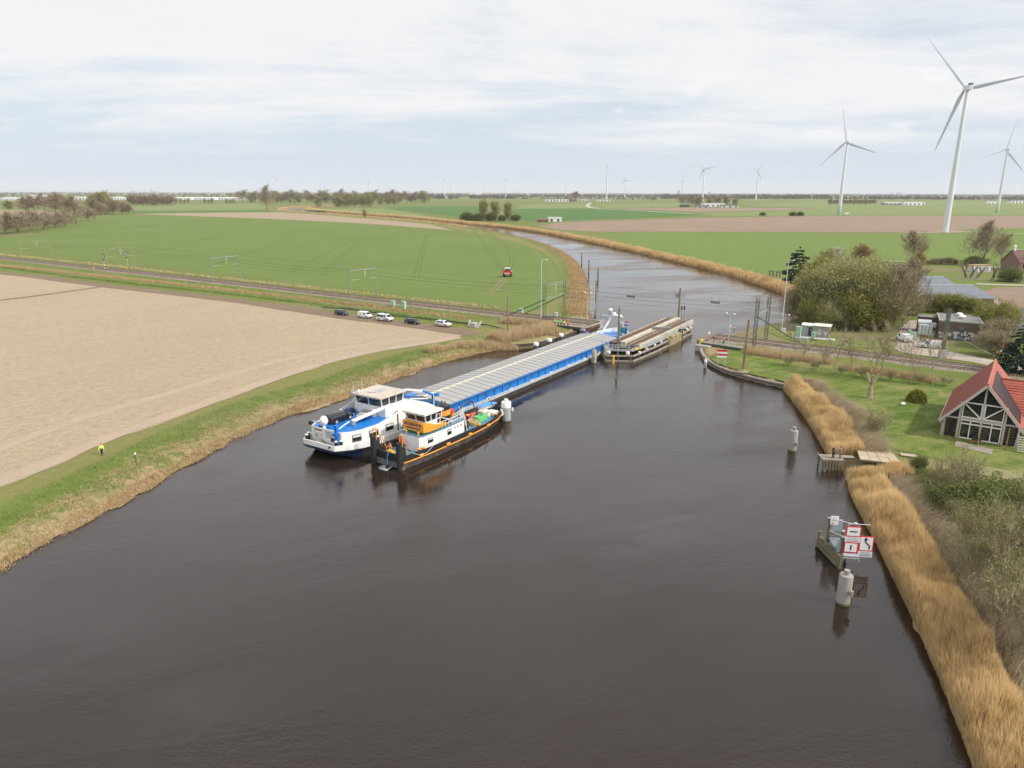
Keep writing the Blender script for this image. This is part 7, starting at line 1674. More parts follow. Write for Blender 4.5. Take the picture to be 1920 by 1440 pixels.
# culvert with rails beside the parked cars, field fence
x, y = at(889, 613, 1.3); o = thing('culvert_head', 'small concrete culvert with two white handrails beside the parked cars', 'culvert', (x, y, 1.1), R(-31)); MB().box((0, 0, .6), (1.6, 1.6, 1.5)).build('head_wall', CONC, o)
for s in (-1, 1): MB().beam((s * 1.3, -.6, .2), (s * 1.7, .8, 1.9), .13).beam((s * 1.6, -.6, .2), (s * 2.0, .8, 1.9), .13).beam((s * 1.5, .7, 0), (s * 1.8, .75, 1.8), .1).build('handrail', GALV, o)
o = thing('field_fence', 'dark drainage pipe and short wooden posts along the earth track', 'fence', (*at(760, 598, 1.25), 1.2)); P0 = Vector(at(760, 598, 1.25)); fp_ = [Vector(at(a, b, 1.25)) - P0 for a, b in ((604, 577), (662, 582), (745, 594), (815, 601), (870, 607), (912, 611), (955, 621))]
MB().tube([(p.x, p.y, .3 + .12 * (i % 2)) for i, p in enumerate(fp_)], .14, 6).build('pipe', BLACK, o)
for q in resample([tuple(p) for p in fp_], 5.2): MB().cyl((q[0], q[1] + .5, -.3), (q[0], q[1] + .5, 1.0), .08, .07, 6).build('fence_post', TIMBER, o)

# ------------------------------------------------------------------ red roofed house
ha = math.atan2(98.13 - 103.61, 73.23 - 65.63); HX = Vector((65.9, 103.4, 1.2))
hs = thing('red_roofed_house', 'dark timber house with glazed gable and red tiled roof', 'house', HX, ha); hs.scale = (1, 1, 1.19)
TILE = M('red_roof_tiles', (.30, .070, .055), .65, .12, 1, dirt=(.22, .06, .05), dscale=.6)
def tiles(name, col, sc, wx=1.0):
    m, nt, N, L, b, pos, noise, rmp, mix, mth, bump = nodes_mat(name); tc = N('ShaderNodeTexCoord')
    w = N('ShaderNodeTexWave'); w.wave_type = 'BANDS'; w.bands_direction = 'Y'; w.inputs['Scale'].default_value = sc; w.inputs['Distortion'].default_value = 0; L(tc.outputs['Object'], w.inputs['Vector'])
    w2 = N('ShaderNodeTexWave'); w2.wave_type = 'BANDS'; w2.bands_direction = 'Z'; w2.inputs['Scale'].default_value = sc * wx; L(tc.outputs['Object'], w2.inputs['Vector'])
    n = noise(1.3, 4, .65, vec=tc.outputs['Object']); c = mix(rmp(n, .35, .65), col, tuple(v * .75 for v in col)); L(c, b.inputs['Base Color'])
    b.inputs['Roughness'].default_value = .6; b.inputs['Specular IOR Level'].default_value = .35
    L(bump(w2.outputs['Fac'], .05, bump(w.outputs['Fac'], .10)), b.inputs['Normal']); return m
TILE = tiles('roof_tiles_shaded_tone', (.31, .072, .055), 1.3, .8); TILEX = tiles('roof_tiles_sunlit_tone', (.42, .112, .078), 1.0)  # sun and shade of the two roof slopes put into the tile colour
W_, D_, EV, RI = 9.6, 19.0, 2.55, 7.3          # width, depth, eaves, ridge
DARKBOARD = M('dark_boarding', (.022, .018, .018), .7, .3, 2, stretch=(1, 1, 6)); GREYTRIM = M('grey_trim', (.46, .42, .39), .6, .08, 3); WTRIM = M('white_trim', (.78, .75, .73), .5, .05, 3)
cx = W_ / 2
MB().loft([[(0, y, -.1), (0, y, EV), (cx, y, RI - .15), (W_, y, EV), (W_, y, -.1)] for y in (.25, D_)]).build('wall', DARKBOARD, hs)
sl = math.atan2(RI - EV, cx)
for s, mt in ((-1, TILE), (1, TILEX)):
    e = Vector((cx + s * (cx + .55), 0, EV - .55 * math.tan(sl))); t = Vector((cx, 0, RI)); q = Vector((0, 0, .18))
    MB().loft([[tuple(Vector((p.x, y, p.z))) for p in (e, t, t + q, e + q)] for y in (-.7, D_ + .4)]).build('roof', mt, hs)
    MB().beam((e.x, -.78, e.z + .02), (t.x, -.78, t.z + .02), .10, .34).build('barge_board', GREYTRIM, hs)
    MB().beam((e.x, -.66, e.z + .2), (t.x, -.66, t.z + .2), .22, .1).build('verge_tiles', TILEX, hs)
MB().tube([(cx, -.75, RI + .18), (cx, D_ + .4, RI + .18)], .16, 8).build('ridge_tiles', M('ridge_red', (.38, .12, .07), .7, .15, 2, dirt=(.3, .22, .06)), hs)
MB().tube([(-.6, -.5, 2.05), (-.6, D_, 2.05)], .09, 6).tube([(-.6, -.4, 2.0), (-.15, -.1, 1.6), (-.15, -.1, 0)], .06, 6).build('gutter', GREYTRIM, hs)
# solar panels on the right slope
def slope(x, y, up=.2): s = (x - cx) / cx; return (x, y, RI - (RI - EV) * s + up)
for k in range(5):
    y0, y1 = .5 + k * 2.55, 2.95 + k * 2.55
    p = MB(); p.loft([[slope(cx + .6, y, .22), slope(W_ - .1, y, .22), slope(W_ - .1, y, .28), slope(cx + .6, y, .28)] for y in (y0, y1)]); p = p.build('solar_panel', M('solar_black', (.028, .022, .024), .5, .15, 1, spec=.25), hs)
# glazed gable frame
def fr(a, b, w=.14, y=.1, mat=WTRIM): MB().beam((a[0], y, a[1]), (b[0], y, b[1]), .16, w).build('gable_frame', mat, hs)
gx0, gx1, gm = 2.25, 7.35, 4.8
MB().add([(gx0, .22, .1), (gx1, .22, .1), (gx1, .22, 4.75), (gx0, .22, 4.75)], [(0, 1, 2, 3)]).build('gable_glass', GLASS, hs)
MB().add([(2.6, .215, 4.95), (7.0, .215, 4.95), (4.8, .215, 7.0)], [(0, 1, 2)]).build('gable_glass', GLASS, hs)
for x in (1.95, 7.65): MB().box((x, .08, 2.35), (.28, .3, 4.7)).build('gable_post', GREYTRIM, hs)
MB().box((gm, .05, 4.0), (.26, .34, 6.0)).build('king_post', GREYTRIM, hs); MB().box((gm, .06, 2.62), (W_ - .3, .2, .2)).build('tie_beam', GREYTRIM, hs)
for a, b in (((gx0, .1), (gx1, .1)), ((gx0, 2.45), (gx1, 2.45)), ((gx0, 2.0), (gx1, 2.0)), ((gx0, 2.85), (gx1, 2.85)), ((gx0, 4.75), (gx1, 4.75)), ((gx0, .1), (gx0, 4.75)), ((gx1, .1), (gx1, 4.75)), ((3.45, .1), (3.45, 2.45)), ((6.15, .1), (6.15, 2.45)), ((4.6, 2.85), (4.6, 4.75)), ((5.0, 2.85), (5.0, 4.75)), ((gx0 + .1, 4.6), (4.55, 2.95)), ((gx1 - .1, 4.6), (5.05, 2.95)), ((gm, .1), (gm, 2.45))): fr(a, b)
for s in (0, 1): MB().box((.1 if not s else W_ - .1, .12, 1.2), (.3, .3, 2.5)).build('corner_post', GREYTRIM, hs)
for a, b in (((2.3, 4.7), (4.6, 6.9)), ((7.3, 4.7), (5.0, 6.9))): pass
# cross wing on the right
wx0, wx1, wy0, wy1, wr = W_ * .62, 20.0, 7.0, 15.5, 6.2; wm = (wy0 + wy1) / 2
MB().loft([[(x, wy0 + .3, -.1), (x, wy0 + .3, 3.0), (x, wm, wr - .2), (x, wy1 - .3, 3.0), (x, wy1 - .3, -.1)] for x in (W_ + .02, wx1 - .3)]).build('wing_wall', DARKBOARD, hs)
TILEW = tiles('orange_wing_tiles', (.42, .112, .075), 1.0); ws = (wr - 2.6) / (wm - wy0)
for y, s in ((wy0, -1), (wy1, 1)): MB().loft([[(x, y, 2.6), (x, wm, wr), (x, wm, wr + .16), (x, y, 2.76)] for x in (cx + (cx * (RI - wr) / (RI - EV)) * .9, wx1)]).build('wing_roof', TILEW, hs)
MB().tube([(cx + 1.0, wm, wr + .12), (wx1, wm, wr + .12)], .15, 8).build('wing_ridge', TILEX, hs)
for (u0, u1, v0, v1) in ((12.2, 13.8, .30, .62), (13.9, 15.5, .30, .62), (14.6, 16.2, .68, .98), (13.0, 14.5, .68, .98)):
    f = lambda x, v: (x, wm - (wm - wy0) * v, wr - (wr - 2.6) * v + .24); MB().loft([[f(u0, v0), f(u0, v1), tuple(Vector(f(u0, v1)) - Vector((0, 0, .06))), tuple(Vector(f(u0, v0)) - Vector((0, 0, .06)))], [f(u1, v0), f(u1, v1), tuple(Vector(f(u1, v1)) - Vector((0, 0, .06))), tuple(Vector(f(u1, v0)) - Vector((0, 0, .06)))]]).build('solar_panel', M('solar_blue', (.035, .045, .06), .25, .15, 1, spec=.6), hs)
win(hs, (12.4, wy0 + .28, 1.9), (1.3, .06, .9), 0, fr=WTRIM, blind=False)


def onh(x, y, z=0.0): c, s = math.cos(ha), math.sin(ha); return (HX.x + c * x - s * y, HX.y + s * x + c * y, HX.z + z)


for i, (x, y, lab) in enumerate([(.3, -.9, 'leftmost'), (2.3, -2.3, 'second'), (4.9, -3.2, 'middle'), (8.3, -2.0, 'fourth'), (9.9, -.6, 'rightmost')]):
    o = thing('espalier_tree', '%s bare espalier tree in front of the glazed gable' % lab, 'tree', onh(x, y), ha, 'espalier trees at the red roofed house'); MB().cyl((0, 0, -.1), (0, 0, 3.3), .075, .05, 7).build('trunk', M('yellow_bark', (.26, .22, .10), .9, .2, 3), o); mb = MB()
    for k in range(6):
        for s in (-1, 1): z = 1.1 + .4 * k; mb.tube([(0, 0, z), (s * .4, 0, z + .03), (s * random.uniform(.5, .8), random.uniform(-.06, .06), z + .18)], .014, 5)
    mb.build('crown', M('espalier_limb', (.28, .17, .09), .9, .2, 4), o)
o = thing('step_ladder', 'white step ladder leaning at the right corner of the red roofed house', 'ladder', onh(10.0, -1.5), ha + .3); mb = MB()
for s in (-.55, .55): mb.beam((s, -.9, 0), (s, 0, 2.3), .07).beam((s, .9, 0), (s, .3, 2.3), .07).beam((s, -.4, 1.3), (s, .7, 1.3), .05).beam((s, 0, 2.3), (s, .1, 3.2), .05)
mb.build('side_rails', GALV, o); mb = MB()
for k in range(7): mb.box((0, -.85 + .12 * k, .25 + .32 * k), (1.1, .22, .05))
mb.build('treads', GALV, o)
o = thing('garden_chair', 'small dark red bundle beside the middle espalier tree', 'chair', onh(4.6, -2.0, .1), ha); MB().box((0, 0, .42), (1.2, .5, .08)).build('seat', M('dark_red_seat', (.16, .03, .03), .8, .2, 4), o); MB().box((0, .25, .75), (1.2, .08, .6)).build('backrest', BLACK, o)
for a in (-.5, .5):
    for b in (-.2, .2): MB().cyl((a, b, 0), (a, b, .4), .03, .03, 5).build('leg', BLACK, o)
x, y = at(1693, 759, 1.25); o = thing('white_sack', 'white plastic sack lying on the lawn', 'sack', (x, y, 1.25), .5); MB().ball((0, 0, .2), (.5, .35, .25), 9, 6).build('sack_body', M('white_plastic', (.75, .76, .8), .4, .15, 5, bump=.05, bscale=6), o); MB().ball((.4, .2, .15), (.18, .12, .14), 7, 5).build('knot', WHITE, o)

# jetty and timber platform
o = thing('jetty', 'small weathered fishing jetty on piles in the reeds', 'jetty', (*at(1558.5, 857, 1.6), 0), R(-6))
for k in range(9): MB().box((-1.28 + .32 * k, 0, 1.54), (.29, 2.2, .10)).build('deck_plank', TIMBER, o)
for x in (-1.3, 0, 1.3):
    for y in (-1.0, 1.0): MB().cyl((x, y, -1.5), (x, y, 1.35), .11, .11, 7).build('pile', OLDWOOD, o)
for y in (-1.0, 1.0): MB().box((0, y, 1.41), (2.9, .16, .15)).build('bearer', OLDWOOD, o)
mb = MB()
for k in range(7): mb.box((-1.2 + .4 * k, -1.14, .75), (.26, .06, 1.2))
mb.build('front_boards', OLDWOOD, o); MB().box((-1.5, 0, 1.66), (.12, 2.2, .14)).build('edge_board', TIMBER, o); MB().box((2.3, .5, 1.56), (1.8, .9, .08)).build('gangplank', TIMBER, o)
pf_ = [at(1604, 837, 1.9), at(1668, 843, 1.9), at(1691, 870, 1.9), at(1613, 862, 1.9)]; o = thing('timber_platform', 'large pale plywood platform on posts above the reeds', 'platform', (*pf_[0], 0)); P4 = [(x - pf_[0][0], y - pf_[0][1]) for x, y in pf_]
Q4 = lambda u, v: tuple((Vector(P4[0]) * (1 - u) + Vector(P4[1]) * u) * (1 - v) + (Vector(P4[3]) * (1 - u) + Vector(P4[2]) * u) * v)
PLY = M('weathered_plywood', (.40, .325, .225), .85, .12, .9, dirt=(.29, .245, .18), dscale=.7)
for i in range(4):
    for j in range(3): u0, u1, v0, v1 = i / 4 + .006, (i + 1) / 4 - .006, j / 3 + .008, (j + 1) / 3 - .008; z = 1.88 + .012 * ((i * 2 + j) % 3); MB().prism([Q4(u0, v0), Q4(u0, v1), Q4(u1, v1), Q4(u1, v0)], z, z + .05).build('plywood_sheet', PLY, o)
MB().prism([Q4(0, 0), Q4(0, 1), Q4(1, 1), Q4(1, 0)], 1.67, 1.87).build('joists', OLDWOOD, o)
for u in (.05, .35, .65, .95):
    for v in (.08, .92): q = Q4(u, v); MB().cyl((*q, -.6), (*q, 1.67), .1, .1, 7).build('post', OLDWOOD, o)
a, b = at(1688, 853, 1.25), at(1722, 857, 1.25); o = thing('plank_walkway', 'narrow plank walkway right of the timber platform', 'walkway', (*a, 1.25)); MB().beam((0, 0, .1), (b[0] - a[0], b[1] - a[1], .1), 1.0, .1).build('planks', PLY, o); MB().beam((0, 0, -.1), (b[0] - a[0], b[1] - a[1], -.1), .6, .2).build('bearer', OLDWOOD, o)

# ------------------------------------------------------------------ substation, hut, farm buildings
def local(name, label, cat, a, b):
    """frame whose X axis runs from ground point a to b"""
    return thing(name, label, cat, (*a, 1.25), math.atan2(b[1] - a[1], b[0] - a[0]))


BRICKD = M('dark_brown_brick', (.125, .090, .072), .9, .15, 2.5, dirt=(.09, .07, .06)); ROOFG = M('grey_bitumen', (.20, .195, .185), .9, .15, .8, dirt=(.13, .13, .125))
o = local('substation', 'brown brick railway substation with a flat roof and painted graffiti', 'substation', at(1757, 635.5, 1.25), at(1813, 640, 1.25))
MB().box((4.6, 6.5, 2.3), (9.2, 13, 4.6)).build('wall', BRICKD, o); MB().box((4.6, 6.5, 4.68), (9.0, 12.8, .14)).build('roof', ROOFG, o); mb = MB()
for c, d in (((4.6, .08, 4.75), (9.4, .2, .3)), ((4.6, 12.92, 4.75), (9.4, .2, .3)), ((-.0, 6.5, 4.75), (.2, 12.6, .3)), ((9.2, 6.5, 4.75), (.2, 12.6, .3))): mb.box(c, d)
mb.build('parapet', M('grey_metal_trim', (.38, .38, .37), .6, .1, 2), o)
MB().box((-2.2, 11, 2.0), (4.3, 4.0, 4.0)).build('annex_wall', BRICKD, o); MB().box((-2.2, 11, 4.06), (4.5, 4.2, .12)).build('annex_roof', ROOFG, o)
for (x, y) in ((5.2, 6.3), (4.9, 10.5)): MB().cyl((x, y, 4.75), (x, y, 5.1), .55, .55, 14).build('vent_curb', GALV, o); MB().lathe((x, y, 5.1), [(.85, 0), (.9, .12), (.6, .45), (.05, .55)], 14).build('roof_vent', WHITE, o)
MB().box((9.26, .5, 2.3), (.06, .9, 4.5)).build('white_corner_trim', WTRIM, o); MB().box((9.6, 3.5, 3.8), (.6, .9, .9)).build('wall_unit', STEEL, o); MB().box((4.6, -.06, .9), (.9, .1, 1.8)).build('door', M('blue_grey_door', (.10, .14, .18), .6, .1, 2), o); MB().box((4.9, -.03, 3.2), (1.0, .08, .8)).build('vent_window', M('blue_grey_door', (.1, .14, .18)), o)
GF = [M('graffiti_silver', (.48, .50, .52), .5, .15, 3), M('graffiti_pale_blue', (.34, .42, .50), .5, .15, 3), M('graffiti_yellow', (.6, .55, .12), .5, .1, 3), M('graffiti_red', (.50, .06, .08), .5, .1, 3)]
g = random.Random(4)
def graffiti(o, x0, x1, z0, z1, y, n, pick):
    for k in range(n):
        cx_, cz = g.uniform(x0, x1), g.uniform(z0, z1); m_ = 7; r0 = g.uniform(.18, .42)
        q = [(cx_ + r0 * g.uniform(.4, 1.3) * math.cos(6.283 * i / m_), y - .002 * (k % 6), cz + r0 * g.uniform(.4, 1.4) * math.sin(6.283 * i / m_)) for i in range(m_)]; MB().add(q, [tuple(range(m_))]).build('graffiti', GF[pick(k)], o)
graffiti(o, .3, 2.8, .5, 1.9, -.012, 16, lambda k: (0, 0, 1, 0)[k % 4]); graffiti(o, 3.4, 7.8, .6, 2.1, -.012, 26, lambda k: (0, 1, 0, 0, 2, 0)[k % 6] if k < 24 else 3); graffiti(o, 7.6, 8.3, .8, 1.9, -.012, 5, lambda k: 3)
OS = o
def ons(x, y, z=0.0): c, s = math.cos(OS.rotation_euler.z), math.sin(OS.rotation_euler.z); return (OS.location.x + c * x - s * y, OS.location.y + s * x + c * y, OS.location.z + z)


o = thing('transformer', 'big pale grey transformer with cooling fins beside the substation', 'transformer', ons(-2.7, 4.6), OS.rotation_euler.z); PG = M('pale_grey_enamel', (.52, .56, .57), .5, .08, 2)
MB().box((0, 0, 1.5), (3.2, 2.6, 2.4)).build('tank', PG, o); MB().box((0, 0, .2), (3.6, 3.0, .4)).build('plinth', CONC, o)
for k in range(4): MB().rbox((-1.2 + .8 * k, -1.75, 1.7), (.68, .9, 2.6), .06).build('cooling_fin', PG, o)
for y, z in ((.6, 3.2), (1.5, 3.4)): MB().cyl((-1.8, y, z), (1.3, y, z), .42, .42, 12).build('conservator', PG, o)
MB().rbox((1.9, .6, 2.6), (1.1, 1.6, 1.2), .1).build('bushing_box', PG, o)
o = thing('wire_fence', 'white framed fence panel left of the transformer', 'fence', ons(-6.2, 1.5), OS.rotation_euler.z + R(90)); railing(o, [(0, 0, 0), (8, 0, 0)], 1.9, 2.0, GALV, .05, 2); MB().box((-1.0, 0, .9), (.1, .9, 1.7)).box((-1.2, .0, .9), (.5, .5, 1.6)).build('gate_post', PALEGREEN, o)
cabinet(1713, 637, .9, .7, 1.9, 'green and white cabinet at the end of the substation fence', PALEGREEN, 1.3)

o = local('trackside_hut', 'small concrete trackside hut with a white roof and graffiti', 'hut', (74.9, 181.2), (80.6, 177.9)); HUT = M('hut_concrete', (.30, .27, .22), .85, .12, 1.5, dirt=(.22, .2, .16)); Lh = 6.6
MB().box((4.6, 1.3, 1.45), (4.0, 2.6, 2.9)).build('wall', HUT, o); MB().box((1.2, 1.7, 1.35), (2.8, 2.0, 2.7)).build('annex_wall', M('grey_cladding', (.33, .33, .31), .7, .1, 2), o)
MB().loft([[(x, -.25, 2.92), (x, 2.9, 3.15), (x, 2.9, 3.28), (x, -.25, 3.05)] for x in (2.55, 6.85)]).build('roof', CREAM, o); MB().loft([[(x, .55, 2.72), (x, 2.9, 3.0), (x, 2.9, 3.12), (x, .55, 2.84)] for x in (-.3, 2.5)]).build('annex_roof', WHITE, o)
MB().box((2.0, .66, 1.25), (.95, .08, 2.2)).build('door', M('dark_teal_door', (.03, .05, .06), .5, .1, 2), o); MB().box((2.15, .61, 1.75), (.22, .02, .28)).build('door_notice', WHITE, o); MB().box((3.4, -1.0, .02), (9.6, 3.0, .12)).build('slab', CONC, o)
graffiti(o, 3.3, 4.6, .9, 2.0, -.012, 12, lambda k: (1, 0)[k % 2]); graffiti(o, 5.3, 6.3, 1.0, 1.9, -.012, 5, lambda k: (0, 1)[k % 2]); MB().box((2.75, -.03, 1.3), (.3, .04, 1.0)).build('teal_patch', M('teal_patch', (.06, .26, .26), .6, .1, 2), o)
MB().box((6.72, 1.3, 1.6), (.12, 1.2, 1.2)).build('side_vent', RUST, o)
o = thing('board_fence', 'grey wooden board fence left of the trackside hut', 'fence', (*at(1483, 620, 1.25), 1.25), R(-25)); MB().box((0, 0, .95), (4.2, .1, 1.9)).build('panel', TIMBER, o)
for x in (-2, 0, 2): MB().box((x, .08, .95), (.12, .12, 2.0)).build('post', TIMBER, o)
x, y = at(1525, 641, 1.25); o = thing('wooden_trestle', 'small dark trestle on the grass in front of the hut', 'trestle', (x, y, 1.25), -.4); MB().box((0, 0, .5), (1.5, .3, .16)).build('beam', BLACK, o)
for a in (-.6, .6): MB().beam((a, -.25, 0), (a, 0, .5), .08).beam((a, .25, 0), (a, 0, .5), .08).build('leg', BLACK, o)
x, y = at(1745, 686, 1.25); x, y = at(1748, 650, 1.25)

METAL = tiles('blue_grey_sheet_roof', (.175, .195, .225), .55)


def barn(name, label, p, rz, L_, W_, ev, ri, wallmat, roofmat, hip=0.0, over=.5, cat='building'):
    o = thing(name, label, cat, (*p, 1.2), rz); h = W_ / 2
    MB().box((L_ / 2, h, ev / 2), (L_ - .1, W_ - .1, ev)).build('wall', wallmat, o)
    MB().loft([[(x, 0, ev - .02), (x, h, ri - .12), (x, W_, ev - .02)] for x in (.06 + hip, L_ - .06 - hip)]).build('gable', wallmat, o)
    for y, s in ((-over, 0), (W_ + over, 1)):
        ze = ev - over * (ri - ev) / h; a = [(-over, y, ze), (L_ + over, y, ze), (L_ + over - hip, h, ri), (-over + hip, h, ri)]
        MB().add(a + [(q[0], q[1], q[2] + .14) for q in a], [(3, 2, 1, 0), (4, 5, 6, 7), (0, 1, 5, 4), (1, 2, 6, 5), (2, 3, 7, 6), (3, 0, 4, 7)]).build('roof', roofmat, o)
    if hip:
        for x, xr in ((-over, -over + hip), (L_ + over, L_ + over - hip)): ze = ev - over * (ri - ev) / h; MB().add([(x, -over, ze + .1), (x, W_ + over, ze + .1), (xr, h, ri + .12)], [(0, 1, 2), (2, 1, 0)]).build('hip_end', roofmat, o)
    MB().tube([(-over + hip, h, ri + .12), (L_ + over - hip, h, ri + .12)], .12, 6).build('ridge', M('pale_ridge', (.36, .38, .40), .6, .1, 2), o); return o


p0, p1 = at(1648, 580, 1.2), at(1852, 573, 1.2)
barn('grey_barn', 'long barn with a blue-grey sheet roof behind the substation', (118.5, 228.5), R(-1), 36.5, 15, 3.4, 6.6, M('barn_brick', (.17, .11, .08), .9, .15, 2), METAL, 3.5)
barn('grey_barn', 'second blue-grey roofed barn beyond the long barn', (126, 249), R(-2), 31, 15, 3.6, 7.0, M('barn_brick', (.17, .11, .08)), METAL, 3.5)
fh = barn('farmhouse', 'brick farmhouse with a dark thatched ridge roof half hidden by trees', (148, 283), R(-12), 12, 9, 3.6, 8.4, M('farm_brick', (.25, .15, .105), .9, .15, 2), M('dark_brown_tiles', (.045, .035, .034), .8, .2, 1))
for x in (.8, 11.2): MB().box((x, 4.5, 9.0), (.7, .8, 1.5)).build('chimney', M('chimney_brick', (.20, .11, .085), .9, .2, 3), fh)
wf = barn('white_farmhouse', 'white farmhouse with a red-brown tiled roof at the right edge', (240, 341), R(4), 17, 12, 4.2, 9.6, M('farm_wall_mixed', (.20, .13, .10), .9, .15, 2), tiles('brown_red_tiles', (.115, .045, .036), .6), over=.3)
MB().box((17.02, 6, 2.1), (.12, 12, 4.2)).build('white_end_wall', WHITE, wf); MB().loft([[(x, .05, 4.2), (x, 6, 9.5), (x, 11.95, 4.2)] for x in (16.98, 17.1)]).build('white_gable', WHITE, wf)
MB().cyl((1.0, 6, 9), (1.0, 6, 11.4), .55, .5, 10).cyl((1, 6, 11.4), (1, 6, 12.1), .65, .2, 10).build('chimney', WHITE, wf)
for k in range(5): win(wf, (2.2 + 3.1 * k, -.0, 2.5), (1.3, .1, 2.2), 0, fr=WTRIM, blind=False)
win(wf, (17.1, 3.5, 2.6), (1.2, .1, 2.2), R(90), fr=M('green_frame', (.05, .16, .12), .5, .1, 2), blind=False)
for x in (3.5, 6.5, 11): MB().box((x, 2.4, 4.2 + 5.4 * 2.4 / 6 + .2), (.8, .9, .12)).build('roof_light', STEEL, wf)
wf.location.x += 1
o = thing('garden_shed', 'low white shed left of the white farmhouse', 'shed', (222, 341, 1.2), .1); MB().box((0, 0, 1.5), (9, 4, 3)).build('wall', CREAM, o); MB().box((0, 0, 3.1), (9.5, 4.5, .25)).build('roof', M('shed_orange_roof', (.35, .22, .12), .8, .1, 2), o)
for k in range(3): MB().box((-2.6 + 2.6 * k, -2.04, 1.2), (1.6, .1, 2.2)).build('door', STEEL, o)
o = thing('paddock_fence', 'pale rail fence along the paddock beyond the barns', 'fence', (*at(1780, 529, 1.2), 1.2)); a = Vector(at(1778, 525, 1.2)) - Vector(at(1780, 529, 1.2)); b = Vector(at(1930, 530, 1.2)) - Vector(at(1780, 529, 1.2)); railing(o, [(a.x, a.y, 0), (b.x, b.y, 0)], 1.3, 3.2, M('fence_wood', (.42, .37, .30), .85, .1, 2), .09, 1, 'rails')
for i, (px, py) in enumerate([(1800, 503), (1812, 503), (1824, 503), (1836, 503), (1846, 503), (1866, 511), (1879, 512), (1891, 513)]):
    x, y = at(px, py, 1.2); o = thing('trained_lime_tree', 'slim trained bare tree in the front row by the white farmhouse, %s from the left' % ORD[i], 'tree', (x, y, 1.2), 0, 'trained trees at the white farmhouse'); MB().cyl((0, 0, 0), (0, 0, 4.2), .14, .09, 6).build('trunk', BARK, o); mb = MB()
    for k in range(5):
        for s in (-1, 1): mb.tube([(0, 0, 1.8 + .5 * k), (s * 1.2, .1, 1.95 + .5 * k)], .06, 5)
    mb.build('crown', BARK, o)
o = thing('barrier_pole', 'white and red level crossing pole behind the red roofed house', 'barrier', (*at(1862, 690, 1.3), 1.2)); 
for k in range(6): MB().cyl((.25 * k, 0, .9 * k), (.25 * (k + 1), 0, .9 * (k + 1)), .09, .09, 7).build('band', RED if k % 2 else WHITE, o)

# ------------------------------------------------------------------ far buildings
def shed(px, py, w, d, h, label, wall=WHITE, roof=STEEL, cat='shed', name='farm_shed', pitch=.25):
    x, y = at(px, py, 1.2); o = thing(name, label, cat, (x, y, 1.2), math.atan2(-x, y) * .0)
    MB().box((0, 0, h / 2), (w, d, h)).build('wall', wall, o); r = h + d * pitch / 2
    MB().loft([[(xx, -d / 2 - .3, h), (xx, 0, r), (xx, d / 2 + .3, h)] for xx in (-w / 2 - .3, w / 2 + .3)]).build('roof', roof, o)
    n = max(2, int(w / 12))
    for k in range(n): MB().box((-w / 2 + w * (k + .5) / n, -d / 2 - .06, h * .42), (w / n * .35, .1, h * .7)).build('door', DSTEEL, o)
    return o


GHW = M('greenhouse_glass_white', (.78, .80, .82), .25, .06, .02); DROOF = M('dark_sheet_roof', (.055, .06, .07), .7, .15, .2); GROOF = M('pale_sheet_roof', (.36, .37, .38), .6, .15, .2)
for i, (x0, x1, py, h) in enumerate([(8, 72, 376.5, 9), (55, 90, 370.8, 12), (148, 182, 375.6, 11), (214, 250, 375.2, 10), (323, 366, 374.8, 9), (368, 410, 375.0, 9), (412, 474, 375.2, 9)]):
    a, b = at(x0, py + (x0 - 960) * .001, 1.2), at(x1, py + (x0 - 960) * .001, 1.2); o = shed((x0 + x1) / 2, py + (x0 - 960) * .001, b[0] - a[0], 70, h, 'long white greenhouse on the left horizon, %s from the left' % ORD[i], GHW, GHW, 'greenhouse', 'greenhouse', .06); o['group'] = 'greenhouses on the left horizon'
shed(1040, 415.5, 17, 10, 4.5, 'small white shed beside the distant river', WHITE, GROOF); shed(1018, 416.5, 14, 8, 3.2, 'low rusty shed left of the small white shed', RUST, RUST)
shed(1033, 377.6, 46, 26, 9, 'dark roofed farm barn, leftmost of the far farm', WHITE, DROOF); shed(1054, 378.3, 50, 26, 10, 'dark roofed farm barn in the middle of the far farm', WHITE, DROOF); shed(1073, 377.9, 32, 22, 8, 'red and dark roofed barn of the far farm', RUST, DROOF); shed(1094, 377.5, 40, 24, 10, 'dark roofed barn on the right of the far farm', CREAM, DROOF); shed(1131, 377.8, 56, 22, 8, 'long slate roofed barn under the distant turbine', WHITE, M('slate_roof', (.10, .12, .15), .7, .1, .2))
shed(1335, 387.0, 66, 22, 6, 'long pale roofed stable of the right far farm', WHITE, GROOF); shed(1316, 389.4, 30, 16, 4, 'grey roofed shed left of the long stable', STEEL, DROOF); shed(1283, 388.5, 22, 14, 5, 'dark shed at the left end of the right far farm', DSTEEL, DROOF); shed(1367, 389.0, 44, 18, 5, 'dark roofed shed right of the long stable', CREAM, DROOF)
shed(1677, 384.5, 74, 26, 6, 'grey roofed farm range behind the left big turbine', STEEL, GROOF); shed(1711, 384.8, 66, 24, 7, 'white farm hall behind the left big turbine', WHITE, GROOF); shed(1911, 381.2, 82, 30, 10, 'white and black farm hall at the right edge', WHITE, DROOF); shed(1858, 382.4, 40, 22, 6, 'low white farm hall left of the black and white hall', WHITE, GROOF)
shed(763, 366.3, 120, 60, 28, 'pale industrial hall above the far tree belt', WHITE, GROOF); shed(893, 368.4, 110, 40, 26, 'white factory block on the horizon', WHITE, GROOF, 'factory', 'factory'); shed(907, 368.6, 90, 40, 16, 'lower white factory hall on the horizon', WHITE, GROOF, 'factory', 'factory'); shed(832, 372.5, 60, 30, 9, 'white hall left of the white factory', WHITE, GROOF)
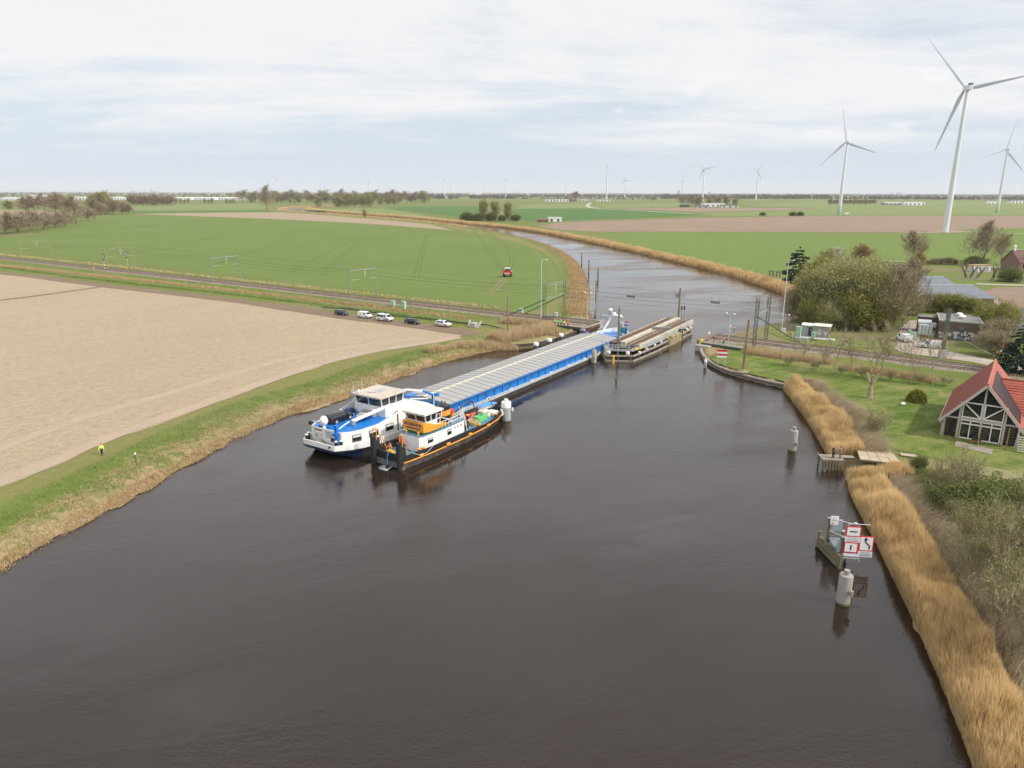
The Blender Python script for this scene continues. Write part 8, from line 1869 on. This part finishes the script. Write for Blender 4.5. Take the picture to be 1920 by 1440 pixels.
def block(px, py, w, h, label, nm='tower_block'):
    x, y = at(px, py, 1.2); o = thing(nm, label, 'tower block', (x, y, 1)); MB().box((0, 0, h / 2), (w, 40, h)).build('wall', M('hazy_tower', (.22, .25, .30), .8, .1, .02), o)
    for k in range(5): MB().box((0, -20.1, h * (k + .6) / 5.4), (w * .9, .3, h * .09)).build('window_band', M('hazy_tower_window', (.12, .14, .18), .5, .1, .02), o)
block(1272, 364.5, 62, 100, 'grey apartment tower on the horizon left of midfield'); block(1330, 364.5, 66, 62, 'low apartment block on the horizon'); block(1672, 365.2, 55, 62, 'left apartment block of the right horizon pair'); block(1684, 365.2, 90, 62, 'right apartment block of the right horizon pair')
for i, (px, w, h) in enumerate([(249, 30, 110), (272, 18, 150), (284, 70, 95)]):
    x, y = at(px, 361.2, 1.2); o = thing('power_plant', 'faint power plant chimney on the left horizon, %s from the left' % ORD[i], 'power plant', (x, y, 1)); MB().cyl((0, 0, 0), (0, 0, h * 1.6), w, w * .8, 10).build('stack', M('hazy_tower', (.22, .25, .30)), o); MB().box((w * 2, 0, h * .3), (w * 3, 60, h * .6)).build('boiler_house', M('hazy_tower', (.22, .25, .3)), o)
x, y = at(1587, 402.5, 1.2); o = thing('farm_trailer', 'white trailer parked at the foot of the left big turbine', 'trailer', (x, y, 1.2)); MB().box((0, 0, 2), (8, 3, 2.4)).build('body', WHITE, o); MB().box((6, 0, 1.4), (3, 2.6, 2)).build('cab', STEEL, o)
for xx in (-3, 3): MB().cyl((xx, -1.6, .6), (xx, 1.6, .6), .6, .6, 10).build('wheel', RUBBER, o)

# ------------------------------------------------------------------ wind turbines
TW = M('turbine_white', (.62, .635, .66), .4, .03, .05)


def turbine(px, py, hub_px, blade, ang, yaw, label, green=False, top=None, dist=None, solid=1.0):
    x, y = at(px, py, 1.2)
    if dist: k = dist / y; x, y = x * k, y * k
    inv = CAM.transposed(); lo, hi = 10.0, 600.0
    for _ in range(50):
        m = (lo + hi) / 2; v = inv @ Vector((x, y, 1.2 + m - H)); lo, hi = (m, hi) if 720 - F * v.y / -v.z > hub_px else (lo, m)
    hh = lo; s = hh / 124; o = thing('wind_turbine', label, 'wind turbine', (x, y, 1.0), 0, 'wind turbines'); r = 2.6 * s * min(1.5, .4 + .6 * solid)
    MB().lathe((0, 0, 0), [(r, 0), (r * .92, hh * .2), (r * .72, hh * .6), (r * .5, hh - 2 * s), (.1, hh - 2 * s)], 24).build('tower', TW, o, smooth=True); MB().lathe((0, 0, -.5), [(r * 1.5, 0), (r * 1.5, 1.0), (.1, 1.05)], 20).build('foundation', CONC, o)
    if green:
        for k in range(4): MB().lathe((0, 0, .5 + hh * .036 * k), [(r * 1.012 - .02 * k, 0), (r * 1.004 - .02 * k, hh * .036)], 24).build('green_base_band', M('turbine_green_%d' % k, (.22 + .1 * k, .38 + .07 * k, .25 + .10 * k), .5, .03, .05), o)
    rot = Matrix.Rotation(yaw, 3, 'Z'); ax = rot @ Vector((0, 1, 0)); hub = Vector((0, 0, hh)) + ax * 4.5 * s
    n = MB().rbox((0, 0, 0), (4.2 * s, 10 * s, 4.4 * s), .9 * s); n = n.build('nacelle', TW, o, loc=(0, 0, hh)); n.rotation_euler = (0, 0, yaw); n.location = Vector((0, 0, hh)) - ax * 1.0 * s
    if top: MB().box((0, -4.0 * s, 2.5 * s), (3.6 * s, 2 * s, 1.0 * s)).build('cooler', top, n)
    MB().lathe((0, 0, 0), [(.1, 2.6 * s), (1.4 * s, 1.8 * s), (2.0 * s, 0), (1.9 * s, -1.6 * s)], 14).build('hub_spinner', TW, o, smooth=True, loc=hub).rotation_euler = (rot @ Matrix.Rotation(R(-90), 3, 'X')).to_euler()
    for k in range(3):
        S = [(0, .95, .95), (.05, 1.0, .8), (.18, 1.9, .42), (.35, 1.5, .3), (.65, .95, .18), (.9, .55, .1), (1, .12, .05)]
        rings = [[(blade * t, c * s * .9 * q0 * solid - .35 * c * s, th * s * q1 * solid) for q0, q1 in ((-1, 0), (-.4, .8), (.4, .6), (1, 0), (.4, -.6), (-.4, -.8))] for t, c, th in S]
        b = MB().loft(rings).build('blade', M('shaded_blade_grey', (.40, .42, .47), .4, .03, .05), o, smooth=True, loc=hub)  # light grey paint, with the shade on the blades put into its colour
        b.rotation_euler = (rot @ Matrix.Rotation(R(90), 3, 'X') @ Matrix.Rotation(R(ang) + k * R(120), 3, 'Z') @ Matrix.Rotation(R(12), 3, 'X')).to_euler()
    return o


turbine(1772, 435.5, 164, 58, 131.5, R(-8), 'largest white wind turbine, tallest and nearest, with a dark box on its nacelle', top=M('dark_nacelle_cooler', (.03, .05, .10), .5, .1, .5))
turbine(1573, 403, 266, 58, 103, R(4), 'big wind turbine with a green banded foot, left of the largest', True, solid=1.3)
turbine(1869, 400, 280, 57, 78, R(6), 'big wind turbine with a green banded foot at the right edge', True, solid=1.3)
turbine(1137, 372.5, 311, 66, 88, R(62), 'white turbine behind the slate roofed barn', solid=1.5)
turbine(1317, 377, 316, 52, 126, R(10), 'white turbine rising behind the right far farm', solid=1.5)
turbine(1417, 375, 320.5, 52, 58, R(6), 'white turbine with one level blade right of the far farm', solid=1.5)
for i, (px, hubp, bl, an, yw, d) in enumerate([(519, 335, 50, 95, .9, 5200), (517, 341, 40, 100, 1.2, 7500), (601.5, 341.5, 42, 92, 1.2, 6800), (609.5, 341, 42, 90, 1.3, 6800), (692, 341, 42, 92, 1.2, 6500), (833, 334, 46, 90, 1.2, 5200), (845.5, 349, 36, 80, 1.0, 9000), (879.5, 350, 36, 92, 1.2, 9000), (908, 346, 36, 92, 1.1, 9000), (948.5, 336.5, 46, 95, 1.0, 5600), (1061, 340, 42, 85, .9, 6200), (1171.5, 337.5, 46, 112, .4, 5200), (1278.5, 338.5, 44, 100, .8, 5800)]):
    turbine(px, 364, hubp, bl, an, yw, 'small distant turbine on the horizon, %s of that row from the left' % ORD[i], dist=d, solid=2.0)

# ------------------------------------------------------------------ air
hz_ = MB().box((0, 12000, 128), (56000, 26000, 264)).build('haze', bpy.data.materials.new('haze_air'), kind='stuff'); hm = hz_.data.materials[0]; hm.use_nodes = True; hn = hm.node_tree; hn.nodes.clear()
ho = hn.nodes.new('ShaderNodeOutputMaterial'); hv = hn.nodes.new('ShaderNodeVolumePrincipled'); hv.inputs['Color'].default_value = (.97, .985, 1, 1); hv.inputs['Density'].default_value = 0.00004; hv.inputs['Anisotropy'].default_value = 0.0; hn.links.new(hv.outputs[0], ho.inputs['Volume'])
tag(hz_, 'thin pale haze over the polder', 'haze', kind='stuff')
